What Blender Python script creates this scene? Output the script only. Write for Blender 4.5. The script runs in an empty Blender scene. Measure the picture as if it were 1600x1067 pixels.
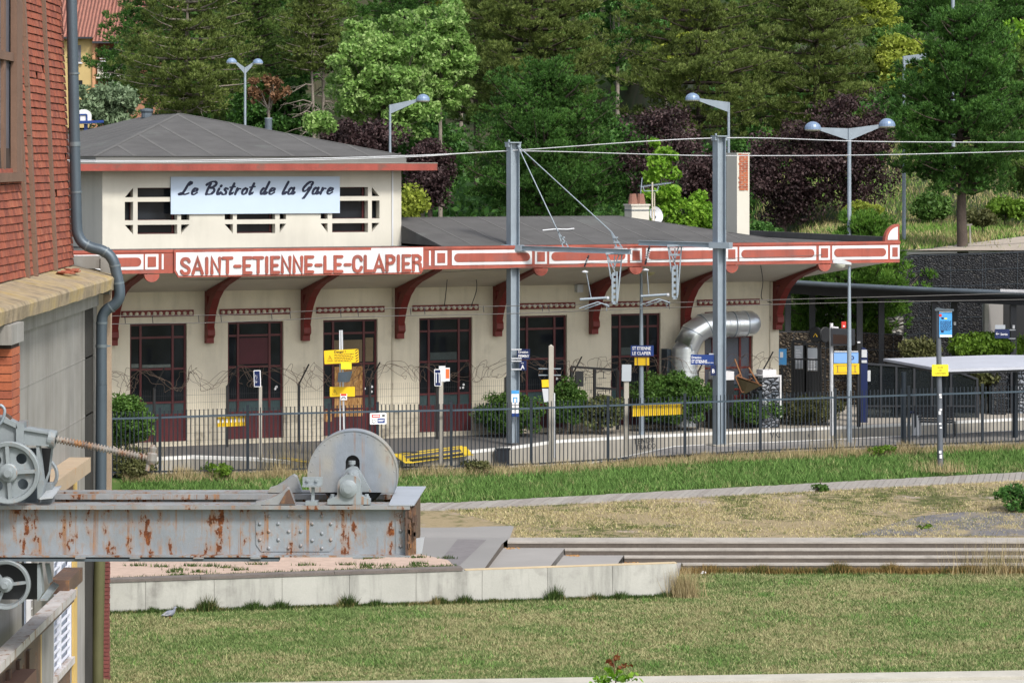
import bpy, math, random
import numpy as np
from mathutils import Matrix, Vector, noise as mnoise
R = math.radians
sc = bpy.context.scene
# ---------------------------------------------------------------- camera, sky, sun, exposure
F, HZ, CX, H = 4745.0, 250.0, 800.0, 7.6      # focal length in photo pixels, horizon row, centre column, eye height
cam = bpy.data.cameras.new('camera'); camo = bpy.data.objects.new('camera', cam); sc.collection.objects.link(camo)
camo.location = (0, 0, H); camo.rotation_euler = (R(90), 0, 0)
cam.sensor_width = 36; cam.lens = 36*F/1600; cam.shift_y = -(533.5-HZ)/1600
cam.clip_start = 0.5; cam.clip_end = 2000
sc.camera = camo
SUN = Vector((0.47, -0.70, 0.85)).normalized()
w = bpy.data.worlds.new('World'); sc.world = w; w.use_nodes = True
nt = w.node_tree; nt.nodes.clear()
sky = nt.nodes.new('ShaderNodeTexSky'); sky.sky_type = 'NISHITA'; sky.sun_disc = False
sky.sun_elevation = math.asin(SUN.z); sky.sun_rotation = math.atan2(SUN.x, SUN.y)
sky.air_density = 1.0; sky.dust_density = 2.5; sky.ozone_density = 1.0
bg = nt.nodes.new('ShaderNodeBackground'); bg.inputs[1].default_value = 0.15
wo = nt.nodes.new('ShaderNodeOutputWorld')
hs = nt.nodes.new('ShaderNodeHueSaturation'); hs.inputs['Saturation'].default_value = .42; nt.links.new(sky.outputs[0], hs.inputs['Color'])   # thin bright cloud greys the sky light
nt.links.new(hs.outputs[0], bg.inputs[0]); nt.links.new(bg.outputs[0], wo.inputs[0])
sl = bpy.data.lights.new('sun', 'SUN'); sl.energy = 2.05; sl.angle = R(10); sl.color = (1, .95, .87)
so = bpy.data.objects.new('sun', sl); sc.collection.objects.link(so)
so.rotation_euler = SUN.to_track_quat('Z', 'Y').to_euler()
sc.view_settings.view_transform = 'Standard'; sc.view_settings.look = 'None'
sc.view_settings.exposure = 0.67; sc.view_settings.gamma = 1.0
sc.cycles.max_bounces = 6; sc.cycles.diffuse_bounces = 3; sc.cycles.glossy_bounces = 3
sc.cycles.transmission_bounces = 4; sc.cycles.transparent_max_bounces = 6
rng = np.random.default_rng(7)
random.seed(5)

# ---------------------------------------------------------------- helpers
def W(px, row, Y): return Vector(((px-CX)/F*Y, Y, H-(row-HZ)/F*Y))
def YG(row, z): return F*(H-z)/(row-HZ)
def G(px, row, z): return W(px, row, YG(row, z))
I4 = Matrix.Identity(4)
def frame(loc, rz=0.0): return Matrix.Translation(Vector(loc)) @ Matrix.Rotation(rz, 4, 'Z')

ROOT = {}
def new_thing(name, label, cat, loc=(0, 0, 0), rz=0.0, group=None):
    o = bpy.data.objects.new(name, None); sc.collection.objects.link(o)
    o.empty_display_size = .2
    o.location = loc; o.rotation_euler = (0, 0, rz)
    o['label'] = label; o['category'] = cat
    if group: o['group'] = group
    ROOT[o] = frame(loc, rz)
    return o
def rootmat(o):
    while o.parent is not None: o = o.parent
    return ROOT.get(o, I4)
def tag(o, label=None, cat=None, group=None, kind=None):
    if label: o['label'] = label
    if cat: o['category'] = cat
    if group: o['group'] = group
    if kind: o['kind'] = kind
    return o
def copy_tree(o, parent=None):
    c = o.copy(); sc.collection.objects.link(c)
    if parent is not None: c.parent = parent
    for ch in [x for x in bpy.data.objects if x.parent == o]: copy_tree(ch, c)
    return c

class MB:
    """collects faces (world coordinates unless T is set) and links them as ONE mesh"""
    def __init__(s, T=None):
        s.v = []; s.f = []; s.m = []; s.T = T; s.mi = 0; s.sm = []; s.smooth = False
    def add(s, verts, faces):
        b = len(s.v)
        if s.T is not None: verts = [s.T @ Vector(p) for p in verts]
        s.v += [tuple(p) for p in verts]
        for f in faces:
            s.f.append(tuple(b+i for i in f)); s.m.append(s.mi); s.sm.append(s.smooth)
        return s
    def box(s, x0, x1, y0, y1, z0, z1):
        if x0 > x1: x0, x1 = x1, x0
        if y0 > y1: y0, y1 = y1, y0
        if z0 > z1: z0, z1 = z1, z0
        return s.add([(x0,y0,z0),(x1,y0,z0),(x1,y1,z0),(x0,y1,z0),(x0,y0,z1),(x1,y0,z1),(x1,y1,z1),(x0,y1,z1)],
              [(0,3,2,1),(4,5,6,7),(0,1,5,4),(1,2,6,5),(2,3,7,6),(3,0,4,7)])
    def hexa(s, p): return s.add(p, [(0,3,2,1),(4,5,6,7),(0,1,5,4),(1,2,6,5),(2,3,7,6),(3,0,4,7)])
    def bar(s, a, b, wx, wz=None, up=(0,0,1)):
        a = Vector(a); b = Vector(b); wz = wz or wx
        d = (b-a).normalized(); up = Vector(up)
        if abs(d.dot(up)) > .98: up = Vector((0,1,0))
        sx = d.cross(up).normalized(); u = sx.cross(d).normalized()
        q = []
        for c in (a, b):
            for i, j in ((-1,-1),(1,-1),(1,1),(-1,1)): q.append(c+sx*(i*wx/2)+u*(j*wz/2))
        return s.hexa(q)
    def tube(s, pts, r, n=8, cap=True):
        pts = [Vector(p) for p in pts]; k = len(pts)
        rs = r if isinstance(r, (list, tuple)) else [r]*k
        V = []; Fc = []; prev = None
        for i, p in enumerate(pts):
            d = (pts[min(i+1, k-1)]-pts[max(i-1, 0)]).normalized()
            if prev is None:
                ref = Vector((0,0,1)) if abs(d.z) < .9 else Vector((0,1,0))
                a = d.cross(ref).normalized()
            else:
                a = (prev - d*prev.dot(d)).normalized()
            prev = a; b = d.cross(a)
            for j in range(n):
                t = 2*math.pi*j/n
                V.append(p+(a*math.cos(t)+b*math.sin(t))*rs[i])
        for i in range(k-1):
            for j in range(n):
                Fc.append((i*n+j, i*n+(j+1)%n, (i+1)*n+(j+1)%n, (i+1)*n+j))
        sv = s.smooth; s.smooth = True
        s.add(V, Fc); s.smooth = sv
        if cap:
            s.add(V[:n], [tuple(range(n-1, -1, -1))]); s.add(V[-n:], [tuple(range(n))])
        return s
    def lathe(s, c, axis, prof, n=16):
        """prof: list of (distance along axis, radius)"""
        axis = Vector(axis).normalized(); c = Vector(c)
        return s.tube([c+axis*a for a, r in prof], [max(r, 1e-4) for a, r in prof], n) if False else s._lathe(c, axis, prof, n)
    def _lathe(s, c, ax, prof, n):
        ref = Vector((0,0,1)) if abs(ax.z) < .9 else Vector((1,0,0))
        a = ax.cross(ref).normalized(); b = ax.cross(a)
        V = []; Fc = []
        for h, r in prof:
            for j in range(n):
                t = 2*math.pi*j/n
                V.append(c+ax*h+(a*math.cos(t)+b*math.sin(t))*r)
        k = len(prof)
        for i in range(k-1):
            for j in range(n): Fc.append((i*n+j, (i+1)*n+j, (i+1)*n+(j+1)%n, i*n+(j+1)%n))
        return s.add(V, Fc)
    def prism(s, poly, fn, d0, d1):
        """poly 2D outline; fn(a, b, d) -> point; thickness from d0 to d1"""
        n = len(poly)
        V = [fn(a, b, d0) for a, b in poly]+[fn(a, b, d1) for a, b in poly]
        Fc = [tuple(range(n)), tuple(range(2*n-1, n-1, -1))]
        Fc += [(i, i+n, (i+1)%n+n, (i+1)%n) for i in range(n)]
        return s.add(V, Fc)
    def sphere(s, c, r, n=10, m=6, squash=1.0):
        c = Vector(c); V = []; Fc = []
        for i in range(m+1):
            ph = math.pi*i/m
            for j in range(n):
                t = 2*math.pi*j/n
                V.append(c+Vector((math.sin(ph)*math.cos(t)*r, math.sin(ph)*math.sin(t)*r, math.cos(ph)*r*squash)))
        for i in range(m):
            for j in range(n): Fc.append((i*n+j, (i+1)*n+j, (i+1)*n+(j+1)%n, i*n+(j+1)%n))
        sv = s.smooth; s.smooth = True; s.add(V, Fc); s.smooth = sv
        return s
    def build(s, name, mats, parent=None, label=None):
        if not s.v: return None
        me = bpy.data.meshes.new(name)
        vs = s.v
        if parent is not None:
            M = rootmat(parent).inverted()
            if M != I4:
                A = np.array(M); P = np.array(vs, dtype=float)
                P = P @ A[:3, :3].T + A[:3, 3]; vs = P.tolist()
        me.from_pydata(vs, [], s.f)
        if not isinstance(mats, (list, tuple)): mats = [mats]
        for m in mats: me.materials.append(m)
        me.polygons.foreach_set('material_index', s.m)
        me.polygons.foreach_set('use_smooth', s.sm)
        me.update(); me.validate(clean_customdata=False)
        import bmesh
        if len(me.polygons) < 60000:
            bm = bmesh.new(); bm.from_mesh(me); bmesh.ops.recalc_face_normals(bm, faces=bm.faces); bm.to_mesh(me); bm.free()
        o = bpy.data.objects.new(name, me); sc.collection.objects.link(o)
        if parent is not None: o.parent = parent
        if label: o['label'] = label
        return o
def arr_mesh(name, V, Fidx, mats, parent=None, mi=None, cl=None):
    """fast mesh from numpy arrays; Fidx is (n, 3) or (n, 4)"""
    me = bpy.data.meshes.new(name)
    V = np.asarray(V, dtype=np.float32)
    if parent is not None:
        A = np.array(rootmat(parent).inverted()); V = (V @ A[:3, :3].T + A[:3, 3]).astype(np.float32)
    k = Fidx.shape[1]; n = Fidx.shape[0]
    me.vertices.add(len(V)); me.vertices.foreach_set('co', V.ravel())
    me.loops.add(n*k); me.loops.foreach_set('vertex_index', Fidx.astype(np.int32).ravel())
    me.polygons.add(n); me.polygons.foreach_set('loop_start', np.arange(0, n*k, k, dtype=np.int32))
    if not isinstance(mats, (list, tuple)): mats = [mats]
    for m in mats: me.materials.append(m)
    if mi is not None: me.polygons.foreach_set('material_index', np.asarray(mi, dtype=np.int32))
    me.update(calc_edges=True)
    at_ = me.attributes.new('clump', 'FLOAT', 'FACE'); at_.data.foreach_set('value', (rng.random(n) if cl is None else np.asarray(cl)).astype(np.float32))
    o = bpy.data.objects.new(name, me); sc.collection.objects.link(o)
    if parent is not None: o.parent = parent
    return o

# ---------------------------------------------------------------- materials
def _n(nt, t, **kw):
    n = nt.nodes.new(t)
    for k, v in kw.items(): setattr(n, k, v)
    return n
def noise(nt, co, scale, detail=4, rough=.55, sc3=None):
    if sc3:
        mp = _n(nt, 'ShaderNodeMapping'); mp.inputs['Scale'].default_value = sc3
        nt.links.new(co, mp.inputs[0]); co = mp.outputs[0]
    n = _n(nt, 'ShaderNodeTexNoise'); n.inputs['Scale'].default_value = scale
    n.inputs['Detail'].default_value = detail; n.inputs['Roughness'].default_value = rough
    nt.links.new(co, n.inputs['Vector']); return n.outputs['Fac']
def ramp(nt, fac, stops):
    r = _n(nt, 'ShaderNodeValToRGB'); e = r.color_ramp.elements
    while len(e) < len(stops): e.new(.5)
    for el, (p, c) in zip(e, stops):
        el.position = p; el.color = (*c, 1) if len(c) == 3 else c
    nt.links.new(fac, r.inputs[0]); return r.outputs['Color']
def mixc(nt, fac, a, b, mode='MIX'):
    m = _n(nt, 'ShaderNodeMix', data_type='RGBA', blend_type=mode)
    for s, x in ((m.inputs[0], fac), (m.inputs[6], a), (m.inputs[7], b)):
        if hasattr(x, 'links'): nt.links.new(x, s)
        elif isinstance(x, (int, float)): s.default_value = x
        else: s.default_value = (*x, 1)
    return m.outputs[2]
def base(name, rough=.8, metal=0.0, spec=.5):
    m = bpy.data.materials.new(name); m.use_nodes = True; nt = m.node_tree
    b = nt.nodes['Principled BSDF']; b.inputs['Roughness'].default_value = rough
    b.inputs['Metallic'].default_value = metal; b.inputs['Specular IOR Level'].default_value = spec
    tc = _n(nt, 'ShaderNodeTexCoord')
    return m, nt, b, tc.outputs['Object']
def bump(nt, b, h, strength=.3, dist=.02):
    bp = _n(nt, 'ShaderNodeBump'); bp.inputs['Strength'].default_value = strength; bp.inputs['Distance'].default_value = dist
    nt.links.new(h, bp.inputs['Height']); nt.links.new(bp.outputs[0], b.inputs['Normal'])
def mat(name, col, rough=.8, metal=0.0, var=.18, scale=1.5, spec=.4, fine=30, streak=0.0, bmp=.15, c2=None, amount=.5, c2scale=.6):
    """plain surface with mottling, fine grain, optional vertical streaks and a second colour in patches"""
    m, nt, b, co = base(name, rough, metal, spec)
    lo = tuple(c*(1-var) for c in col); hi = tuple(min(1, c*(1+var)) for c in col)
    c = ramp(nt, noise(nt, co, scale, 6, .6), [(.3, lo), (.7, hi)])
    c = mixc(nt, .35*min(1, var*4), c, ramp(nt, noise(nt, co, fine, 3, .6), [(.35, lo), (.65, hi)]))
    if c2:
        f = ramp(nt, noise(nt, co, c2scale, 5, .65), [(1-amount-.08, (0,0,0)), (1-amount+.08, (1,1,1))])
        c = mixc(nt, f, c, c2)
    if streak > 0:
        f = ramp(nt, noise(nt, co, 1, 6, .65, (2.6, 2.6, .30)), [(.48, (1,1,1)), (.72, (1-streak,)*3)])
        c = mixc(nt, 1.0, c, f, 'MULTIPLY')
    nt.links.new(c, b.inputs['Base Color'])
    if bmp: bump(nt, b, noise(nt, co, fine*1.5, 3, .6), bmp, .01)
    return m
def leafmat(name, dark, mid, light, trans=.3, patch=.9, third=None, amt=.2):
    m = bpy.data.materials.new(name); m.use_nodes = True; nt = m.node_tree
    b = nt.nodes['Principled BSDF']; b.inputs['Roughness'].default_value = .55; b.inputs['Specular IOR Level'].default_value = .25
    g = _n(nt, 'ShaderNodeNewGeometry'); tc = _n(nt, 'ShaderNodeTexCoord')
    c = ramp(nt, g.outputs['Random Per Island'], [(0, dark), (.55, mid), (1, light)])
    p = ramp(nt, noise(nt, tc.outputs['Object'], patch, 3, .6), [(.35, dark), (.55, mid), (.72, light)])
    c = mixc(nt, .5, c, p)
    if third:
        f = ramp(nt, noise(nt, tc.outputs['Object'], patch*.8+.3, 2, .5), [(1-amt-.04, (0,0,0)), (1-amt+.04, (1,1,1))])
        c = mixc(nt, f, c, third)
    nt.links.new(c, b.inputs['Base Color'])
    t = _n(nt, 'ShaderNodeBsdfTranslucent'); nt.links.new(c, t.inputs[0])
    ms = _n(nt, 'ShaderNodeMixShader'); ms.inputs[0].default_value = trans
    out = nt.nodes['Material Output']
    nt.links.new(b.outputs[0], ms.inputs[1]); nt.links.new(t.outputs[0], ms.inputs[2]); nt.links.new(ms.outputs[0], out.inputs[0])
    return m

M = {}
M['cream'] = mat('cream_render', (.68, .625, .50), .9, var=.10, scale=.8, streak=.16, bmp=.2, c2=(.58,.53,.42), amount=.36, c2scale=.9)
M['cream2'] = mat('pale_render', (.55, .53, .465), .9, var=.07, scale=.8, streak=.08, bmp=.2)
M['plinth'] = mat('plinth_render', (.54, .49, .39), .9, var=.15, scale=2, streak=.2, c2=(.26,.23,.18), amount=.4, c2scale=2.5)
M['terra'] = mat('terracotta_paint', (.32, .080, .056), .75, var=.16, scale=2.5, streak=.3, c2=(.25,.085,.07), amount=.4, c2scale=2.2)
M['oxide'] = mat('worn_oxide_paint', (.27, .06, .045), .75, var=.2, scale=2.5, streak=.3, c2=(.17,.07,.055), amount=.38, c2scale=3)
M['dred'] = mat('dark_red_paint', (.155, .020, .016), .55, var=.15, scale=3)
M['maroon'] = mat('maroon_wood', (.085, .013, .016), .45, var=.15, scale=3)
M['white'] = mat('white_paint', (.64, .64, .66), .7, var=.08, scale=3, streak=.22, c2=(.44,.42,.39), amount=.24, c2scale=3.0)
M['shroof'] = mat('shelter_roof_paint', (.42, .44, .50), .6, var=.1, scale=1.2, c2=(.30,.31,.34), amount=.3, c2scale=1.5)
M['soffit'] = mat('soffit_render', (.60, .56, .50), .9, var=.08, scale=1)
M['roof'] = mat('bitumen_roof', (.092, .09, .089), .95, var=.25, scale=1.2, fine=45, spec=.2, c2=(.125,.132,.125), amount=.33, c2scale=.45)
M['seam'] = mat('bitumen_seam', (.115, .113, .11), .95, var=.15, spec=.2)
M['gutter'] = mat('gutter_felt', (.15, .15, .145), .8, var=.15)
M['slabtop'] = mat('slab_top', (.30, .29, .26), .9, var=.15)
M['sign'] = mat('bistro_panel', (.46, .56, .70), .45, var=.02, bmp=0)
M['navytext'] = mat('navy_letter', (.012, .018, .05), .6, var=.1, bmp=0)
M['galv'] = mat('galvanised_steel', (.27, .32, .37), .55, .3, var=.10, scale=3)
M['galvd'] = mat('galvanised_dark', (.10, .125, .15), .6, .3, var=.15, scale=3)
M['lampblue'] = mat('lamp_blue', (.17, .24, .36), .35, .1, var=.06, bmp=0)
M['lampglass'] = mat('lamp_glass', (.60, .60, .52), .3, 0, var=.05, bmp=0)
M['lampyel'] = mat('lamp_glass_yellowed', (.50, .46, .26), .35, 0, var=.1, bmp=0)
M['fence'] = mat('fence_paint', (.016, .024, .034), .5, .2, var=.15)
M['rail'] = mat('fence_rail_paint', (.05, .075, .10), .45, .2, var=.15)
M['black'] = mat('black_plastic', (.012, .013, .015), .5, var=.1)
M['char'] = mat('charcoal_paint', (.035, .038, .045), .5, .2, var=.1)
M['yellow'] = mat('yellow_sign', (.80, .52, .015), .5, var=.04, bmp=0)
M['yellow2'] = mat('lemon_sign', (.80, .68, .03), .5, var=.04, bmp=0)
M['blue'] = mat('blue_sign', (.014, .045, .20), .4, var=.05, bmp=0)
M['navy'] = mat('navy_sign', (.01, .02, .085), .4, var=.05, bmp=0)
M['lblue'] = mat('poster_blue', (.07, .33, .70), .4, var=.05, bmp=0)
M['pblue'] = mat('poster_pale_blue', (.20, .38, .72), .4, var=.05, bmp=0)
M['red'] = mat('red_sign', (.60, .04, .03), .5, var=.06, bmp=0)
M['orange'] = mat('orange_sign', (.65, .12, .03), .5, var=.1, bmp=0)
M['txtw'] = mat('white_letter', (.82, .82, .84), .5, var=.02, bmp=0)
M['txtk'] = mat('black_letter', (.02, .02, .02), .6, var=.1, bmp=0)
M['grey'] = mat('grey_panel', (.35, .38, .42), .5, .2, var=.08)
M['lgrey'] = mat('light_grey_panel', (.55, .57, .60), .5, .1, var=.06)
M['postcon'] = mat('post_concrete', (.34, .32, .28), .9, var=.15, streak=.25, bmp=.3)
M['conc'] = mat('pale_concrete', (.42, .42, .39), .9, var=.14, scale=.7, streak=.5, fine=25, bmp=.3, c2=(.29,.285,.265), amount=.36, c2scale=1.1)
M['conccap'] = mat('ochre_stained_cap', (.50, .40, .26), .9, var=.15)
M['plat'] = mat('platform_asphalt', (.105, .10, .098), .95, var=.12, scale=.6, fine=40, c2=(.09,.088,.085), amount=.4)
M['plat2'] = mat('near_platform_asphalt', (.24, .23, .22), .95, var=.1, scale=.6, fine=40)
M['pface'] = mat('platform_face_concrete', (.33, .31, .27), .9, var=.12, scale=.8, streak=.3)
M['linew'] = mat('white_line', (.70, .70, .68), .8, var=.1, scale=6)
M['liney'] = mat('yellow_line', (.68, .48, .03), .8, var=.15, scale=5, c2=(.35,.30,.15), amount=.25, c2scale=3)
M['plaza'] = mat('plaza_asphalt', (.23, .225, .22), .95, var=.07, scale=.35, fine=50, bmp=.25)
M['tact'] = mat('tactile_paving', (.17, .16, .165), .9, var=.15, scale=4, fine=18)
M['gravel'] = mat('pink_gravel', (.44, .33, .27), .95, var=.14, scale=5, fine=35, c2=(.40,.35,.22), amount=.25, c2scale=.9)
M['sand'] = mat('terrace_concrete', (.28, .27, .26), .95, var=.1, scale=.8, fine=40)
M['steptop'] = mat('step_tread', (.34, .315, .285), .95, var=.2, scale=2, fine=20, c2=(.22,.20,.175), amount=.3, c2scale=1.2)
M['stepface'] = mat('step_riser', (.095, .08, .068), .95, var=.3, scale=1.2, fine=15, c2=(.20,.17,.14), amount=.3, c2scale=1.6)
M['plank'] = mat('boardwalk', (.33, .30, .275), .95, var=.2, scale=2, fine=12)
M['beamw'] = mat('weathered_timber', (.15, .13, .12), .95, var=.3, scale=3)
M['kerb'] = mat('kerb_stone', (.43, .41, .36), .9, var=.16, scale=1.5, c2=(.33,.31,.27), amount=.3, c2scale=.9)
M['ballast'] = mat('track_ballast', (.13, .11, .09), .95, var=.4, scale=4, fine=25, bmp=.6)
M['steelrail'] = mat('rail_steel', (.12, .09, .07), .5, .6, var=.2)
M['soilg'] = mat('hill_soil', (.055, .05, .026), .95, var=.4, scale=.5, fine=6, c2=(.025,.045,.012), amount=.5, c2scale=.25)
M['bark'] = mat('pine_bark', (.075, .058, .048), .95, var=.35, scale=3, fine=14, bmp=.8)
M['barkg'] = mat('pale_bark', (.22, .19, .16), .95, var=.3, scale=3, fine=14, bmp=.5)
M['twig'] = mat('dead_twig', (.26, .21, .17), .95, var=.2)
M['brickcol'] = None
# special materials
def glass_dark(name, c=(.010, .012, .015), hint=None):
    m, nt, b, co = base(name, .05, 0, .16)
    a = ramp(nt, noise(nt, co, 1.3, 2, .5), [(.4, c), (.75, tuple(x*2.2 for x in c))])
    nt.links.new(a, b.inputs['Base Color']); return m
M['pane'] = glass_dark('dark_window_glass')
M['paneteal'] = mat('teal_frosted_glass', (.035, .065, .07), .35, var=.2, scale=4)
M['panegrey'] = mat('dusty_glass', (.10, .11, .14), .3, var=.2, scale=1.5)
M['curtain'] = mat('red_curtain', (.06, .008, .014), .6, var=.2)
def osb():
    m, nt, b, co = base('chipboard', .8)
    v = _n(nt, 'ShaderNodeTexVoronoi'); v.inputs['Scale'].default_value = 22
    mp = _n(nt, 'ShaderNodeMapping'); mp.inputs['Scale'].default_value = (1, 1, .45); mp.inputs['Rotation'].default_value = (0, .6, 0)
    nt.links.new(co, mp.inputs[0]); nt.links.new(mp.outputs[0], v.inputs['Vector'])
    sp = _n(nt, 'ShaderNodeSeparateColor'); nt.links.new(v.outputs['Color'], sp.inputs[0])
    c = ramp(nt, sp.outputs[0], [(0, (.28,.13,.04)), (.6, (.46,.24,.08)), (1, (.58,.34,.13))])
    nt.links.new(c, b.inputs['Base Color']); return m
M['osb'] = osb()
def island(name, cols, rough=.85, fine=20, bmpv=.3):
    m, nt, b, co = base(name, rough)
    g = _n(nt, 'ShaderNodeNewGeometry')
    st = [(i/(len(cols)-1), c) for i, c in enumerate(cols)]
    c = ramp(nt, g.outputs['Random Per Island'], st)
    c = mixc(nt, .5, c, ramp(nt, noise(nt, co, fine, 4, .6), [(.3, (.5,.5,.5)), (.7, (1,1,1))]), 'MULTIPLY')
    nt.links.new(c, b.inputs['Base Color']); bump(nt, b, noise(nt, co, fine*2, 3), bmpv, .01); return m
M['clay'] = island('clay_shingle', [(.26,.066,.038), (.35,.092,.048), (.30,.078,.042), (.21,.054,.034), (.39,.12,.065)])
M['clayb'] = island('clay_brick', [(.36,.10,.05), (.46,.14,.065), (.41,.115,.05), (.30,.085,.05)])
M['brown'] = mat('brown_joinery', (.17, .10, .07), .7, var=.15, scale=2, streak=.2)
M['mortar'] = mat('dark_backing', (.05, .035, .03), .95, var=.2)
def ledge():
    m, nt, b, co = base('mossy_concrete', .95)
    c = ramp(nt, noise(nt, co, 1.1, 6, .65), [(.32, (.17,.135,.09)), (.48, (.34,.27,.18)), (.6, (.38,.29,.14)), (.72, (.30,.19,.035))])
    c = mixc(nt, 1.0, c, ramp(nt, noise(nt, co, 1, 4, .6, (6, 6, .5)), [(.4, (1,1,1)), (.75, (.6,.6,.55))]), 'MULTIPLY')
    nt.links.new(c, b.inputs['Base Color']); bump(nt, b, noise(nt, co, 9, 6, .7), .6, .04); return m
M['ledge'] = ledge()
def wallconc():
    m, nt, b, co = base('board_marked_concrete', .9)
    c = ramp(nt, noise(nt, co, .8, 5, .6), [(.3, (.22,.215,.205)), (.7, (.32,.315,.30))])
    c = mixc(nt, 1.0, c, ramp(nt, noise(nt, co, 1, 5, .65, (3, 4.5, .25)), [(.35, (1,1,1)), (.6, (.86,.84,.82)), (.72, (.5,.48,.46))]), 'MULTIPLY')
    nt.links.new(c, b.inputs['Base Color']); bump(nt, b, noise(nt, co, 20, 4), .3, .01); return m
M['wallc'] = wallconc()
def rusty(name, paint=(.23, .26, .29), rust=.5, seed=0.0, paint2=None):
    """grey paint with rust breaking through in vertical runs and patches"""
    m, nt, b, co = base(name, .55, .1, .4)
    mp = _n(nt, 'ShaderNodeMapping'); mp.inputs['Location'].default_value = (seed, seed*1.7, seed*.3)
    nt.links.new(co, mp.inputs[0]); c0 = mp.outputs[0]
    p = ramp(nt, noise(nt, c0, 1.6, 5, .6), [(.3, tuple(x*.82 for x in paint)), (.7, tuple(min(1, x*1.2) for x in paint))])
    if paint2: p = mixc(nt, ramp(nt, noise(nt, c0, .9, 3, .5, (1.5,1,.8)), [(.5,(0,0,0)), (.65,(.8,.8,.8))]), p, paint2)
    run = noise(nt, c0, 1, 4, .75, (5.5, 5.5, .07)); cov = noise(nt, c0, 1, 3, .6, (2.2, 2.2, 1.6))
    r1 = mixc(nt, 1.0, ramp(nt, run, [(.60-.07*rust, (0,0,0)), (.67-.07*rust, (.85,.85,.85))]), ramp(nt, cov, [(.42, (0,0,0)), (.58, (1,1,1))]), 'MULTIPLY')
    st = noise(nt, c0, 1, 5, .7, (4.2, 4.2, .5))
    cells = noise(nt, c0, 5.5, 6, .7, (1.6, 1.6, 1))
    mm = _n(nt, 'ShaderNodeMath', operation='MULTIPLY'); nt.links.new(st, mm.inputs[0]); nt.links.new(cells, mm.inputs[1])
    lo = .455 - .13*rust
    stain = ramp(nt, mm.outputs[0], [(lo-.07, (0,0,0)), (lo+.02, (.55,.55,.55))])
    core = ramp(nt, mm.outputs[0], [(lo+.005, (0,0,0)), (lo+.03, (1,1,1))])
    c = mixc(nt, r1, p, ramp(nt, cells, [(.35, (.16,.06,.02)), (.6, (.34,.17,.07))]))
    c = mixc(nt, stain, c, (.30, .16, .075))
    rc = ramp(nt, noise(nt, c0, 14, 4, .7), [(.3, (.045,.018,.010)), (.55, (.16,.05,.018)), (.75, (.33,.12,.03))])
    c = mixc(nt, core, c, rc)
    nt.links.new(c, b.inputs['Base Color'])
    rr = ramp(nt, core, [(0, (.5,.5,.5)), (1, (.95,.95,.95))]); nt.links.new(rr, b.inputs['Roughness'])
    bump(nt, b, cells, .35, .02); return m
M['girder'] = rusty('girder_paint', (.235, .26, .29), 1.2)
M['flange'] = rusty('flange_paint', (.24, .25, .26), .95, 3.1)
M['winch'] = rusty('winch_paint', (.225, .255, .275), .32, 5.5)
M['guard'] = rusty('guard_paint', (.22, .25, .29), .22, 9.5, (.33, .31, .26))
M['screw'] = rusty('screw_steel', (.27, .26, .245), 1.0, 1.3, (.10,.06,.045))
M['whitebar'] = rusty('chalky_rail_paint', (.50, .48, .48), .8, 2.2)
M['deeprust'] = rusty('deep_rust', (.10, .062, .048), .75, 4.0)
M['pipe'] = mat('zinc_downpipe', (.075, .10, .125), .45, .35, var=.12, scale=1.2, streak=.15)
M['pipeol'] = mat('olive_downpipe', (.10, .10, .045), .6, .2, var=.15)
def duct():
    m, nt, b, co = base('spiral_duct', .30, .72, .6)
    b.inputs['Base Color'].default_value = (.70, .74, .78, 1)
    return m
M['duct'] = duct()
def gabion(name, a, bb, c3, scale=4.5, dark=(.008,.009,.011)):
    m, nt, b, co = base(name, .95)
    v = _n(nt, 'ShaderNodeTexVoronoi', feature='F1'); v.inputs['Scale'].default_value = scale
    mp = _n(nt, 'ShaderNodeMapping'); mp.inputs['Scale'].default_value = (1, 1, 1.5)
    nt.links.new(co, mp.inputs[0]); nt.links.new(mp.outputs[0], v.inputs['Vector'])
    sp = _n(nt, 'ShaderNodeSeparateColor'); nt.links.new(v.outputs['Color'], sp.inputs[0])
    c = ramp(nt, sp.outputs[0], [(0, a), (.7, bb), (1, c3)])
    e = _n(nt, 'ShaderNodeTexVoronoi', feature='DISTANCE_TO_EDGE'); e.inputs['Scale'].default_value = scale
    nt.links.new(mp.outputs[0], e.inputs['Vector'])
    c = mixc(nt, ramp(nt, e.outputs['Distance'], [(.03, (1,1,1)), (.12, (0,0,0))]), c, dark)
    nt.links.new(c, b.inputs['Base Color'])
    bump(nt, b, e.outputs['Distance'], 1.0, .25); return m
M['gab'] = gabion('gabion_basalt', (.028,.031,.038), (.05,.053,.06), (.085,.083,.08), 11, (.012,.013,.016))
M['gab2'] = gabion('gabion_brown', (.05,.038,.028), (.10,.078,.055), (.17,.14,.10), 8)
M['gab3'] = gabion('pale_stone', (.30,.30,.28), (.42,.41,.38), (.50,.49,.45), 5, (.12,.11,.10))
M['gab4'] = gabion('grey_stone', (.10,.12,.15), (.28,.30,.34), (.50,.52,.55), 6)
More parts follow.
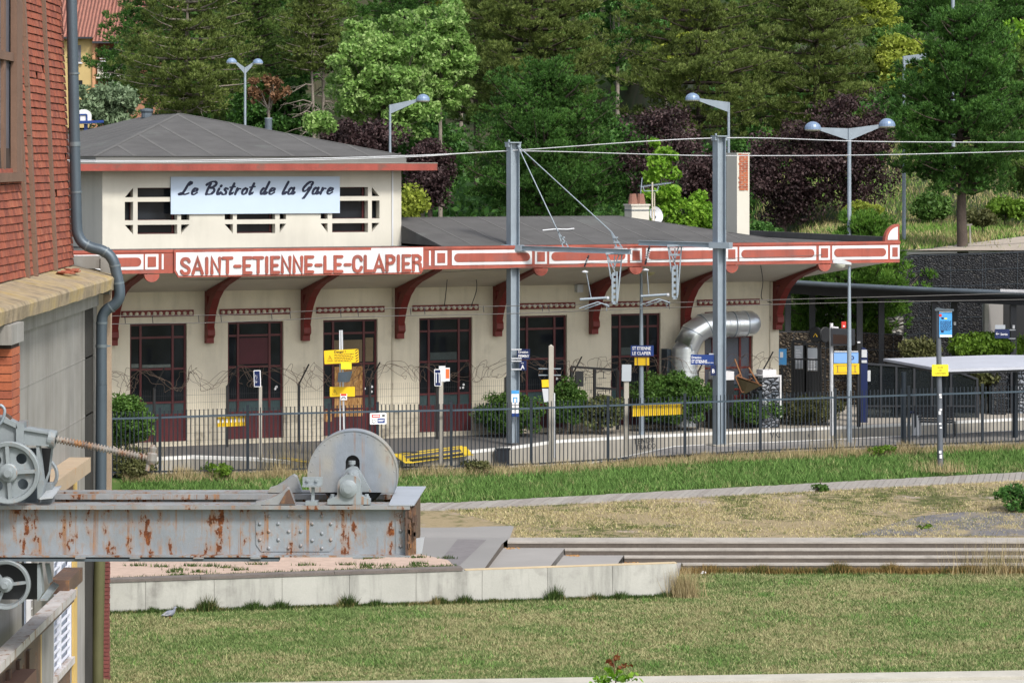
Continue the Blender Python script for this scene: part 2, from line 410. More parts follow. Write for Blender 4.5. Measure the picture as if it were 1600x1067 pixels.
# grass materials: green, dry and bare patches by noise plus blade-to-blade variety
def grassmat(name, greens, dries, bal=.5, scale=.35, blade=True, bare=None, bareamt=.2):
    m = bpy.data.materials.new(name); m.use_nodes = True; nt = m.node_tree
    b = nt.nodes['Principled BSDF']; b.inputs['Roughness'].default_value = .8; b.inputs['Specular IOR Level'].default_value = .15
    tc = _n(nt, 'ShaderNodeTexCoord'); co = tc.outputs['Object']
    g = _n(nt, 'ShaderNodeNewGeometry')
    if blade: f = g.outputs['Random Per Island']
    else: f = noise(nt, co, 14, 3, .7)
    cg = ramp(nt, f, [(0, greens[0]), (1, greens[1])]); cd = ramp(nt, f, [(0, dries[0]), (1, dries[1])])
    a = noise(nt, co, scale, 5, .62); a2 = noise(nt, co, scale*7, 4, .6, (1, 1.6, 1))
    mm = _n(nt, 'ShaderNodeMath', operation='MULTIPLY_ADD'); mm.inputs[1].default_value = .55
    nt.links.new(a, mm.inputs[0])
    m3 = _n(nt, 'ShaderNodeMath', operation='MULTIPLY'); m3.inputs[1].default_value = .45; nt.links.new(a2, m3.inputs[0])
    nt.links.new(m3.outputs[0], mm.inputs[2])
    if blade:
        m4 = _n(nt, 'ShaderNodeMath', operation='MULTIPLY_ADD'); m4.inputs[1].default_value = .16
        nt.links.new(f, m4.inputs[0]); nt.links.new(mm.outputs[0], m4.inputs[2]); mixf = m4.outputs[0]; off = .08
    else: mixf = mm.outputs[0]; off = 0
    t = 1-bal; t = .5+(t-.5)*.35+off
    c = mixc(nt, ramp(nt, mixf, [(t-.05, (0,0,0)), (t+.05, (1,1,1))]), cg, cd)
    if bare:
        q = noise(nt, co, scale*1.7+.1, 5, .65)
        c = mixc(nt, ramp(nt, q, [(1-bareamt-.05, (0,0,0)), (1-bareamt+.03, (1,1,1))]), c, bare)
    nt.links.new(c, b.inputs['Base Color'])
    if not blade: bump(nt, b, noise(nt, co, 30, 3, .7), .5, .03)
    return m
GR = ((.085,.135,.042), (.18,.26,.085)); DR = ((.20,.20,.095), (.38,.36,.19))
M['lawn0'] = grassmat('lawn_ground', ((.07,.11,.03),(.12,.17,.05)), ((.17,.15,.07),(.26,.23,.12)), .42, .35, False)
M['lawn'] = grassmat('lawn_blades', GR, DR, .44, .35)
M['green'] = grassmat('lush_blades', ((.065,.135,.032),(.165,.29,.075)), ((.18,.20,.08),(.34,.34,.16)), .20, .7)
M['dry0'] = grassmat('dry_ground', ((.06,.07,.025),(.10,.11,.04)), ((.21,.17,.10),(.32,.26,.165)), .66, .5, False, (.31,.255,.21), .36)
M['dry'] = grassmat('dry_blades', ((.10,.13,.035),(.17,.20,.07)), ((.29,.25,.12),(.50,.43,.24)), .64, .5)
M['straw'] = grassmat('straw_blades', ((.12,.13,.05),(.2,.2,.08)), ((.28,.22,.11),(.46,.38,.22)), .85, .5)
M['weed'] = grassmat('weed_blades', ((.02,.045,.008),(.07,.12,.03)), ((.13,.11,.04),(.25,.20,.09)), .22, .8)

L = {}
L['pine'] = leafmat('pine_needles', (.028,.058,.012), (.11,.19,.038), (.30,.42,.12), .32, .8, (.26,.24,.08), .08)
L['pineol'] = leafmat('olive_pine_needles', (.036,.062,.014), (.155,.215,.048), (.40,.47,.15), .32, .8, (.34,.28,.10), .12)
L['pinegr'] = leafmat('deep_green_needles', (.018,.054,.012), (.066,.17,.032), (.19,.37,.075), .32, .9)
L['pineyg'] = leafmat('fresh_pine_needles', (.025,.070,.010), (.095,.22,.030), (.27,.46,.07), .32, .8)
L['dead'] = leafmat('brown_needles', (.09,.05,.025), (.17,.09,.045), (.26,.14,.08), .1, .6)
L['maple'] = leafmat('pale_green_leaves', (.07,.16,.03), (.23,.40,.09), (.54,.66,.30), .35, .7)
L['bright'] = leafmat('bright_green_leaves', (.08,.19,.014), (.19,.38,.03), (.36,.54,.08), .4, .9)
L['dkleaf'] = leafmat('dark_green_leaves', (.02,.07,.015), (.06,.16,.03), (.14,.28,.06), .3, .7)
L['yg'] = leafmat('yellow_green_leaves', (.14,.19,.025), (.31,.38,.05), (.52,.56,.12), .4, .8)
L['silver'] = leafmat('silvery_leaves', (.08,.12,.06), (.17,.24,.13), (.30,.38,.24), .2, .8)
L['plum'] = leafmat('purple_leaves', (.012,.008,.008), (.042,.021,.023), (.15,.10,.10), .15, .8)
L['hedge'] = leafmat('hedge_leaves', (.03,.075,.014), (.08,.17,.03), (.18,.30,.07), .3, 1.2)
L['hedgeb'] = leafmat('bright_hedge_leaves', (.06,.13,.012), (.14,.25,.025), (.24,.38,.06), .35, 1.0)
L['olbush'] = leafmat('olive_bush_leaves', (.05,.06,.02), (.11,.12,.04), (.20,.19,.09), .25, 1.0, (.24,.16,.10), .3)
L['hydr'] = leafmat('flowering_bush_leaves', (.06,.09,.03), (.14,.17,.06), (.28,.24,.14), .25, 2.0, (.34,.20,.20), .3)
# ================================================================ STATION
TH = R(22.4); CT, ST = math.cos(TH), math.sin(TH); Y0 = 84.4
TS = frame((0, Y0, 0), TH)
def uV(px, v=0.0):
    t = (px-CX)/F; return (t*Y0 - t*v*CT - v*ST)/(CT - t*ST)
def zV(row, u, v=0.0):
    return H-(row-HZ)/F*(Y0+u*ST-v*CT)
def SP(px, row, v=0.0):
    u = uV(px, v); return Vector((u, -v, zV(row, u, v)))
def grid_wall(mb, us, zs, solid, y, th, axis='u'):
    """wall panel of cells; y = front plane, y+th = back; emits faces and reveals only"""
    nu, nz = len(us)-1, len(zs)-1
    def P(u, yy, z): return (u, yy, z)
    for i in range(nu):
        for j in range(nz):
            if not solid(i, j): continue
            a, b2, c, d = us[i], us[i+1], zs[j], zs[j+1]
            mb.add([P(a,y,c),P(b2,y,c),P(b2,y,d),P(a,y,d)], [(0,1,2,3)])
            mb.add([P(a,y+th,c),P(b2,y+th,c),P(b2,y+th,d),P(a,y+th,d)], [(3,2,1,0)])
            for di, dj, q in ((-1,0,(P(a,y,c),P(a,y,d),P(a,y+th,d),P(a,y+th,c))), (1,0,(P(b2,y,c),P(b2,y+th,c),P(b2,y+th,d),P(b2,y,d))),
                              (0,-1,(P(a,y,c),P(a,y+th,c),P(b2,y+th,c),P(b2,y,c))), (0,1,(P(a,y,d),P(b2,y,d),P(b2,y+th,d),P(a,y+th,d)))):
                ii, jj = i+di, j+dj
                if not (0 <= ii < nu and 0 <= jj < nz and solid(ii, jj)): mb.add(q, [(0,1,2,3)])
sta = new_thing('station_building', 'long cream railway station with dark red doors, hipped tower and projecting red and white canopy', 'station building', (0, Y0, 0), TH)
S_ = lambda: MB(TS)
doors = [(203,292), (356,443), (505,590), (655,738), (810,886), (955,1032), (1101,1176)]
du = [(uV(a), uV(b)) for a, b in doors]
ZT, ZB = 3.26, 0.12
DEP = 7.4
# --- walls
us = [-16.0]; 
for a, b in du: us += [a, b]
us += [uV(1217)]
zs = [-.3, .42, ZB+.0, ZT, 5.0]; zs = sorted(zs)
mb = S_()
zz = [ZB, ZT, 5.0]
def wsolid(i, j):
    return not (i % 2 == 1 and zz[j] >= ZB-.01 and zz[j+1] <= ZT+.01)
zz = [ZB, ZT, 5.0]
grid_wall(mb, us, zz, wsolid, 0, .35)
UR = us[-1]
mb.box(UR-.35, UR-.002, .352, DEP, -.3, 5.0); mb.box(-16, -15.65, .352, DEP, -.3, 5.0); mb.box(-15.64, UR-.36, DEP-.3, DEP-.003, -.3, 5.0)
mb.build('wall', M['cream'], sta)
mb = S_(); mb.box(-16, UR+.02, -.03, .36, -.3, ZB-.004)
for i in range(0, len(us)-1, 2): mb.box(us[i]+(.0 if i else 0), us[i+1], -.025, -.002, ZB, .75)
mb.build('plinth', M['plinth'], sta)
mb = S_(); mb.box(-15.6, UR-.4, .37, DEP-.35, .05, .1); mb.box(-15.6, UR-.4, 3.5, 3.6, .11, 4.9); mb.build('interior', M['black'], sta)
mb = S_()
for px in (613, 1203): mb = S_(); mb.box(uV(px)-.02, uV(px)+.02, -.03, -.003, .76, 4.1); mb.build('wall_pipe', M['plinth'], sta)
# --- doors
for k, (a, b) in enumerate(du):
    last = k == 6
    wd = b-a
    m1, m2 = a+wd*.20, a+wd*.765
    f = S_(); t = .055
    y0, y1 = .09, .16
    zbars = [ZT-t, 2.86, 2.02, 1.13, .80]
    if last: zbars = [ZT-t, 2.5, 1.62, 1.0, .8]
    f.box(a, a+t, y0, y1, ZB, ZT); f.box(b-t, b, y0, y1, ZB, ZT)
    for zb in zbars: f.box(a+t, b-t, y0+.005, y1-.003, zb, zb+t)
    vb = .03
    f.box(m1-vb, m1+vb, y0-.006, y1-.008, .86, ZT-t); f.box(m2-vb, m2+vb, y0-.006, y1-.008, .86, ZT-t)
    d = f.build('door', M['maroon'] if not last else M['dred'], sta, None if not last else 'window door behind the silver duct, grey glazed')
    g = S_(); g.box(a+t, b-t, .12, .13, 1.16, ZT-t)
    g.build('pane', M['pane'] if not last else M['panegrey'], d)
    g = S_(); g.box(a+t, b-t, .121, .131, .85, 1.14); g.build('lower_pane', M['paneteal'], d)
    g = S_(); g.box(a+t, b-t, .11, .14, ZB, .80)
    for q in range(1, 8): g.box(a+t+(wd-2*t)*q/8-.012, a+t+(wd-2*t)*q/8+.012, .10, .109, ZB+.05, .76)
    g.build('door_panel', M['maroon'], d)
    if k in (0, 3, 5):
        g = S_(); g.box(a+.07, m1-.04, .112, .118, 2.10, 2.20) if k == 0 else None; g.box(m1+.05, m2-.05, .108, .118, 2.09, 2.17 if k == 0 else 2.30); g.build('reflection_strip', mat('dull_reflection', (.10,.12,.11) if k == 0 else (.03,.045,.045), .5, var=.4, scale=4), d)  # flat coloured strips stand in for reflections in the door panes
    if k == 1:
        g = S_(); g.box(m1+.04, m2-.04, .105, .118, 2.12, 2.82); g.build('curtain', M['curtain'], d)
    if k == 2:
        g = S_(); g.box(m1+.05, m2-.03, .10, .118, .62, 1.98); g.build('chipboard', M['osb'], d, 'bare chipboard patch over the middle pane')
        g = S_(); g.box(m1+.04, m2-.04, .105, .118, 2.10, 2.70); g.box(m2+.05, b-.09, .105, .118, 2.10, 2.75); g.build('inside_board', mat('brown_inside_board', (.16,.12,.07), .7, var=.3), d)
        g = S_(); g.box(a+.06, m1-.04, .10, .118, .5, .83); g.build('light_board', M['osb'], d)
    if k in (1, 2, 3, 4):
        g = S_()
        for _ in range(3): 
            uu = random.uniform(m2+.02, b-.12); q = random.uniform(1.25, 1.5)
            g.prism([(uu+.035*math.cos(s), q+.035*math.sin(s)) for s in np.linspace(0, 2*math.pi, 9)[:-1]], lambda p, r, dd: (p, .09-dd, r), 0, .004)
        g.build('sticker', M['txtw'], d)
# --- dotted frieze bands above each door
fr = [(189,302), (343,453), (494,600), (644,747), (796,898), (940,1044), (1089,1186)]
for a, b in fr:
    a, b = uV(a), uV(b); zc = zV(485.5-(.022)*((a+10)*57), a)
    zc = 3.53
    mb = S_(); mb.box(a, b, -.05, -.002, zc-.085, zc+.085)
    mb.mi = 1
    for q in range(12):
        uu = a+(b-a)*(q+.5)/12
        mb._lathe(Vector((uu, -.05, zc)), Vector((0,-1,0)), [(0,.052),(.02,.05),(.045,.03),(.055,.001)], 10)
    mb.build('frieze', [M['dred'], M['cream']], sta)
# --- canopy
V1 = 3.3; ZF0, ZF1 = 4.72, 5.30; UL, UE = -17.5, 10.42; ZW = 4.10
mb = S_()
prof = [(0, ZW), (V1-.12, ZF0+.03), (V1-.12, 5.22), (0, 5.22)]
mb.prism(prof, lambda v, z, u: (u, -v, z), UL, UR)
# right hand wing, soffit rising outwards on two sides
A = [(UR, 0, ZW), (UE-.1, 0, 4.70), (UE-.1, -V1+.12, ZF0+.03), (UR, -V1+.12, ZF0+.03)]
mb.add([A[0],A[1],A[2],A[3]]+[(p[0],p[1],5.22) for p in A], [(0,1,2),(0,2,3),(4,5,6,7),(1,5,6,2)])
B = [(UR, 6.4, ZW), (UE-.1, 6.4, 4.70), (UE-.1, 0, 4.70), (UR, 0, ZW)]
mb.add(B+[(p[0],p[1],5.22) for p in B], [(0,1,2,3),(4,5,6,7),(0,1,5,4),(1,2,6,5)])
mb.build('canopy_slab', M['soffit'], sta)
mb = S_(); mb.box(UL, UE-.12, -V1+.12, 6.35, 5.225, 5.25)
mb.box(UE-.24, UE-.12, -V1+.14, 6.35, 5.26, 5.43); mb.box(UR-3, UE-.25, 6.2, 6.35, 5.26, 5.43)
mb.build('canopy_roof', M['roof'], sta)
# fascia: terracotta with white relief frames
yf = -V1
mb = S_()
mb.box(UL, UE, yf, yf+.118, ZF0, ZF1)
mb.box(UE-.12, UE, yf+.12, 6.4, ZF0, ZF1)
mb.box(UL, UE+.02, yf-.02, yf-.001, ZF1-.05, ZF1+.02)
def relief(u0, u1, z0, z1, lay, mi, rnd=0):
    mb.mi = mi; y = yf - .012*lay; yb = yf-.012*(lay-1)-.001
    if rnd:
        r = (z1-z0)/2; pts = []
        for s in np.linspace(-math.pi/2, math.pi/2, 9): pts.append((u1-r+r*math.cos(s), (z0+z1)/2+r*math.sin(s)))
        for s in np.linspace(math.pi/2, 3*math.pi/2, 9): pts.append((u0+r+r*math.cos(s), (z0+z1)/2+r*math.sin(s)))
        mb.prism(pts, lambda p, q, d: (p, d, q), y, yb)
    else: mb.box(u0, u1, y, yb, z0, z1)
FV = lambda px: uV(px, V1)
sq = [237, 689, 845, 993.5, 1143, 1288, 1398]
zl, zh = ZF0+.10, ZF1-.09
for i, px in enumerate(sq):
    hw = .175 if i < 6 else .15
    uc = FV(px)
    relief(uc-hw, uc+hw, zl, zh, 1, 1); relief(uc-hw+.065, uc+hw-.065, zl+.065, zh-.065, 2, 0)
    if i == 1: relief(uc-.30-.04, uc-.30+.01, zl, zh, 1, 1)
    if i == 0: relief(uc+.30-.04, uc+.30+.01, zl, zh, 1, 1)
pills = [(100, 224), (706, 831), (858, 980), (1009, 1129), (1155, 1275), (1300, 1387)]
for a, b in pills:
    a, b = FV(a), FV(b)
    relief(a, b, zl, zh, 1, 1); relief(a+.06, b-.06, zl+.08, zh-.08, 2, 0, 1)
mb.mi = 0
# semicircular pendants
for px in (237, 845, 993.5, 1143, 1288):
    uc = FV(px); r = .20
    pts = [(uc+r*math.cos(s), ZF0-.02+r*math.sin(s)) for s in np.linspace(math.pi, 2*math.pi, 13)]
    mb.prism(pts, lambda p, q, d: (p, d, q), yf-.03, yf+.11)
# quarter round acroterion at the right hand corner
r = .50; uc = UE-.02
pts = [(uc, ZF1+.022), (uc, ZF1+.50)]+[(uc-.46*math.sin(s), ZF1+.022+.48*math.cos(s)) for s in np.linspace(.15, math.pi/2, 9)]
mb.prism(pts, lambda p, q, d: (p, d, q), yf-.02, yf+.12)
mb.mi = 1
pts = [(uc-.06, ZF1+.06), (uc-.06, ZF1+.42)]+[(uc-.02-.36*math.sin(s), ZF1+.06+.36*math.cos(s)) for s in np.linspace(.15, math.pi/2, 9)]
mb.prism(pts, lambda p, q, d: (p, d, q), yf-.035, yf-.021)
fas = mb.build('canopy_fascia', [M['terra'], M['white']], sta)
# --- brackets
def strip(mb, lower, upper, y0, y1):
    """ribbon between two (v, z) curves, extruded over u from y0 to y1"""
    n = len(lower)
    for i in range(n-1):
        q = [lower[i], lower[i+1], upper[i+1], upper[i]]
        V = [(y0, -v, z) for v, z in q]+[(y1, -v, z) for v, z in q]
        fs = [(0,1,2,3), (7,6,5,4), (0,1,5,4), (2,3,7,6)]
        if i == 0: fs.append((0,3,7,4))
        if i == n-2: fs.append((1,2,6,5))
        mb.add(V, fs)
for px in (175, 325, 475, 622, 775, 925, 1068, 1212):
    u = uV(px); hw = .10
    mb = S_()
    sof = lambda v: ZW+(ZF0+.03-ZW)*v/(V1-.12)
    lo = [(.0,2.72),(.22,2.72),(.22,2.86),(.33,2.94),(.32,3.08),(.26,3.16),(.36,3.40),(.52,3.66),(.78,3.93),(1.15,4.16),(1.6,4.32),(2.2,4.46),(3.1,4.68)]
    up = [(.0,2.74),(.001,2.80),(.002,2.9),(.003,3.0),(.004,3.1),(.005,3.3),(.02,3.5),(.22,3.70),(.50,4.02),(.95,sof(.95)-.01),(1.5,sof(1.5)-.01),(2.2,sof(2.2)-.01),(3.1,sof(3.1)-.005)]
    strip(mb, lo, up, u-hw, u+hw)
    mb.box(u-hw+.004, u+hw-.004, -.20, -.003, 3.45, ZW+.0)
    strip(mb, [(.2,3.97),(.62,4.05),(.95,4.12)], [(.2,sof(.2)-.012),(.62,sof(.62)-.012),(.95,sof(.95)-.012)], u-hw+.008, u+hw-.008)
    if False:
        # diagonal twin towards the corner of the wing
        for i in range(len(lo)-1):
            q = [lo[i], lo[i+1], up[i+1], up[i]]
            def dg(v, z, o): return (u+.12+v*.55+o*.8, -v*.80+o*.6, z-.0)
            V = [dg(v, z, -.09) for v, z in q]+[dg(v, z, .09) for v, z in q]
            mb.add(V, [(0,1,2,3),(7,6,5,4),(0,1,5,4),(2,3,7,6)])
    mb.build('bracket', M['dred'], sta)
# --- name board with raised letters
ua, ub = FV(271), FV(662); zb0, zb1 = ZF0-.11, ZF1+.02
mb = S_()
ch = .10
pts = [(ua, zb0+ch*1.6), (ua+ch, zb0), (ub-ch, zb0), (ub, zb0+ch*1.6), (ub, zb1), (ua, zb1)]
mb.prism(pts, lambda p, q, d: (p, d, q), yf-.07, yf-.022)
mb.mi = 1
e = .045
pts = [(ua+e, zb0+ch*1.6+.03), (ua+ch+.02, zb0+e), (ub-ch-.02, zb0+e), (ub-e, zb0+ch*1.6+.03), (ub-e, zb1-.075), (ua+e, zb1-.075)]
mb.prism(pts, lambda p, q, d: (p, d, q), yf-.078, yf-.0705)
mb.mi = 1; mb.box(ub-2.4*.62, ub-e, yf-.0775, yf-.0707, zb1-.074, zb1-.02)
nb = mb.build('name_board', [M['terra'], M['white']], sta)
def smooth(pts, k=5):
    if len(pts) < 3: return pts
    P = [np.array(p, float) for p in pts]; P = [2*P[0]-P[1]]+P+[2*P[-1]-P[-2]]; out = []
    for i in range(1, len(P)-2):
        for j in range(k):
            t = j/k; a, b, c, d = P[i-1], P[i], P[i+1], P[i+2]
            out.append(.5*((2*b)+(-a+c)*t+(2*a-5*b+4*c-d)*t*t+(-a+3*b-3*c+d)*t**3))
    out.append(P[-2]); return [tuple(p) for p in out]
def ribbon(mb, pts, wd, y0, y1, caps=True, taper=None):
    """flat stroke with round ends, extruded from y0 (back) to y1 (front), in the u-z plane"""
    P = [np.array(p[:2], float) for p in pts]; n = len(P); Lf = []; Rt = []
    for i in range(n):
        d1 = P[i]-P[i-1] if i else P[1]-P[0]; d2 = P[i+1]-P[i] if i < n-1 else P[-1]-P[-2]
        d1 = d1/(np.linalg.norm(d1)+1e-9); d2 = d2/(np.linalg.norm(d2)+1e-9)
        t = d1+d2; t = t/(np.linalg.norm(t)+1e-9); nn = np.array([-t[1], t[0]])
        k = min(1.8, 1/max(.3, float(abs(nn.dot([-d1[1], d1[0]])))))
        ww = wd/2*(taper(i/(n-1), d2) if taper else 1)
        Lf.append(P[i]+nn*ww*k); Rt.append(P[i]-nn*ww*k)
    for i in range(n-1):
        q = [Rt[i], Rt[i+1], Lf[i+1], Lf[i]]
        V = [(p[0], y1, p[1]) for p in q]+[(p[0], y0, p[1]) for p in q]
        mb.add(V, [(0,1,2,3), (0,4,5,1), (2,6,7,3)])
    if caps:
        for c, a, b in ((P[0], Lf[0], Rt[0]), (P[-1], Rt[-1], Lf[-1])):
            s0 = math.atan2(*(a-c)[::-1]); s1 = s0+math.pi; r = np.linalg.norm(a-c)
            arc = [c+r*np.array([math.cos(s), math.sin(s)]) for s in np.linspace(s0, s1, 6)]
            V = [(p[0], y1, p[1]) for p in arc]+[(p[0], y0, p[1]) for p in arc]
            mb.add(V, [tuple(range(6))]+[(i, i+6, i+7, i+1) for i in range(5)])
STK = {'S': (.58, [[(.52,.80),(.42,.97),(.18,.97),(.06,.80),(.14,.60),(.42,.42),(.52,.22),(.42,.03),(.16,.03),(.04,.18)]]),
 'A': (.62, [[(.02,0),(.31,1),(.60,0)], [(.12,.30),(.50,.30)]]), 'I': (.22, [[(.11,0),(.11,1)]]),
 'N': (.60, [[(.06,0),(.06,1),(.54,0),(.54,1)]]), 'T': (.56, [[(0,1),(.56,1)], [(.28,1),(.28,0)]]),
 '-': (.40, [[(.04,.45),(.36,.45)]]), 'E': (.52, [[(.50,1),(.06,1),(.06,0),(.50,0)], [(.06,.47),(.40,.47)]]),
 'L': (.50, [[(.06,1),(.06,0),(.50,0)]]), 'C': (.58, [[(.54,.74),(.46,.94),(.26,1),(.08,.86),(.04,.5),(.08,.14),(.26,0),(.46,.06),(.54,.26)]]),
 'P': (.54, [[(.06,0),(.06,1),(.34,1),(.50,.88),(.52,.72),(.44,.56),(.30,.50),(.06,.50)]]),
 'R': (.56, [[(.06,0),(.06,1),(.34,1),(.50,.88),(.50,.70),(.40,.55),(.06,.52)], [(.36,.53),(.50,.40),(.53,0)]])}
txt = 'SAINT-ETIENNE-LE-CLAPIER'
hh = .385; gap = .15
tot = sum(STK[c][0] for c in txt)+gap*(len(txt)-1)
u0 = FV(281); u1 = FV(656); sx = (u1-u0)/tot; x = u0; z0 = zb0+.095
mb = S_(); lay = 0
for c in txt:
    wdt, strokes = STK[c]
    for s in strokes:
        lay += 1
        p = [(x+a*sx, z0+b*hh) for a, b in s]
        if c in 'SC': p = smooth(p, 3)
        ribbon(mb, p, .082, yf-.079, yf-.105-(lay % 3)*.0015)
    x += (wdt+gap)*sx
mb.build('lettering', M['terra'], nb)

# --- tower
TU0, TU1 = uV(160), uV(627); TZ0, TZ1 = 5.23, 7.31
mb = S_()
wins = []
for cols in (((195,208),(215,277),(283,296)), ((351,364),(370,430),(437,447)), ((501,512),(519,575),(581,593))):
    wins.append([(uV(a), uV(b)) for a, b in cols])
rows_z = [(5.63,5.88), (6.00,6.49), (6.61,6.86)]
tus = [TU0]
for wn in wins:
    for a, b in wn: tus += [a, b]
tus.append(TU1); tzs = [TZ0]
for a, b in rows_z: tzs += [a, b]
tzs.append(TZ1)
grid_wall(mb, tus, tzs, lambda i, j: not (i % 2 == 1 and j % 2 == 1), 0, .28)
for wn in wins:   # cut corners
    for (ci, zi, tri) in ((0,0,'bl'), (2,0,'br'), (0,2,'tl'), (2,2,'tr')):
        a, b = wn[ci]; c, d = rows_z[zi]
        T = {'bl': [(a,c),(b,c),(a,d)], 'br': [(a,c),(b,c),(b,d)], 'tl': [(a,c),(b,d),(a,d)], 'tr': [(b,c),(b,d),(a,d)]}[tri]
        mb.prism(T, lambda p, q, dd: (p, dd, q), 0, .28)
mb.box(TU0, TU0+.28, .283, 14, TZ0, TZ1); mb.box(TU1-.28, TU1, .283, 14, TZ0, TZ1); mb.box(TU0+.29, TU1-.29, 13.7, 13.997, TZ0, TZ1)
mb.build('tower_wall', M['cream2'], sta)
mb = S_(); mb.box(uV(613)-.02, uV(613)+.02, -.03, -.002, 5.24, TZ1); mb.build('tower_pipe', M['lgrey'], sta)
for wn in wins:
    a, b = wn[0][0]-.05, wn[2][1]+.05
    g = S_(); g.box(a, b, .285, .30, 5.6, 6.9); o = g.build('tower_window', M['pane'], sta)
    g = S_()
    for zz_ in (5.62, 5.97, 6.5, 6.84): g.box(a, b, .262, .284, zz_, zz_+.04)
    for uu in (wn[0][1]-.02, wn[1][1]-.08): g.box(uu, uu+.05, .264, .2845, 5.6, 6.9)
    g.build('window_frame', M['maroon'], o)
# tower roof
OV = .82
mb = S_(); mb.box(TU0-OV, TU1+OV, -.62, 14.6, TZ1+.001, TZ1+.19)
mb.mi = 1; mb.box(TU0-OV-.01, TU1+OV+.01, -.63, 14.6, TZ1+.192, TZ1+.21)
mb.build('eave_slab', [M['oxide'], M['slabtop']], sta)
ZR = TZ1+.215
mb = S_()
ru0, ru1 = TU0-.3, TU1-.02; rv = -.45; rb = 14.2; uc = uV(281, -7.1); AZ = 8.95
mb.box(ru0, ru1, rv, rb, ZR, ZR+.17)
mb.build('roof_edge', M['gutter'], sta)
zr0 = ZR+.172
P0 = [(ru0-.04, rv-.04, zr0), (ru1+.04, rv-.04, zr0), (ru1+.04, rb+.04, zr0), (ru0-.04, rb+.04, zr0), (uc, 7.1, AZ), (uc, 10.3, AZ)]
mb = S_(); mb.add(P0, [(0,1,4), (1,2,5,4), (2,3,5), (3,0,4,5), (3,2,1,0)])
mb.mi = 1
def seam(mb, a, b, wdt=.11, hgt=.006):
    mb.bar(Vector(a)+Vector((0,0,hgt/2)), Vector(b)+Vector((0,0,hgt/2)), wdt, hgt)
A_, B_, C_ = map(Vector, (P0[0], P0[1], P0[4]))
for k in range(1, 8):
    t = k/8; s = A_.lerp(B_, t); split = (uc-A_.x)/(B_.x-A_.x)
    q = t/split if t < split else (1-t)/(1-split)
    top = A_.lerp(C_, q) if t < split else B_.lerp(C_, q)
    top = Vector((s.x, top.y, top.z))
    seam(mb, s, top)
seam(mb, B_, C_, .12); seam(mb, A_, C_, .12)
D_, E_, F_ = map(Vector, (P0[3], P0[5], P0[2]))
for k in range(1, 13):
    t = k/13; s = A_.lerp(D_, t); y = s.y
    if y < 7.1: top = A_.lerp(C_, (y-A_.y)/(C_.y-A_.y))
    elif y < 10.3: top = Vector((uc, y, AZ))
    else: top = D_.lerp(E_, (D_.y-y)/(D_.y-E_.y))
    seam(mb, s, Vector((top.x, y, top.z)))
seam(mb, C_, E_, .12)
rf = mb.build('tower_roof', [M['roof'], M['seam']], sta)
mb = S_(); mb._lathe(Vector((uc-.3, 9.6, AZ-.1)), Vector((0,0,1)), [(0,.16),(.14,.16),(.2,.2),(.25,.2),(.28,.001)], 12); mb.build('vent_cap', M['galvd'], rf)
# lower roof
zr = 5.32
e0, e1 = TU1+.003, 7.25
LP = [(e0, -3.08, zr), (e1, -3.08, zr), (e1, 5.4, zr), (e0, 5.4, zr), (3.75, 1.2, 6.0), (e0, 1.2, 6.0)]
mb = S_(); mb.add(LP, [(0,1,4,5), (1,2,4), (2,3,5,4), (3,0,5), (3,2,1,0)])
mb.mi = 1
a, b, c, d = Vector(LP[0]), Vector(LP[1]), Vector(LP[4]), Vector(LP[5])
for k in range(1, 12):
    s = a.lerp(b, k/11.6)
    if s.x < c.x: top = Vector((s.x, 1.2, 6.0))
    else: top = c.lerp(b, (s.x-c.x)/(b.x-c.x)); 
    seam(mb, s, Vector((s.x, top.y, top.z)), .06)
seam(mb, b, c, .1); seam(mb, c, d, .1)
lr = mb.build('main_roof', [M['roof'], M['seam']], sta)
mb = S_(); uu, v_ = 1.2, .2; mb.tube([(uu-.7, -1.0, 5.66), (uu-.3, -1.02, 5.69), (uu, -1.1, 5.68), (uu+.2, -1.1, 5.70)], .02, 5); tag(mb.build('roof_debris', M['lgrey']), 'pale twisted strip lying on the low grey roof', 'debris')
# chimneys
def chim():
    c = SP(1153, 376, -.9); u = c.x; zt = 7.80
    mb = S_(); mb.box(u-.20, u+.20, .56, 1.24, 5.255, zt)
    mb.box(u-.215, u+.215, .545, 1.255, zt-.03, zt+.0005)
    o = mb.build('tall_chimney', M['cream2'], sta)
    b = S_()
    n = 0; z = 6.72
    while z < zt-.05:
        x = u-.13-(.10 if n % 2 else 0)
        while x < u+.14:
            xa, xb = max(x, u-.14+random.uniform(-.02,.02)), min(x+.19, u+.16)
            if xb-xa > .02: b.box(xa, xb-.012, .545+random.uniform(-.006,.002), .561, z, z+.055)
            x += .2
        z += .067; n += 1
    b.build('exposed_brick', M['clayb'], o)
    b = S_(); b.box(u-.24, u+.24, .52, 1.28, 5.256, 5.30); b.build('flashing', M['gutter'], o)
chim()
c = SP(995, 345, -2.6); u = c.x
mb = S_(); mb.box(u-.30, u+.26, 2.3, 2.8, 5.55, 6.26); mb.box(u-.33, u+.29, 2.27, 2.83, 6.262, 6.31); o = mb.build('short_chimney', M['cream2'], sta)
mb = S_()
for q in (-.13, .12):
    mb._lathe(Vector((u-.02+q, 2.55, 6.312)), Vector((0,0,1)), [(0,.15),(.28,.10),(.30,.10),(.30,.06)], 10)
mb.build('chimney_pot', mat('chimney_pot_clay', (.22,.11,.08), .85, var=.2), o)
mb = S_(); mb.box(u-.315, u+.275, 2.285, 2.815, 6.12, 6.15); mb.bar((u+.26,2.5,6.14), (u+.55,2.5,6.12), .03); mb.build('strap', M['galvd'], o)
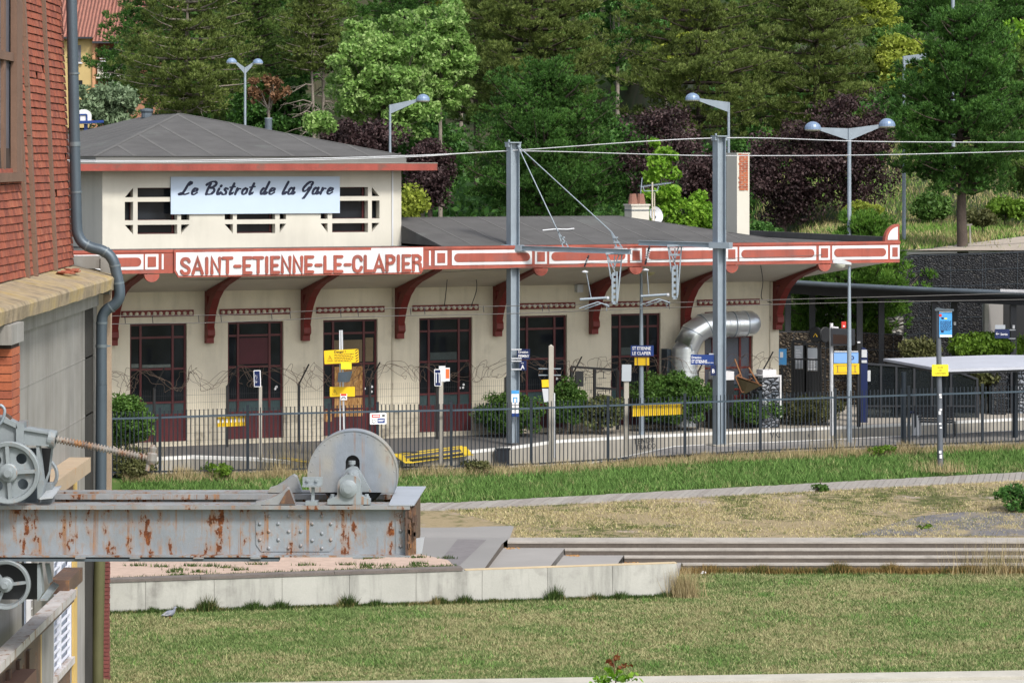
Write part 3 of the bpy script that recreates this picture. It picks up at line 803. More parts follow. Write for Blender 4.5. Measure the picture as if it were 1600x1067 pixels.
# aerial and dish on the roof
c = SP(1017, 345, -2.6); u = c.x
an = new_thing('tv_aerial', 'rake shaped television aerial on a thin mast beside the short chimney', 'aerial', TS @ Vector((u, 2.5, 5.7)), TH)
mb = S_(); zt = zV(285, u, -2.5); mb.tube([(u,2.5,5.7),(u,2.5,zt)], .028, 6); mb.tube([(u+.07,2.5,5.7),(u+.07,2.5,zt-.3)], .018, 6); mb.build('mast', M['plinth'], an)
mb = S_(); zb = zV(291, u, -2.5)
mb.bar((u-.38,2.5,zb-.02), (u+.62,2.55,zb+.09), .03)
for q in range(11): 
    uu = u-.32+q*.09; zz_ = zb+.0+q*.0105; mb.bar((uu, 2.3, zz_), (uu, 2.75, zz_), .012)
mb.bar((u-.3,2.5,zb-.02),(u-.26,2.5,zb-.14),.02); mb.bar((u+.2,2.5,zb),(u+.16,2.5,zb-.14),.02); mb.bar((u-.26,2.5,zb-.14),(u+.16,2.5,zb-.14),.02)
mb.bar((u-.38,2.5,zb-.25),(u-.33,2.5,zb+.25),.02)
mb.build('antenna_boom', M['galv'], an)
c = SP(1022, 350, -3.2); u = c.x
sd = new_thing('satellite_dish', 'pale satellite dish at the roof edge behind the short chimney', 'satellite dish', TS @ Vector((u, 3.0, 5.6)), TH)
mb = S_(); mb._lathe(Vector((u, 3.05, 5.98)), Vector((.3,-.9,.25)), [(-.08,.001),(-.07,.10),(-.035,.20),(0,.26),(.01,.26),(-.025,.20),(-.06,.10),(-.072,.001)], 18); mb.build('dish', M['lgrey'], sd)
mb = S_(); mb.tube([(u,3.1,5.5),(u,3.1,5.95)], .025, 6); mb.build('dish_post', M['galvd'], sd)
# bistro sign
c0 = SP(267, 276.5, .06); c1 = SP(531, 335, .06)
bs = new_thing('bistro_sign', 'pale blue bistro banner with black brush lettering fixed across the tower windows', 'sign', TS @ Vector((c0.x, -.06, c1.z)), TH)
zA, zB_ = zV(335, c0.x, .06), zV(276.5, c0.x, .06)
mb = S_(); mb.box(c0.x, c1.x, -.06, -.02, zA, zB_); mb.build('sign_panel', M['sign'], bs)
SC = {'L': (.70, [[(.58,.78),(.70,.92),(.62,1.0),(.48,.84),(.34,.4),(.22,.12),(.06,.0),(-.02,.06),(.14,.14),(.38,.02),(.66,.12)]]),
 'e': (.44, [[(.06,.22),(.30,.28),(.38,.42),(.24,.50),(.09,.34),(.06,.10),(.20,.0),(.42,.16)]]),
 'B': (.72, [[(.26,.88),(.14,.4),(.10,.02)], [(-.02,.76),(.14,.94),(.44,1.03),(.66,.92),(.58,.68),(.26,.52),(.54,.48),(.62,.26),(.44,.04),(.14,.02)]]),
 'i': (.28, [[(.10,.46),(.03,.12),(.12,.0),(.28,.16)], [(.17,.64),(.21,.70)]]),
 's': (.34, [[(.34,.42),(.20,.50),(.10,.38),(.24,.22),(.22,.04),(.06,.0),(-.04,.08)]]),
 't': (.30, [[(.22,.86),(.10,.36),(.06,.06),(.14,.0),(.30,.16)], [(-.03,.56),(.34,.62)]]),
 'r': (.34, [[(.10,.48),(.03,.02)], [(.05,.22),(.20,.44),(.34,.44)]]),
 'o': (.40, [[(.22,.48),(.06,.34),(.05,.10),(.18,.0),(.33,.14),(.34,.38),(.20,.48),(.38,.44)]]),
 'd': (.46, [[(.32,.42),(.16,.48),(.03,.26),(.06,.02),(.20,.06),(.33,.36)], [(.46,.98),(.34,.44),(.28,.08),(.34,.0),(.46,.14)]]),
 'l': (.30, [[(.28,.98),(.14,.48),(.06,.08),(.14,.0),(.30,.16)]]), 'a': (.46, [[(.36,.40),(.22,.51),(.06,.36),(.03,.08),(.16,.0),(.30,.14),(.37,.42)], [(.38,.50),(.30,.10),(.36,.0),(.48,.14)]]),
 'G': (.66, [[(.60,.72),(.66,.90),(.54,1.0),(.28,.84),(.06,.46),(.14,.22),(.36,.34),(.50,.52)], [(.60,.56),(.42,.08),(.26,-.28),(.16,-.34)]]), ' ': (.28, [])}
words = 'Le Bistrot de la Gare'
tot = sum(SC[c][0]+.13 for c in words); ua_, ub_ = uV(281, .06), uV(523, .06); sx = (ub_-ua_)/tot
hh = .33*1.02; x = ua_; zbase = zV(304.5, c0.x, .06)
mb = S_(); k = 0
for ch_ in words:
    wdt, ss = SC[ch_]
    for s in ss:
        k += 1
        p = smooth([(x+(a+.22*b-.05)*sx, zbase+b*hh) for a, b in s], 6)
        ribbon(mb, p, .060, -.0605, -.063-(k % 4)*.0006, True, lambda t, d: 1.15 if d[1] < -.35 or d[1] > .6 else .72)
    x += (wdt+.13)*sx
mb.build('lettering', M['navytext'], bs)
# cables on the wall and small fittings
mb = S_()
for a, b, c in (((700,423),(697,455),(694,480)), ((741,423),(745,450),(735,482))):
    P_ = [SP(*a, 1.6), SP(*b, .8), SP(*c, .03)]; mb.tube(smooth([tuple(p) for p in P_]), .012, 5)
P_ = [SP(1188,412,3.0), SP(1192,440,1.0), SP(1190,466,.04), SP(1206,473,.04)]; mb.tube(smooth([tuple(p) for p in P_]), .012, 5)
mb.build('hanging_cable', M['char'], sta)
mb = S_(); p = SP(905, 450, .12); mb.box(p.x-.09, p.x+.09, p.y-.08, -.002, p.z-.12, p.z+.10); mb.build('wall_lamp', M['lgrey'], sta)
# ventilation duct
dt = new_thing('ventilation_duct', 'big shiny silver ventilation duct bending out of the last window', 'duct', TS @ Vector((uV(1075), -.6, .1)), TH)
rad = .355
pA = SP(1075, 560, .65); pB = SP(1075, 527, .65); 
uL = uV(1070,.65); zH = zV(507.5, uV(1120,.65), .65); uR2 = uV(1168,.65)
path = [(uL,-.65,.1),(uL,-.65,2.30),(uL+.06,-.65,zH-.58),(uL+.26,-.65,zH-.22),(uL+.62,-.65,zH-.02),(uL+1.0,-.65,zH),(uR2-.1,-.65,zH),(uR2+.08,-.55,zH),(uR2+.20,-.35,zH),(uR2+.22,.05,zH)]
path[2] = (uL+.04,-.65,zH-.62)
mb = S_(); mb.tube(path[:2], rad, 28, False)
o = mb.build('vertical_duct', M['duct'], dt)
mb = S_(); mb.smooth = False
mb.tube([path[1], tuple(np.array(path[1])+np.array([0,0,.01])), path[2], path[3], path[4], tuple(np.array(path[5])-np.array([.02,0,0])), path[5]], [rad, rad, rad*1.02, rad*1.03, rad*1.02, rad, rad], 28, False)
mb.build('elbow', M['duct'], dt)
mb = S_(); mb.tube([path[5], path[6]], rad, 28, False); mb.build('horizontal_duct', M['duct'], dt)
mb = S_(); mb.tube([path[6], tuple(np.array(path[6])+np.array([.01,0,0]))]+path[7:], rad, 28, False); mb.build('end_bend', M['duct'], dt)
mb = S_()
for q in np.arange(.25, 2.3, .13): mb.tube([(uL,-.65,q-.012),(uL,-.65,q+.012)], rad+.012, 28)
mb.build('rib_ring', M['duct'], dt); mb = S_()
for q in (path[2], path[3], path[4]): pass
for uu in np.linspace(path[5][0], path[6][0], 4): mb.tube([(uu-.015,-.65,zH),(uu+.015,-.65,zH)], rad+.014, 28)
for uu in np.arange(path[5][0]+.07, path[6][0], .09): mb.tube([(uu-.005,-.65,zH),(uu+.005,-.65,zH)], rad+.005, 28)
mb.build('seam_ring', M['duct'], dt)
for a_, b_ in ((path[1], path[2]), (path[2], path[3]), (path[3], path[4])):
    a_, b_ = np.array(a_), np.array(b_); c_ = b_ if a_[2] > 2.2 else a_; d_ = (b_-a_)/np.linalg.norm(b_-a_)*.012
    mb = S_(); mb.tube([tuple(c_-d_), tuple(c_+d_)], rad*1.045, 28); mb.build('joint_band', M['galv'], dt)
for uu in (path[5][0], (path[5][0]+path[6][0])/2+.05, path[6][0]): mb = S_(); mb.tube([(uu-.012,-.65,zH),(uu+.012,-.65,zH)], rad*1.05, 28); mb.build('joint_band', M['galv'], dt)
mb = S_(); mb.box(uV(1040,.3), uV(1047,.3), -.4, -.01, .1, 2.25); mb.build('duct_support', M['galvd'], dt)
# ================================================================ GROUND
def fence_xy(px):   # fence foot line
    t = np.interp(px, [-100, 175, 830, 1600, 1800], [72.6, 74.0, 77.5, 81.5, 82.5]); return t
def lineY(x):       # same as function of world x, via iteration
    Y = 78.0
    for _ in range(4): Y = float(fence_xy(CX+F*x/Y))
    return Y
def zf(x): return float(np.interp(x, [-12, 0, 6, 14], [-.12, -.32, -.14, -.08]))
def path_lines(x):
    """back and front edge depths and level of the boardwalk at world x"""
    z = float(np.interp(x, [-3, 14], [-.80, -.60]))
    Yb = 74.2; Yf = 72.9
    for _ in range(4):
        px = CX+F*x/Yb; Yb = F*(H-z)/(np.interp(px, [-400,690,1600,2200], [800,787,738,706])-HZ)
        px = CX+F*x/Yf; Yf = F*(H-z)/(np.interp(px, [-400,690,1600,2200], [810,797.5,750.5,720])-HZ)
    return Yb, Yf, z
def ztop(x, Y):
    """level of the bank between fence and steps"""
    Yn = lineY(x); Yb, Yf, zp = path_lines(x); z0 = zf(x)
    if Y >= Yn: return z0
    if Y >= Yb: return zp+(z0-zp)*(Y-Yb)/(Yn-Yb)
    if Y >= Yf: return zp
    Ys = 69.97
    return -1.10+(zp+1.10)*max(0, (Y-Ys))/(Yf-Ys) if Y > Ys else -1.10
def struct(name, mb, m, label=None):
    o = mb.build(name, m); o['kind'] = 'structure'
    if label: o['label'] = label
    return o
# wide base ground
mb = MB(); mb.add([(-260,-60,-1.95),(260,-60,-1.95),(260,98,-1.95),(-260,98,-1.95)], [(0,1,2,3)])
struct('ground', mb, M['lawn0'])
# lawn
ys = [30, 53.6]
mb = MB(); mb.add([(-30,53.5,-1.70),(30,53.5,-1.70),(30,68.6,-1.70),(-30,68.6,-1.70)], [(0,1,2,3)])
struct('lawn', mb, M['lawn0'])
# kerb in front
mb = MB()
def kl(px, row0): return row0
def kerbpts(r400, r1600, z, t): # straight line through two image points at level z, extended
    a = G(400, r400, z); b = G(1600, r1600, z); d = (b-a); return a-d*.8, b+d*.8
a, b = kerbpts(1065.5, 1046.5, -1.62, 0); c, d = kerbpts(1077, 1056, -1.62, 0)
mb.hexa([tuple(c-Vector((0,0,.3))), tuple(d-Vector((0,0,.3))), tuple(b-Vector((0,0,.3))), tuple(a-Vector((0,0,.3))), tuple(c), tuple(d), tuple(b), tuple(a)])
e1, e2 = kerbpts(1082, 1061, -1.66, 0); f1, f2 = kerbpts(1120, 1098, -1.66, 0)
mb.hexa([tuple(p) for p in (f1-Vector((0,0,.3)), f2-Vector((0,0,.3)), e2-Vector((0,0,.3)), e1-Vector((0,0,.3)), f1, f2, e2, e1)])
struct('kerb', mb, M['kerb'])
mb = MB(); mb.hexa([tuple(p) for p in (e1-Vector((0,0,.3)), e2-Vector((0,0,.3)), d-Vector((0,.005,.3)), c-Vector((0,.005,.3)), e1-Vector((0,0,.06)), e2-Vector((0,0,.06)), d-Vector((0,.004,.09)), c-Vector((0,.004,.09)))])
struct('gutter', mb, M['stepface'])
# bank
xs = np.arange(-16, 24, .5); V = []; Fc = []
rowsn = 15
for x in xs:
    Yn = lineY(x); Yb, Yf, zp = path_lines(x)
    Ys = [Yn+.9, Yn, *np.linspace(Yn, Yb, 5)[1:], Yf, *np.linspace(Yf, 69.97, 7)[1:]]
    for Y in Ys: V.append((x, Y, ztop(x, Y) if Y <= Yn else zf(x)))
k = len(Ys)
for i in range(len(xs)-1):
    for j in range(k-1): Fc.append((i*k+j, i*k+j+1, (i+1)*k+j+1, (i+1)*k+j))
mb = MB(); mb.add(V, Fc)
for i in range(len(mb.m)):
    mb.m[i] = 0 if (i % (k-1)) < 6 else 1
M['bank0'] = grassmat('bank_ground', ((.030,.060,.012),(.07,.12,.03)), ((.13,.12,.05),(.2,.18,.09)), .25, .4, False)
struct('grass_bank', mb, [M['bank0'], M['dry0']])
# boardwalk
mb = MB(); x = CX and -7.0
t = -6.0
while t < 20:
    wdt = .17
    q = []
    for xx in (t, t+wdt-.012):
        Yb, Yf, z = path_lines(xx); q.append((Yb, Yf, z))
    zj = random.uniform(-.006, .008)
    P_ = [(t, q[0][1], q[0][2]-.05), (t+wdt-.012, q[1][1], q[1][2]-.05), (t+wdt-.012+.35, q[1][0], q[1][2]-.05), (t+.35, q[0][0], q[0][2]-.05)]
    mb.hexa(P_+[(p[0], p[1], p[2]+.085+zj) for p in P_]); t += wdt
M['plank'] = island('boardwalk_planks', [(.27,.245,.225), (.33,.305,.28), (.30,.28,.26), (.37,.35,.32)], .95, 9)
struct('boardwalk', mb, M['plank'], 'grey plank footpath across the grass bank')
# plaza
def gtop(px, row, add=0.0):
    z = -1.0
    for _ in range(12):
        Y = YG(row, z); x = (px-CX)/F*Y; z = ztop(x, Y)
    p = W(px, row, YG(row, z)); p.z += add
    return p
rw = [792, 797.5, 810, 823, 832, 840, 850, 860, 870, 880, 890]
rt = [np.interp(r_, [787,797.5,823,840,841,890], [704,704,803,797,791,756]) for r_ in rw]
V = []; Fc = []
for r_, p1 in zip(rw, rt):
    for k_ in range(8):
        V.append(gtop(200+(p1-200)*k_/7, r_, .012))
for i in range(len(rw)-1):
    for j in range(7): Fc.append((i*8+j, i*8+j+1, (i+1)*8+j+1, (i+1)*8+j))
mb = MB(); mb.add(V, Fc); struct('plaza', mb, M['plaza'])
# riser between the plaza and the first terrace, built as the plaza's edge kerb
mb = MB(); mb.add([gtop(715,843,.018), gtop(760,844,.018), gtop(716,886,.018), gtop(690,874,.018)], [(0,1,2,3)])
struct('tactile_strip', mb, M['tact'])
# retaining wall in front
def wallpt(px, row, z): return W(px, row, YG(row, z))
A0 = W(120, 0, 62.1); B0 = W(1058, 0, 64.65)
dv = Vector((B0.x-A0.x, B0.y-A0.y, 0)).normalized(); nv = Vector((-dv.y, dv.x, 0))
rw_ = new_thing('retaining_wall', 'long pale concrete retaining wall with vertical stains along the lawn', 'retaining wall', (A0.x, A0.y, -1.7))
mb = MB()
zt0, zt1 = -1.06, -.985
nseg = 9
for i in range(nseg):
    a = A0.lerp(B0, i/nseg); b = A0.lerp(B0, (i+1)/nseg)-dv*.008
    za, zb = zt0+(zt1-zt0)*i/nseg, zt0+(zt1-zt0)*(i+1)/nseg
    P_ = [(a.x,a.y,-1.9),(b.x,b.y,-1.9),(b.x+nv.x*.22,b.y+nv.y*.22,-1.9),(a.x+nv.x*.22,a.y+nv.y*.22,-1.9)]
    Q_ = [(P_[0][0],P_[0][1],za),(P_[1][0],P_[1][1],zb),(P_[2][0],P_[2][1],zb),(P_[3][0],P_[3][1],za)]
    mb.hexa(P_+Q_)
mb.build('wall_body', M['conc'], rw_)
mb = MB()
c = A0.lerp(B0, .638)
P_ = [c+Vector((0,0,zt0+.638*(zt1-zt0)+.002)), B0+Vector((0,0,zt1+.002)), B0+nv*.22+Vector((0,0,zt1+.002)), c+nv*.22+Vector((0,0,zt0+.638*(zt1-zt0)+.002))]
P_[0].z = P_[3].z = zt0+.638*(zt1-zt0)+.002
for p in P_: pass
def setz(p, z): return (p.x, p.y, z)
zc = zt0+.638*(zt1-zt0)+.003
mb.hexa([setz(P_[0],zc), setz(P_[1],zt1+.003), setz(P_[2],zt1+.003), setz(P_[3],zc), setz(P_[0],zc+.012), setz(P_[1],zt1+.015), setz(P_[2],zt1+.015), setz(P_[3],zc+.012)])
mb.build('wall_cap', M['conccap'], rw_)
tb = new_thing('timber_edging', 'weathered dark timber edging along the top of the left half of the concrete wall', 'timber edging', (A0.x, A0.y, zt0))
mb = MB(); c2 = A0.lerp(B0, .634)
o_ = -nv*.02
for s0, s1 in ((0,.2),(.2,.42),(.42,.634)):
    a = A0.lerp(B0, s0)+o_; b = A0.lerp(B0, s1)-dv*.01+o_
    z0_, z1_ = zt0+s0*(zt1-zt0)+.004, zt0+s1*(zt1-zt0)+.004
    mb.hexa([setz(a,z0_), setz(b,z1_), setz(b+nv*.26,z1_), setz(a+nv*.26,z0_), setz(a,z0_+.06), setz(b,z1_+.06), setz(b+nv*.26,z1_+.07), setz(a+nv*.26,z0_+.07)])
mb.build('timber_beam', M['beamw'], tb)
# pink gravel on the left
_wl = lambda s: (lambda p: Vector((p.x, p.y, ztop(p.x, p.y)+.02)))(A0.lerp(B0, s)+nv*.24)
V = [gtop(120,868,.02), gtop(652,866,.02), gtop(700,876,.02), _wl(.635), _wl(.3), _wl(0)]
mb = MB(); mb.add(V, [(0,1,2,3,4,5)]); struct('gravel_strip', mb, M['gravel'])
# seating steps on the right and terraces
st = new_thing('concrete_steps', 'flight of long low concrete steps with dark risers at the lawn edge', 'steps', (8, 68.5, -1.7))
Lz = [-1.095, -1.23, -1.36, -1.49]; Lf = [69.2, 68.9, 68.63, 68.36]; XR = 24
xe = [0, 1.19, 2.52, 3.85]       # where each riser starts on the left
for i in range(4):
    back = 70.0 if i == 0 else Lf[i-1]+.0
    x0 = [-.10, 1.20, 2.54, 3.84][i]
    mb = MB(); mb.mi = 0
    mb.add([(x0,Lf[i],Lz[i]),(XR,Lf[i],Lz[i]),(XR,back,Lz[i]),(x0,back,Lz[i])], [(0,1,2,3)])
    mb.mi = 1
    zb = Lz[i+1] if i < 3 else -1.8
    x1 = x0 if i else -.10
    mb.add([(x1,Lf[i],zb),(XR,Lf[i],zb),(XR,Lf[i],Lz[i]),(x1,Lf[i],Lz[i])], [(0,1,2,3)])
    mb.mi = 2; mb.box(x0-.0, XR, Lf[i]-.012, Lf[i]-.001, Lz[i]-.035, Lz[i]+.001)
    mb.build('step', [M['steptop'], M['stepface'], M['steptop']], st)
# terraces stepping down to the right between wall and steps (levels match the steps)
tr = new_thing('terrace_steps', 'broad grey concrete terraces stepping down behind the end of the concrete wall', 'steps', (1, 66.5, -1.6))
edges = [((791,841),(754,889)), ((881,858),(857,888)), ((973,869.3),(962,885)), ((1064,880.3),(1056,893))]
ex = []
for (a, b), z in zip(edges, Lz):
    pa, pb = W(*a, YG(a[1], z)), W(*b, YG(b[1], z)); ex.append((pa.x, pa.y, pb.x, pb.y))
def ext(e, Y): 
    x0, y0, x1, y1 = e; t = (Y-y0)/(y1-y0); return x0+(x1-x0)*t
for i in range(3):
    z = Lz[i+1]; Yb = Lf[i]; wY = lambda x: A0.y+(B0.y-A0.y)*((x-A0.x)/(B0.x-A0.x))+.12; Yfr = wY(ex[i][2]); Yfr2 = wY(ex[i+1][2])
    e0_, e1_ = ex[i], ex[i+1]
    mb = MB()
    mb.add([(ext(e0_,Yfr),Yfr,z),(ext(e1_,Yfr2),Yfr2,z),(ext(e1_,Yb),Yb,z),(ext(e0_,Yb),Yb,z)], [(0,1,2,3)])
    mb.add([(ext(e1_,Yfr2),Yfr2,z),(ext(e1_,Yb),Yb,z),(ext(e1_,Yb),Yb,z-.35),(ext(e1_,Yfr2),Yfr2,z-.35)], [(0,1,2,3)])
    mb.mi = 1
    a, b = ext(e0_,Yfr), ext(e0_,Yb)
    mb.add([(a,Yfr,z),(b,Yb,z),(b-.0,Yb,Lz[i]+.003),(a,Yfr,Lz[i]+.003)], [(0,1,2,3)])
    mb.mi = 2
    for q in range(26):
        cx, cy = b+random.uniform(.02,.35), Yb-random.uniform(.01,.35)**1.5*1.2-.02
        mb.box(cx, cx+.035, cy, cy+.03, z+.002, z+.012)
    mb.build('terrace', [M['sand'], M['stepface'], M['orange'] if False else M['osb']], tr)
# kerb edge of the plaza
mb = MB(); e = ex[0]
mb.hexa([(ext(e,Lf[0])-.35, Lf[0]+.0, -1.6), (ext(e,Lf[0]), Lf[0], -1.6), (ext(e,Lf[0])+.0, 70.0, -1.6), (ext(e,Lf[0])-.35, 70.0, -1.6)]+[(ext(e,Lf[0])-.35, Lf[0], -1.084), (ext(e,Lf[0]), Lf[0], -1.084), (ext(e,Lf[0]), 70.0, -1.084), (ext(e,Lf[0])-.35, 70.0, -1.084)])
# ---- far platform, track, near platform
far = [(-100,723), (175,718.3), (300,712.5), (400,716), (455,721), (600,724), (640,716), (690,709.5), (729,704.7), (800,698), (870,688), (1000,680.5), (1200,671.8), (1418,661.6), (1600,653), (1900,640)]
FP = [G(px, r_, 0) for px, r_ in far]
mb = MB(); V = []
n = len(FP)
for p in FP: V += [(p.x, p.y, 0), (p.x, p.y, -.95), (p.x, 97.5, 0)]
V += []
Fc = []
for i in range(n-1): Fc += [(3*i, 3*i+3, 3*i+5, 3*i+2)]
mb.add(V, Fc); mb.mi = 1
mb.add(V, [(3*i+1, 3*i+4, 3*i+3, 3*i) for i in range(n-1)])
mb.mi = 0; mb.add([(-60, FP[0].y, 0), (FP[0].x, FP[0].y, 0), (FP[0].x, 97.5, 0), (-60, 97.5, 0)], [(0,1,2,3)])
mb.add([(FP[-1].x, FP[-1].y, 0), (70, FP[-1].y+8, 0), (70, 97.5, 0), (FP[-1].x, 97.5, 0)], [(0,1,2,3)])
struct('far_platform', mb, [M['plat'], M['pface']])
def lineband(pts, w_, z, mb, off=.0):
    for i in range(len(pts)-1):
        a, b = pts[i], pts[i+1]
        mb.add([(a.x,a.y+off,z),(b.x,b.y+off,z),(b.x,b.y+off+w_,z),(a.x,a.y+off+w_,z)], [(0,1,2,3)])
mb = MB(); lineband(FP[1:4]+[FP[4]], .22, .006, mb, .0); lineband(FP[8:], .14, .006, mb, .0)
for seg in (FP[1:5], FP[8:]):
    for i in range(len(seg)-1):
        a, b = seg[i], seg[i+1]; mb.add([(a.x,a.y-.003,-.07),(b.x,b.y-.003,-.07),(b.x,b.y-.003,.005),(a.x,a.y-.003,.005)], [(0,1,2,3)])
struct('platform_edge_line', mb, M['linew'])
mb = MB()
ye = [((618,711),(722,698)), ((618,714.5),(722,701)), ((630,719),(730,706.5)), ((640,724),(733,712))]
for k_, ((a, b), (c, d)) in enumerate(ye):
    p, q = G(a, b, 0), G(c, d, 0)
    w_ = .28
    mb.add([(p.x,p.y,.007),(q.x,q.y,.007),(q.x,q.y+w_,.007),(p.x,p.y+w_,.007)], [(0,1,2,3)])
for (px0, r0, px1, r1) in ((722,698,733,712), (618,709,640,724), (440,716,470,718), (455,719,480,722)):
    p, q = G(px0, r0, 0), G(px1, r1, 0); w_ = .22
    mb.add([(p.x-w_/2,p.y,.011),(p.x+w_/2,p.y,.011),(q.x+w_/2,q.y,.011),(q.x-w_/2,q.y,.011)], [(0,1,2,3)])
struct('yellow_marking', mb, M['liney'])
mb = MB()
pv = [p for p in FP if p.x > 1.0]
for a, b in zip(pv[:-1], pv[1:]): mb.add([(a.x,a.y+.2,.003),(b.x,b.y+.2,.003),(b.x,97.4,.003),(a.x,97.4,.003)], [(0,1,2,3)])
M['pave'] = mat('pale_platform_paving', (.34,.31,.27), .95, var=.12, scale=.8, fine=30)
struct('paving', mb, M['pave'])
near = [(905,726), (940,720), (987,710.5), (1053,697), (1120,693.5), (1200,690.8), (1418,680.6), (1500,676.5), (1600,671.8), (1900,658)]
NP = [W(px, r_, max(YG(r_, 0), float(fence_xy(px))+.45)) for px, r_ in near]
mb = MB(); V = []
for p in NP: 
    yf_ = lineY(p.x)+.3
    V += [(p.x, p.y, p.z), (p.x, p.y, -.95), (p.x, min(yf_, p.y)-.35, p.z-.03)]
n = len(NP); mb.add(V, [(3*i, 3*i+3, 3*i+5, 3*i+2) for i in range(n-1)]); mb.mi = 1
mb.add(V, [(3*i, 3*i+3, 3*i+4, 3*i+1) for i in range(n-1)])
struct('near_platform', mb, [M['plat2'], M['pface']])
mb = MB()
for a, b in zip(NP[:-1], NP[1:]): mb.add([(a.x,a.y-.17,a.z+.006),(b.x,b.y-.17,b.z+.006),(b.x,b.y-.01,b.z+.008),(a.x,a.y-.01,a.z+.008)], [(0,1,2,3)])
struct('near_edge_line', mb, M['linew'])
mb = MB()
for x_ in np.arange(-40, 40, 2.0): mb.add([(x_,lineY(x_)+.2,-.9),(x_+2,lineY(x_+2)+.2,-.9),(x_+2,96,-.9),(x_,96,-.9)], [(0,1,2,3)])
mb.add([(-16,lineY(-16)+.9,-.12),(24,lineY(24)+.9,-.12),(24,lineY(24)+.9,-.95),(-16,lineY(-16)+.9,-.95)], [(0,1,2,3)]) if False else None; struct('track_bed', mb, M['ballast'])
tk = new_thing('railway_track', 'pair of rusty rails on sleepers between the two platforms', 'railway track', (0, 79, -.9))
cl = [G(px, r_, 0) for px, r_ in ((-50,724),(150,722),(400,722),(620,722),(800,712),(1000,694.5),(1200,681),(1418,671),(1600,662.5),(1850,651))]
for s in (-.72, .72):
    mb = MB(); pts = smooth([(p.x, p.y) for p in cl], 4)
    for i in range(len(pts)-1):
        a, b = Vector((*pts[i], -.72)), Vector((*pts[i+1], -.72)); nn = Vector((-(b-a).y, (b-a).x, 0)).normalized()
        mb.bar(a+nn*s*.97, b+nn*s*.97, .07, .15)
    mb.build('rail', M['steelrail'], tk)
mb = MB()
pts = smooth([(p.x, p.y) for p in cl], 8)
for i in range(0, len(pts)-1):
    a, b = Vector((*pts[i], -.84)), Vector((*pts[i+1], -.84)); nn = Vector((-(b-a).y, (b-a).x, 0)).normalized()
    mb.bar(a-nn*1.2, a+nn*1.2, .22, .1)
mb.build('sleepers', M['beamw'], tk)
for px_, r_, tx, sz in ((990,694,'TENDR',.30),(993,703,'TRACOS',.26),(1203,684,'VKa',.34),(1050,692,'Nouon',.22),(1268,683,'nic',.26)):
    pass
# ---- hill behind
def hz(x, Y):
    s = 1/(1+math.exp(-(x-9.5)*2.2))
    road = float(np.interp(Y, [97, 112, 118, 132, 170, 230, 420], [4.65, 5.2, 6.2, 9.0, 12.5, 17, 70]))
    left = float(np.interp(Y, [97, 101, 118, 132, 170, 230, 420], [0.0, .4, 2.5, 4.5, 7.0, 10, 70]))
    base_ = left+(road-left)*s
    return base_+ (.35*mnoise.noise(Vector((x*.15, Y*.15, 3))) if Y > 113 else 0)
xs = np.concatenate([np.arange(-60, -20, 5), np.arange(-20, 40, 1.0), np.arange(40, 81, 5)]); yy = np.concatenate([np.arange(97.2, 135, 1.4), np.arange(136, 200, 5), np.arange(205, 430, 25)])
V = [(x, Y, hz(x, Y)) for x in xs for Y in yy]; k = len(yy)
Fi = np.array([(i*k+j, (i+1)*k+j, (i+1)*k+j+1, i*k+j+1) for i in range(len(xs)-1) for j in range(k-1)])
o = arr_mesh('hill', V, Fi, M['soilg']); o['kind'] = 'structure'
# ================================================================ STREET AND TRACK FURNITURE
def text_mesh(mb, s, fn, size, sqx=1.0, align='LEFT', bold=0.0, depth=.004):
    """built-in font turned into mesh faces; fn(a, b, d) -> world point"""
    cu = bpy.data.curves.new('t', 'FONT'); cu.body = s; cu.size = size; cu.align_x = align; cu.offset = bold
    cu.resolution_u = 2
    ob = bpy.data.objects.new('t', cu); sc.collection.objects.link(ob)
    dg = bpy.context.evaluated_depsgraph_get(); dg.update()
    me = bpy.data.meshes.new_from_object(ob.evaluated_get(dg))
    mb.add([fn(v.co.x*sqx, v.co.y, depth) for v in me.vertices], [tuple(p.vertices) for p in me.polygons])
    bpy.data.objects.remove(ob); bpy.data.curves.remove(cu); bpy.data.meshes.remove(me)
class Plate:
    """a flat board standing in the world: centre c, width w, height h, turned rz, rolled roll"""
    def __init__(s, c, w, h, rz=0.0, roll=0.0, th=.02):
        s.c, s.w, s.h, s.th = Vector(c), w, h, th
        s.X = Vector((math.cos(rz), math.sin(rz), 0)); s.N = Vector((math.sin(rz), -math.cos(rz), 0)); s.Z = Vector((0,0,1))
        X, Z = s.X, s.Z
        s.X = X*math.cos(roll)+Z*math.sin(roll); s.Z = -X*math.sin(roll)+Z*math.cos(roll)
    def p(s, a, b, d=0): return s.c+s.X*a+s.Z*b+s.N*d
    def rect(s, mb, x0, x1, z0, z1, d0, d1): mb.hexa([tuple(q) for q in (s.p(x0,z0,d0), s.p(x1,z0,d0), s.p(x1,z0,d1), s.p(x0,z0,d1), s.p(x0,z1,d0), s.p(x1,z1,d0), s.p(x1,z1,d1), s.p(x0,z1,d1))])
    def board(s, mb, inset=0, d0=None, d1=0, rnd=0):
        w2, h2 = s.w/2-inset, s.h/2-inset
        if not rnd: s.rect(mb, -w2, w2, -h2, h2, -s.th if d0 is None else d0, d1)
        else:
            pts = []
            for cx, cz, a0 in ((w2-rnd, h2-rnd, 0), (-w2+rnd, h2-rnd, 90), (-w2+rnd, -h2+rnd, 180), (w2-rnd, -h2+rnd, 270)):
                for q in (0, 30, 60, 90): pts.append((cx+rnd*math.cos(R(a0+q)), cz+rnd*math.sin(R(a0+q))))
            mb.prism(pts, lambda a, b, d: s.p(a, b, d), -s.th if d0 is None else d0, d1)
    def text(s, mb, t, x, z, size, sqx=1.0, align='CENTER', bold=0.0): text_mesh(mb, t, lambda a, b, d: s.p(x+a, z+b, d), size, sqx, align, bold)
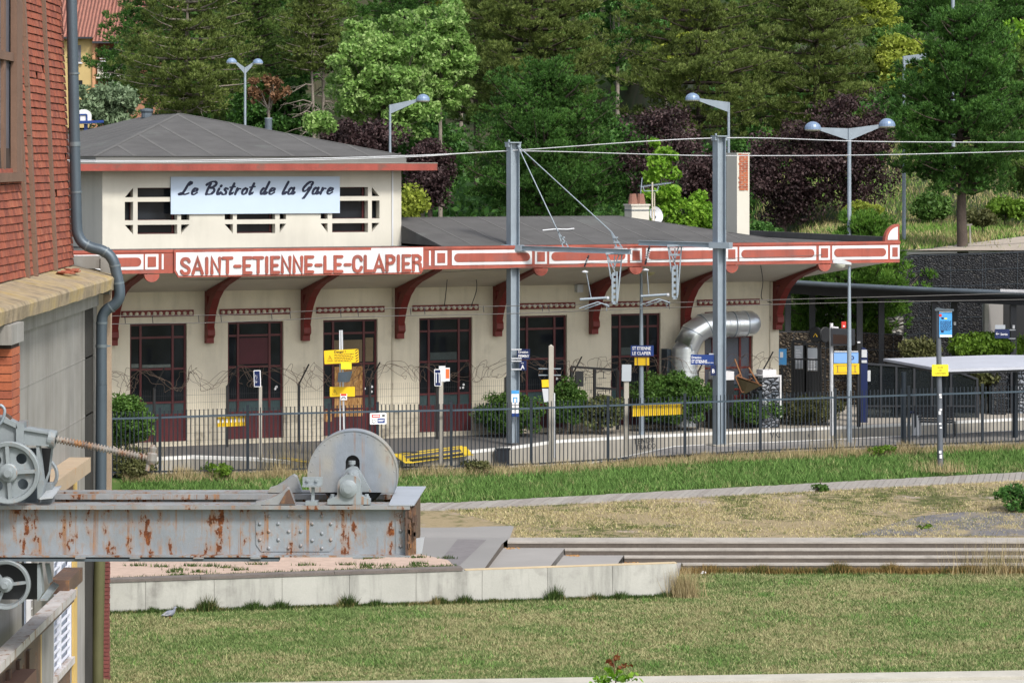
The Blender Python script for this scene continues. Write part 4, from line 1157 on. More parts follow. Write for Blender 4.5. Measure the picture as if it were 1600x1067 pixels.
def tube_thing(mb, a, b, r, n=10): mb.tube([a, b], r, n)
# faint graffiti on the far platform face
fo = bpy.data.objects['far_platform']
for px_, r_, tx, sz in ((990,694,'TENDR',.22),(993,703,'TRACOS',.20),(1203,685,'VKa',.26),(1262,683,'nic',.20)):
    Yf_ = float(np.interp(px_, [p[0] for p in far], [p.y for p in FP])); Yf2 = float(np.interp(px_+30, [p[0] for p in far], [p.y for p in FP])); c_ = W(px_, r_, Yf_)
    an_ = math.atan2(Yf2-Yf_, 30*Yf_/F); m_ = MB(); text_mesh(m_, tx, lambda a, b, d: Vector((c_.x+a*math.cos(an_), c_.y-.012+a*math.sin(an_)*1.0, c_.z+b+a*.04)), sz, .95, 'LEFT', .0); g_ = m_.build('graffiti', M['txtk'] if px_ < 1100 else M['char']); g_.parent = fo
# ---------- catenary masts
def hmast(px, w_, Y, r0, r1, name_label, base=False):
    top, bot = W(px, r0, Y), W(px, r1, Y)
    t = new_thing('catenary_mast', name_label, 'railway mast', (bot.x, bot.y, bot.z), 0, 'steel masts carrying the overhead line')
    fl, d = w_/2, .13
    ang = R(28)
    T = frame((bot.x, bot.y, 0), ang)
    mb = MB(T)
    z0, z1 = bot.z, top.z
    mb.box(-.13, -.112, -.13, .13, z0, z1); mb.box(.112, .13, -.13, .13, z0, z1); mb.box(-.111, .111, -.008, .008, z0, z1)
    mb.build('mast_column', M['galv'], t)
    mb = MB(T); mb.box(-.17, .17, -.17, .17, z1+.002, z1+.03); mb.box(-.19, -.135, -.10, .10, z1-.10, z1-.002); mb.box(.135, .19, -.10, .10, z1-.10, z1-.002)
    mb.tube([(-.16,-.08,z1+.03),(-.16,-.08,z1+.09)], .03, 6); mb.build('cap_plate', M['galv'], t)
    if base:
        mb = MB(T); mb.box(-.3, .3, -.3, .3, z0-.05, z0+.07); mb.build('base_block', M['postcon'], t)
    return t, T
m1, T1 = hmast(801.5, .28, 81.1, 224, 692, 'left grey steel mast between the third and fourth station doors')
m2, T2 = hmast(1124, .28, 81.0, 214, 698, 'right grey steel mast standing before the silver duct', True)
def stickers():
    P = Plate(W(805, 621, 80.93), .20, .38, 0); 
    a = MB(); P.board(a, 0, 0, .006); o = a.build('sticker', M['txtw'], m1, 'white sticker with blue head on the mast')
    b = MB(); P.rect(b, -.1, .1, .10, .19, .007, .010); P.rect(b, -.06, -.03, -.14, -.02, .007, .010); P.rect(b, .03, .06, -.14, -.02, .007, .010); P.rect(b, -.06, .06, -.02, .01, .007, .010); b.build('sticker_print', M['lblue'], o)
    P = Plate(W(805, 635, 82.83), .20, .36, 0); 
    P = Plate(W(805, 642, 80.93), .19, .30, 0)
    a = MB(); P.board(a, 0, 0, .006); o = a.build('sticker', M['txtw'], m1)
    b = MB(); P.rect(b, -.095, .095, -.15, -.06, .007, .010); b.build('sticker_print', M['blue'], o)
stickers()
def cantilever(t, a, b, thick, label=None):
    mb = MB(); a, b = Vector(a), Vector(b)
    mb.bar(a, b, .12, .012); mb.bar(a+Vector((0,0,.12)), b+Vector((0,0,.12)), .12, .012); mb.bar(a+Vector((0,0,.06)), b+Vector((0,0,.06)), .012, .105)
    d = (b-a).normalized(); mb.bar(a-d*.30+Vector((0,0,.06)), a+d*.3+Vector((0,0,.06)), .22, .16)
    mb.build('cantilever_arm', M['galv'], t)
cantilever(m1, W(801, 391, 81.0), W(986, 397, 79.4), .1)
cantilever(m2, W(1126, 387, 80.85), W(998, 383, 82.0), .1)
def lattice(t, pxs, row0, row1, Y, pxb, mat_=None):
    """hanging lattice drop bracket: wide head, narrow foot"""
    a0, a1 = pxs; b0, b1 = pxb
    mb = MB()
    mid = row0+(row1-row0)*.42
    P = lambda px, r, dy=0: W(px, r, Y+dy)
    mb.bar(P(a0,row0), P(b0,mid+8), .035); mb.bar(P(a1,row0), P(b1,row1-4), .035); mb.bar(P(a0,row0), P(b1,mid+6), .03); mb.bar(P(a1-4,row0), P(b0+4,mid-8), .03)
    mb.bar(P((a0+a1)/2,row0+4), P((a0+a1)/2,mid-12), .03)
    mb.bar(P(a0-2,row0), P(a1+3,row0), .16, .06)
    mb.bar(P(a0+3,row0+(mid-row0)*.42), P(a1-2,row0+(mid-row0)*.42), .05)
    mb.bar(P(b0+2,mid), P(b0+2,row1), .05, .10); mb.bar(P(b1-1,mid-4), P(b1-1,row1), .04, .10)
    for q in np.linspace(0, 1, 6): mb.bar(P(b0+2, mid+(row1-mid)*q), P(b1-1, mid+(row1-mid)*q), .035, .09)
    mb.build('drop_bracket', M['galv'], t)
lattice(m1, (948, 972), 396, 473, 79.7, (955, 965))
lattice(m2, (1044, 1065), 384, 465, 81.5, (1049, 1059))
def steady(t, pxl, pxr, row, Y, pxi, ri0, ri1, pyk):
    mb = MB(); mb.tube([W(pxl,row,Y), W(pxr,row-3,Y)], .035, 8); mb.tube([W(pxl-1,row+14,Y-.1), W(pxl+28,row+4,Y-.1), W(pxl+46,row+10,Y-.1)], .018, 5); mb.tube([W(pxl+8,row+15,Y), W(pxl+34,row+6,Y), W(pxl+46,row+12,Y)], .018, 5)
    mb.tube([W(pyk,row,Y), W(pxi+2,ri1,Y)], .014, 5); mb.bar(W(pxr-4,row+6,Y), W(pxr-4,row+18,Y), .02)
    mb.build('steady_arm', M['galv'], t)
    mb = MB(); a, b = W(pxi+6, ri0, Y), W(pxi-1, ri1-8, Y)
    mb.tube([a, a.lerp(b,.35), b], .022, 6); 
    d = (b-a)
    for q in (.15, .3, .85): 
        c = a+d*q; mb._lathe(c, d, [(-.05,.03),(-.02,.07),(.02,.07),(.05,.03)], 8)
    mb.build('hanger', M['char'], t)
    mb = MB()
    for q in (.35, .45, .55, .65): mb._lathe(a+d*q, d, [(-.025,.03),(-.012,.115),(.008,.115),(.02,.03)], 12)
    mb._lathe(W(pxi, ri1, Y), Vector((0,0,1)), [(-.03,.02),(-.01,.09),(.01,.09),(.04,.02)], 10)
    mb.sphere(W(pxr-2, row-2, Y), .055)
    mb.build('insulator', M['lgrey'], t)
steady(m1, 906, 952, 468, 79.8, 914, 399, 425, 924)
steady(m2, 1001, 1046, 463, 81.6, 1009, 384, 422, 1014)
mb = MB()
a = W(809, 228, 81.0)
for px, r_ in ((872, 362), (955, 362)):
    e = W(px, r_, 80.4 if px < 900 else 79.8); mb.tube([a, e], .016, 5)
    for q, s in ((5, 26), (15, 26)): 
        f = W(px+q*.9+4, r_+s, 80.4 if px < 900 else 79.7); mb.bar(e+Vector((.0,0,0)), f, .03)
    for q in (.35, .65, .95): mb.bar(W(px+2+q*3, r_+26*q, 80.4 if px < 900 else 79.7), W(px+8+q*8, r_+26*q, 80.4 if px < 900 else 79.7), .03)
mb.build('stay_rod', M['galv'], m1)
# ---------- overhead wires
def wire(pts, r, label, mat_='lgrey', clips=()):
    P_ = [W(*p) for p in pts]
    t = new_thing('overhead_wire', label, 'wire', P_[0], 0, 'wires of the overhead railway line')
    mb = MB(); mb.tube(smooth([tuple(p) for p in P_], 6), r, 5); mb.build('cable', M[mat_], t)
    if clips:
        mb = MB()
        for px, r0, r1 in clips: mb.bar(W(px, r0, P_[0].y+2), W(px+1, r1, P_[0].y+2), .018)
        mb.build('dropper', M['char'], t)
wire([(-200,238,77),(126,251,78.5),(400,249.5,79.6),(640,243.5,80.5),(800,235.5,81.1),(1117,216,81),(1360,221.5,87),(1600,222.5,92),(1800,221,97)], .013, 'topmost pale wire running from the left mast head to the right mast head')
wire([(-200,241,77),(126,253,78.6),(400,252,79.7),(640,245.5,80.6),(803,236.5,81.15),(1000,241,81.1),(1117,243.5,81.2),(1360,242.5,87),(1600,236.5,92),(1800,230,97)], .012, 'pale wire sagging just under the topmost wire behind the right mast')
M['wiregrey'] = mat('contact_wire', (.12,.115,.11), .6, .4, var=.1, bmp=0)
wire([(0,510,76.5),(190,506,77.6),(350,503.5,78.5),(560,495,79.3),(800,490,80.3),(1040,481,81.5),(1300,473.5,83.5),(1600,468,86)], .011, 'lower contact wire crossing the tops of the station doors', 'wiregrey')
t = wire([(0,498,76.5),(190,493.5,77.6),(350,492,78.5),(560,483,79.3),(800,478,80.3),(1040,473,81.5),(1300,466,83.5),(1600,458,86)], .010, 'upper contact wire just under the dotted friezes', 'wiregrey',
     [(195,494,506),(238,493,505),(310,493,504),(345,492,503),(424,489,499),(453,487,498),(532,484,496),(559,484,495),(641,481,492),(663,481,491),(755,478,488),(847,477,487),(857,477,487),(1045,473,483)])
wire([(0,452,77),(170,438,78),(400,436,79.5),(700,425,80.5),(960,409,81.5),(1250,400,84),(1600,380,88)], .007, 'thin messenger wire passing in front of the red and white fascia', 'wiregrey')
# ---------- lamps
def dome(mb, c, dx, r, m='lampblue'):
    c = Vector(c)
    prof = [(0,r),(r*.30,r*.97),(r*.58,r*.82),(r*.80,r*.55),(r*.92,.26*r),(r*.95,.001)]
    mb._lathe(c, Vector((0,0,1)), prof, 18)
def dome_lamp(px, base_row, base_z, top_row, Y, arms, rpx, label, polepx=4.5, group='blue domed street lamps'):
    s = F/Y
    x = (px-CX)/s; zt = H-(top_row-HZ)/s
    t = new_thing('street_lamp', label, 'street lamp', (x, Y, base_z), 0, group)
    mb = MB(); mb.tube([(x,Y,base_z),(x,Y,zt)], [polepx/s*.62, polepx/s*.45], 10); mb.build('pole', M['galv'], t)
    for hx, hr in arms:
        c = W(hx, hr+.5, Y); r = rpx*.9/s
        sg = 1 if hx > px else -1
        mb = MB(); e = Vector((c.x-sg*r*.75, Y, c.z+.0))
        a = Vector((x, Y, zt-.02-.1)); 
        mb.add([(x,Y-.03,zt+.0),(x,Y-.03,zt-.34*rpx/13),(e.x,Y-.03,e.z-.03),(e.x,Y-.03,e.z+.06),(x,Y+.03,zt),(x,Y+.03,zt-.34*rpx/13),(e.x,Y+.03,e.z-.03),(e.x,Y+.03,e.z+.06)], [(0,1,2,3),(7,6,5,4),(0,3,7,4),(1,5,6,2),(2,6,7,3),(0,4,5,1)])
        mb.build('lamp_arm', M['galv'], t)
        mb = MB(); dome(mb, c, 0, r); h = mb.build('lamp_head', M['lampblue'], t)
        mb = MB(); mb._lathe(c+Vector((0,0,-.002)), Vector((0,0,-1)), [(0,r*.98),(.03,r*.9),(.05,r*.6),(.06,.001)], 16); mb.build('lamp_glass', M['lampglass'], h)
    return t
dome_lamp(383, 0, .6, 106, 108, [(362,98),(403,99)], 9, 'twin headed street lamp rising behind the tower roof', 4)
dome_lamp(609.5, 0, 0, 164, 104, [(661,157)], 12, 'single headed street lamp with its arm pointing right behind the tower eave', 4)
dome_lamp(1138.5, 0, 0, 160, 103, [(1082,156)], 13, 'single headed street lamp with its arm pointing left above the tall chimney', 4.5)
dome_lamp(1327, 0, 0, 201, 95.5, [(1270,202),(1386,197)], 14.5, 'tall twin headed street lamp right of the tall chimney', 6.5)
dome_lamp(1412.5, 0, 4.8, 88, 103, [(1470,84)], 12, 'street lamp half hidden by the dark pine right of the canopy', 5)
dome_lamp(1489, 0, 6.5, -60, 118, [(1530,-64)], 14, 'bare grey lamp pole cut off by the top edge at the right', 6)
dome_lamp(1311, 0, 0, 408, 96.5, [], 5, 'slim grey pole ending under the corner of the canopy', 5, None)
def plat_lamp(px, row0, row1, Y, sg, label, glass):
    s = F/Y; b = W(px, row0, Y); tp = W(px, row1, Y)
    t = new_thing('platform_lamp', label, 'lamp', b, 0, 'slim platform lamps with white heads')
    mb = MB(); mb.tube([b, b.lerp(tp,.5), tp], [.075, .06, .035], 10); mb.build('pole', M['galv'], t)
    mb = MB(); c = tp+Vector((sg*.20, 0, .07)); T = Matrix.Translation(c) @ Matrix.Rotation(sg*-.12, 4, 'Y')
    mb.T = T
    pts = [(-.25*sg,.0),(-.24*sg,.06),(-.05*sg,.10),(.15*sg,.10),(.25*sg,.05),(.25*sg,-.01)]
    for a, w0 in ((0, .16),): mb.prism(pts, lambda p, q, d: (p, d, q), -.11, .11)
    mb.build('lamp_head', M['lgrey'], t)
    mb = MB(T); mb.smooth = True; mb._lathe(Vector((.04*sg,0,-.012)), Vector((0,0,-1)), [(0,.16),(.07,.14),(.12,.08),(.135,.001)], 12); mb.build('lamp_glass', M[glass], t)
plat_lamp(1002, 679, 427, 84.0, 1, 'platform lamp with a yellowed glass above the blue station name sign', 'lampyel')
plat_lamp(1327, 693, 416, 82.0, -1, 'platform lamp with its white head pointing left beside the departures screen', 'lampglass')
# ---------- near picket fence
fn = new_thing('picket_fence', 'long dark metal picket fence running along the whole platform side', 'fence', (0, lineY(0), -.3))
posts = [20, 135, 250, 387, 514, 590, 705, 830, 950, 1070, 1188, 1305, 1420, 1535, 1650]
def fpt(px, z): 
    Y = float(fence_xy(px)); return Vector(((px-CX)/F*Y, Y, z))
def zrail(px): return float(np.interp(px, [-100,175,400,600,705,830,1200,1600,1700], [H-405*72.6/F, H-405*74/F, H-397*75.2/F, H-392.5*76.27/F, H-391*76.83/F, H-388*77.5/F, H-374.5*79.42/F, H-361.5*81.5/F, H-359*82/F]))
for px in posts:
    a = fpt(px, 0); zr_ = zrail(px)
    mb = MB(frame((a.x, a.y, 0), .05)); mb.box(-.035, .035, -.035, .035, zf(a.x)-.15, zr_+.22); mb.box(-.04, .04, -.04, .04, zr_+.222, zr_+.24)
    mb.build('post', M['fence'], fn)
for i in range(len(posts)-1):
    p0, p1 = posts[i], posts[i+1]; a, b = fpt(p0, 0), fpt(p1, 0)
    L_ = (b-a).length; nb_ = max(4, int(round(L_/.108)))
    za, zb = zrail(p0), zrail(p1); ga, gb = zf(a.x)+.05, zf(b.x)+.05
    mb = MB()
    mb.mi = 1; mb.bar(Vector((a.x,a.y,za)), Vector((b.x,b.y,zb)), .035, .045); mb.mi = 0
    mb.bar(Vector((a.x,a.y,ga+.1)), Vector((b.x,b.y,gb+.1)), .03, .04)
    for k_ in range(1, nb_):
        t_ = k_/nb_; p = a.lerp(b, t_); g = ga+(gb-ga)*t_; zr_ = za+(zb-za)*t_
        j = random.uniform(-.006, .006)
        mb.bar((p.x, p.y, g-.02), (p.x+j, p.y, zr_+.17), .024)
    mb.build('fence_panel', [M['fence'], M['rail']], fn)
def fence_board(px0, px1, r0, r1, label, n, dots=False, th=.02):
    Y = float(fence_xy((px0+px1)/2))+.09
    a, b = W(px0, r0, Y), W(px1, r1, Y)
    P = Plate((a+b)/2, abs(b.x-a.x), abs(a.z-b.z), .31, R(.9))
    t = new_thing('yellow_board', label, 'board', (a+b)/2-Vector((0,0,.1)), 0)
    mb = MB(); P.board(mb); o = mb.build('panel', M['yellow'], t)
    mb = MB()
    if dots:
        for q in range(7): P.rect(mb, -P.w/2+P.w*(q+.5)/7-.03, -P.w/2+P.w*(q+.5)/7+.02, -.02, .07, .001, .005)
        mb.build('print', M['txtw'], o)
fence_board(338, 384, 651, 666, 'yellow board with white squares behind the fence pickets under the second door', 7, True)
fence_board(985, 1069, 632, 649, 'plain long yellow board behind the pickets below the station name sign', 12)
# white prohibition sign on the fence
P = Plate(W(591, 654, float(fence_xy(591))-.07), .43, .28, .31, 0)
t = new_thing('notice_plate', 'small white notice with red and blue blocks wired to the fence', 'notice', P.c, 0)
mb = MB(); P.board(mb, 0, rnd=.02); o = mb.build('panel', M['txtw'], t)
mb = MB(); P.rect(mb, -.17, .05, .03, .11, .001, .004); mb.build('red_block', M['red'], o)
mb = MB(); P.rect(mb, -.02, .17, -.11, .01, .001, .004); mb.build('blue_block', M['blue'], o)
mb = MB(); P.rect(mb, -.14, .03, .055, .085, .005, .007); P.rect(mb, .0, .15, -.04, -.025, .005, .007); P.rect(mb, .0, .13, -.07, -.055, .005, .007); mb.build('print_line', M['txtw'], o)
mb = MB(); mb._lathe(P.p(-.12,-.06,.004), P.N, [(0,.05),(.004,.05),(.005,.001)], 14); P.rect(mb, .10, .17, .05, .10, .001, .004); mb.build('pictogram', M['char'], o)
mb = MB(); mb._lathe(P.p(-.12,-.06,.010), P.N, [(0,.036),(.001,.036),(.002,.001)], 14); mb.build('pictogram_centre', M['txtw'], o)
# ---------- concrete and wooden posts
def post(px, r0, r1, Y, wpx, label, m='postcon', name='concrete_post', cap=False):
    a, b = W(px, r1, Y), W(px, r0, Y); w_ = wpx*Y/F
    t = new_thing(name, label, 'post', a, 0)
    mb = MB(frame((a.x, a.y, 0), .12)); mb.box(-w_/2, w_/2, -w_*.45, w_*.45, a.z-.3, b.z)
    if cap: mb.add([(-w_/2,-w_*.45,b.z+.001),(w_/2,-w_*.45,b.z+.001),(w_/2,w_*.45,b.z+.001),(-w_/2,w_*.45,b.z+.001),(0,0,b.z+.05)], [(0,1,4),(1,2,4),(2,3,4),(3,0,4)])
    mb.build('post_shaft', M[m], t); return t
cp = post(861, 541, 722, 78.2, 7.5, 'tall weathered concrete post with two short crossbars left of the hedge', cap=True)
mb = MB()
for r_ in (576, 586): mb.bar(W(841.5, r_, 78.25), W(876.5, r_, 78.25), .02, .025)
mb.build('crossbar', M['galv'], cp)
mb = MB(); mb.tube([W(866, 614, 78.15), W(866.5, 715, 78.15)], .022, 6); mb.build('conduit', M['lgrey'], cp)
P = Plate(W(852, 599, 78.05), .18, .19, 0, R(3)); mb = MB(); P.board(mb); mb.build('yellow_tag', M['yellow'], cp)
mb = MB(); 
mb.add([tuple(W(847,607,78.0)), tuple(W(857,607,78.0)), tuple(W(857,628,78.0)), tuple(W(850,628,78.0)), tuple(W(847,607,78.12)), tuple(W(857,607,78.12)), tuple(W(857,628,78.12)), tuple(W(850,628,78.12))], [(0,1,2,3),(7,6,5,4),(0,4,5,1),(1,5,6,2),(2,6,7,3),(3,7,4,0)])
mb.build('grey_box', M['lgrey'], cp)
pp = post(978.5, 596, 716, 78.7, 7.5, 'leaning grey concrete post with a blank pale plate left of the name sign')
P = Plate(W(979, 582.5, 78.6), .25, .43, .2, R(-1)); mb = MB(); P.board(mb, rnd=.02); mb.build('back_plate', M['grey'], pp)
p3 = post(689, 596, 727, 77.0, 6.5, 'slim concrete post carrying a TT plate beside the fourth door')
P = Plate(W(684, 590, 76.85), .175, .43, -.1, R(1)); mb = MB(); P.board(mb, rnd=.02); o = mb.build('sign_plate', M['txtw'], p3)
mb = MB(); P.board(mb, .018, .001, .004); o2 = mb.build('plate_field', M['navy'], o)
mb = MB(); 
for xx in (-.038, .038): P.rect(mb, xx-.009, xx+.009, -.13, .10, .005, .008); P.rect(mb, xx-.03, xx+.03, .101, .118, .005, .008)
mb.build('lettering', M['txtw'], o2)
P = Plate(W(691, 584, 77.06), .17, .40, .3, 0); mb = MB(); P.board(mb); mb.build('rear_plate', M['lgrey'], p3)
P = Plate(W(699, 585, 77.12), .13, .34, .3, 0); mb = MB(); P.board(mb); P.rect(mb, -.065,.065,-.17,.17,.001,.003); mb.build('orange_plate', M['lgrey'], p3)
mb = MB(); P.rect(mb, -.045, .05, -.10, .14, .004, .006); mb.build('orange_patch', M['orange'], p3)
p4 = post(407, 603, 700, 76.6, 5, 'thin grey post carrying the 2V plate in front of the second door')
P = Plate(W(402, 591.5, 76.45), .175, .42, -.1, R(2)); mb = MB(); P.board(mb, rnd=.02); o = mb.build('sign_plate', M['txtw'], p4)
mb = MB(); P.board(mb, .018, .001, .004); o2 = mb.build('plate_field', M['navy'], o)
mb = MB(); P.text(mb, '2V', 0, -.095, .27, .42, 'CENTER', .007); mb.build('lettering', M['txtw'], o2)
# ---------- danger signs on the pale mast
dm = new_thing('sign_mast', 'slim pale mast with yellow danger boards in front of the chipboard door', 'sign mast', W(533, 690, 77.6), 0)
mb = MB(); a, b = W(535, 694, 77.6), W(533, 516, 77.6); mb.bar(a-Vector((.05,0,0)), b-Vector((.03,0,0)), .035, .10, up=(0,1,0)); mb.bar(a+Vector((.05,0,0)), b+Vector((.02,0,0)), .04, .08, up=(0,1,0)); mb.build('mast_pole', M['lgrey'], dm)
P = Plate(W(533.5, 557, 77.45), .88, .345, 0, R(3)); mb = MB(); P.board(mb, rnd=.02); o = mb.build('danger_board', M['yellow'], dm)
mb = MB(); P.text(mb, 'Danger !', -.18, .095, .085, 1, 'LEFT', .002)
for q, wd in enumerate((.50,.44,.50,.46,.42)): 
    x_ = -.18
    while x_ < -.18+wd: l_ = random.uniform(.02,.07); P.rect(mb, x_, min(x_+l_, -.18+wd), .055-q*.042-.008, .055-q*.042+.004, .004, .007); x_ += l_+.015
tri = [(-.36,-.10),(-.23,-.10),(-.295,.04)]
for i in range(3):
    a_, b_ = tri[i], tri[(i+1) % 3]; mb.bar(P.p(a_[0], a_[1], .004), P.p(b_[0], b_[1], .004), .010, .005)
P.rect(mb, -.299, -.291, -.07, -.01, .004, .007)
for q in range(5):
    z_ = -.16+q*.068; mb.prism([(.36, z_), (.425, z_+.04), (.425, z_+.062), (.36, z_+.026)], lambda a, b, d: P.p(a, b, d), .003, .006)
mb.build('lettering', M['txtk'], o)
P = Plate(W(541, 572, 77.42), .27, .16, 0, 0); mb = MB(); P.board(mb); mb.build('yellow_tag', M['yellow2'], dm)
mb = MB(); c = W(541, 586, 77.3)
mb.add([c+Vector(q) for q in ((-.2,-.05,.07),(.05,-.16,.10),(.16,.05,.10),(-.1,.12,.07),(-.22,-.05,-.17),(.0,-.16,-.17),(.08,.05,-.17),(-.12,.12,-.17))], [(0,1,2,3),(7,6,5,4),(0,4,5,1),(1,5,6,2),(2,6,7,3),(3,7,4,0)])
mb.build('loudspeaker', M['galvd'], dm)
P = Plate(W(535, 612, 77.46), .64, .25, 0, R(.5)); mb = MB(); P.board(mb, rnd=.015); o = mb.build('warning_board', M['yellow'], dm)
mb = MB()
tri = [(-.26,-.07),(-.13,-.07),(-.195,.06)]
for i in range(3):
    a_, b_ = tri[i], tri[(i+1) % 3]; mb.bar(P.p(a_[0], a_[1], .004), P.p(b_[0], b_[1], .004), .010, .005)
P.rect(mb, -.199, -.191, -.04, .02, .004, .007)
mb.build('triangle_symbol', M['txtk'], o)
P = Plate(W(537, 620, 77.36), .17, .16, 0, 0); mb = MB(); P.board(mb); o = mb.build('handset_label', M['txtw'], dm)
mb = MB(); P.rect(mb, -.07, .07, .03, .08, .001, .004); mb.build('handset_label_red', M['red'], o)
mb = MB(); mb.tube([P.p(-.05,-.045,.005), P.p(-.03,-.01,.005), P.p(.03,-.01,.005), P.p(.05,-.045,.005)], .012, 5); mb.build('handset_symbol', M['navy'], o)
# ---------- blue station signs
def sign_on(parent, name, c, w_, h_, mat_, lines, rz=0.0, roll=0.0, rnd=0, th=.03, frame_=None):
    P = Plate(c, w_, h_, rz, roll, th); mb = MB(); P.board(mb, rnd=rnd); o = mb.build(name, M[mat_], parent)
    mb = MB()
    for (s, x_, z_, size, sq_, bold) in lines: P.text(mb, s, x_, z_, size, sq_, 'LEFT', bold)
    if lines: mb.build('lettering', M['txtw'] if not frame_ else M[frame_], o)
    return P, o
ns = new_thing('station_name_sign', 'blue station name plate and yellow box fixed to the lamp pole before the sixth door', 'sign', W(1003, 600, 83.85), 0)
sign_on(ns, 'name_plate', W(1003.5, 548, 83.85), .63, .29, 'blue', [('ST ETIENNE', -.275, .025, .125, .78, .003), ('LE CLAPIER', -.275, -.11, .125, .82, .003)])
P, o = sign_on(ns, 'yellow_box', W(1003, 564, 83.9), .40, .24, 'yellow', [], th=.12)
mb = MB(); P.rect(mb, -.20, .20, .10, .12, .001, .02); P.rect(mb, -.13,-.11,-.12,.12,.001,.02); P.rect(mb, .11,.13,-.12,.12,.001,.02); mb.build('box_rib', M['brown'], o)
d1 = new_thing('direction_sign', 'blue direction plate and platform letter A bracketed to the left mast', 'sign', W(816, 565, 81.0), 0)
sign_on(d1, 'direction_plate', W(818, 553.5, 80.9), .33, .27, 'navy', [('Direction', -.14, .03, .095, .72, .001), ('FIRMINY', -.14, -.08, .10, .78, .002)], rz=-.15, th=.06)
sign_on(d1, 'platform_letter_plate', W(817, 571, 80.9), .18, .26, 'navy', [('Voie', -.05, .05, .05, .8, 0), ('A', -.05, -.09, .15, .9, .003)], rz=-.15, th=.07)
mb = MB()
for r_ in (546, 560, 564, 577): mb.bar(W(799, r_, 80.92), W(815, r_, 80.92), .03, .03)
mb.build('bracket', M['lgrey'], d1)
d2 = new_thing('direction_sign', 'long blue direction plate left of the right mast with platform letter below', 'sign', W(1100, 565, 81.0), 0)
sign_on(d2, 'direction_plate', W(1097.5, 562, 80.95), .62, .27, 'blue', [('Direction', -.29, .03, .09, .75, .001), ('ST ETIENNE', -.29, -.09, .12, .66, .002), ('Châteaucreux', .06, -.09, .055, .75, 0)], roll=R(-.8))
sign_on(d2, 'platform_letter_plate', W(1115, 578.5, 80.9), .16, .27, 'navy', [('B', -.045, -.07, .15, .9, .003)])
mb = MB()
for r_ in (553, 570): mb.bar(W(1108, r_, 81.02), W(1118, r_, 81.0), .03)
mb.build('bracket', M['lgrey'], d2)
# ---------- departures screen and boards on the right
ds = new_thing('departures_screen', 'dark departures screen on a pale post with a small white camera on top', 'screen', W(1299, 690, 85.5), 0)
mb = MB(); mb.tube([W(1299.5, 680, 85.5), W(1299, 512, 85.5)], .055, 10); mb.build('post_shaft', M['lgrey'], ds)
mb = MB(); a, b = W(1298, 513, 85.45), W(1337, 540, 85.45); mb.hexa([(a.x,a.y-.15,b.z),(b.x-.1,a.y-.25,b.z+.02),(b.x,a.y+.2,b.z+.02),(a.x,a.y+.2,b.z),(a.x,a.y-.15,a.z),(b.x-.1,a.y-.25,a.z-.03),(b.x,a.y+.2,a.z-.03),(a.x,a.y+.2,a.z)]); o = mb.build('screen_case', M['char'], ds)
mb = MB(); mb.hexa([(a.x+.05,a.y-.165,b.z+.06),(b.x-.18,a.y-.253,b.z+.07),(b.x-.18,a.y-.24,b.z+.07),(a.x+.05,a.y-.155,b.z+.06),(a.x+.05,a.y-.165,a.z-.16),(b.x-.18,a.y-.253,a.z-.18),(b.x-.18,a.y-.24,a.z-.18),(a.x+.05,a.y-.155,a.z-.16)]); mb.build('display', mat('unlit_display', (.035,.018,.014), .3), o)
mb = MB(); mb.tube([W(1299, 513, 85.5), W(1299, 505, 85.5)], .05, 8); mb.bar(W(1300, 511, 85.4), W(1310, 512, 85.4), .05, .04); mb.build('camera', M['white'], ds)
sb = new_thing('timetable_board', 'pale blue timetable board behind the right platform lamp', 'board', W(1322, 600, 84.3), 0)
P, o = sign_on(sb, 'board_panel', W(1322, 559, 84.3), .68, .30, 'pblue', [])
mb = MB(); P.rect(mb, -.33, .33, .16, .19, -.02, .02); mb.build('top_rail', M['lgrey'], o)
mb = MB(); mb._lathe(P.p(.17,.0,.002), P.N, [(0,.055),(.003,.055),(.004,.03)], 14); mb.build('round_symbol', M['navy'], o)
mb = MB(); mb.tube([W(1303, 553, 84.35), W(1303, 612, 84.35)], .02, 6); mb.tube([W(1341, 553, 84.35), W(1341, 612, 84.35)], .02, 6); mb.build('leg', M['char'], sb)
yb = new_thing('yellow_board', 'yellow board with a thin black frame line under the pale blue timetable board', 'board', W(1322, 600, 84.1), 0)
P, o = sign_on(yb, 'board_panel', W(1322.5, 576.5, 84.1), .71, .29, 'yellow', [], roll=R(1))
mb = MB(); 
for z_ in (-.10, .09): P.rect(mb, -.30, .30, z_, z_+.012, .001, .004)
for x_ in (-.25, .23): P.rect(mb, x_, x_+.02, -.088, .089, .001, .004)
mb.build('frame_line', M['brown'], o)
bp = new_thing('ticket_machine', 'tall narrow blue ticket machine with a pale rounded top beside a dark post', 'ticket machine', W(1349, 640, 88), 0)
a, b = W(1344.5, 545, 88), W(1355, 640, 88)
mb = MB(); mb.box(a.x, b.x, 87.9, 88.3, .0, a.z-.1); pts = [(a.x, a.z-.099), (b.x, a.z-.099)]+[((a.x+b.x)/2+(b.x-a.x)/2*math.cos(s), a.z-.1+.13*math.sin(s)) for s in np.linspace(.2, math.pi-.2, 7)]
mb.prism(pts, lambda p, q, d: (p, d, q), 87.9, 88.3); o = mb.build('cabinet', M['navy'], bp)
mb = MB(); mb.box(a.x+.02, b.x-.02, 87.88, 87.897, a.z-.24, a.z-.02); mb.box(a.x+.02, b.x-.02, 87.88, 87.897, a.z-.4, a.z-.32); mb.build('front_panel', M['lgrey'], o)
bk = new_thing('dark_post', 'short black post capped in white between timetable board and ticket machine', 'post', W(1342, 634, 86.5), 0)
a, b = W(1339, 536, 86.5), W(1344.5, 536, 86.5); mb = MB(); mb.box(a.x, b.x, 86.45, 86.6, 0, a.z); mb.build('post_shaft', M['black'], bk)
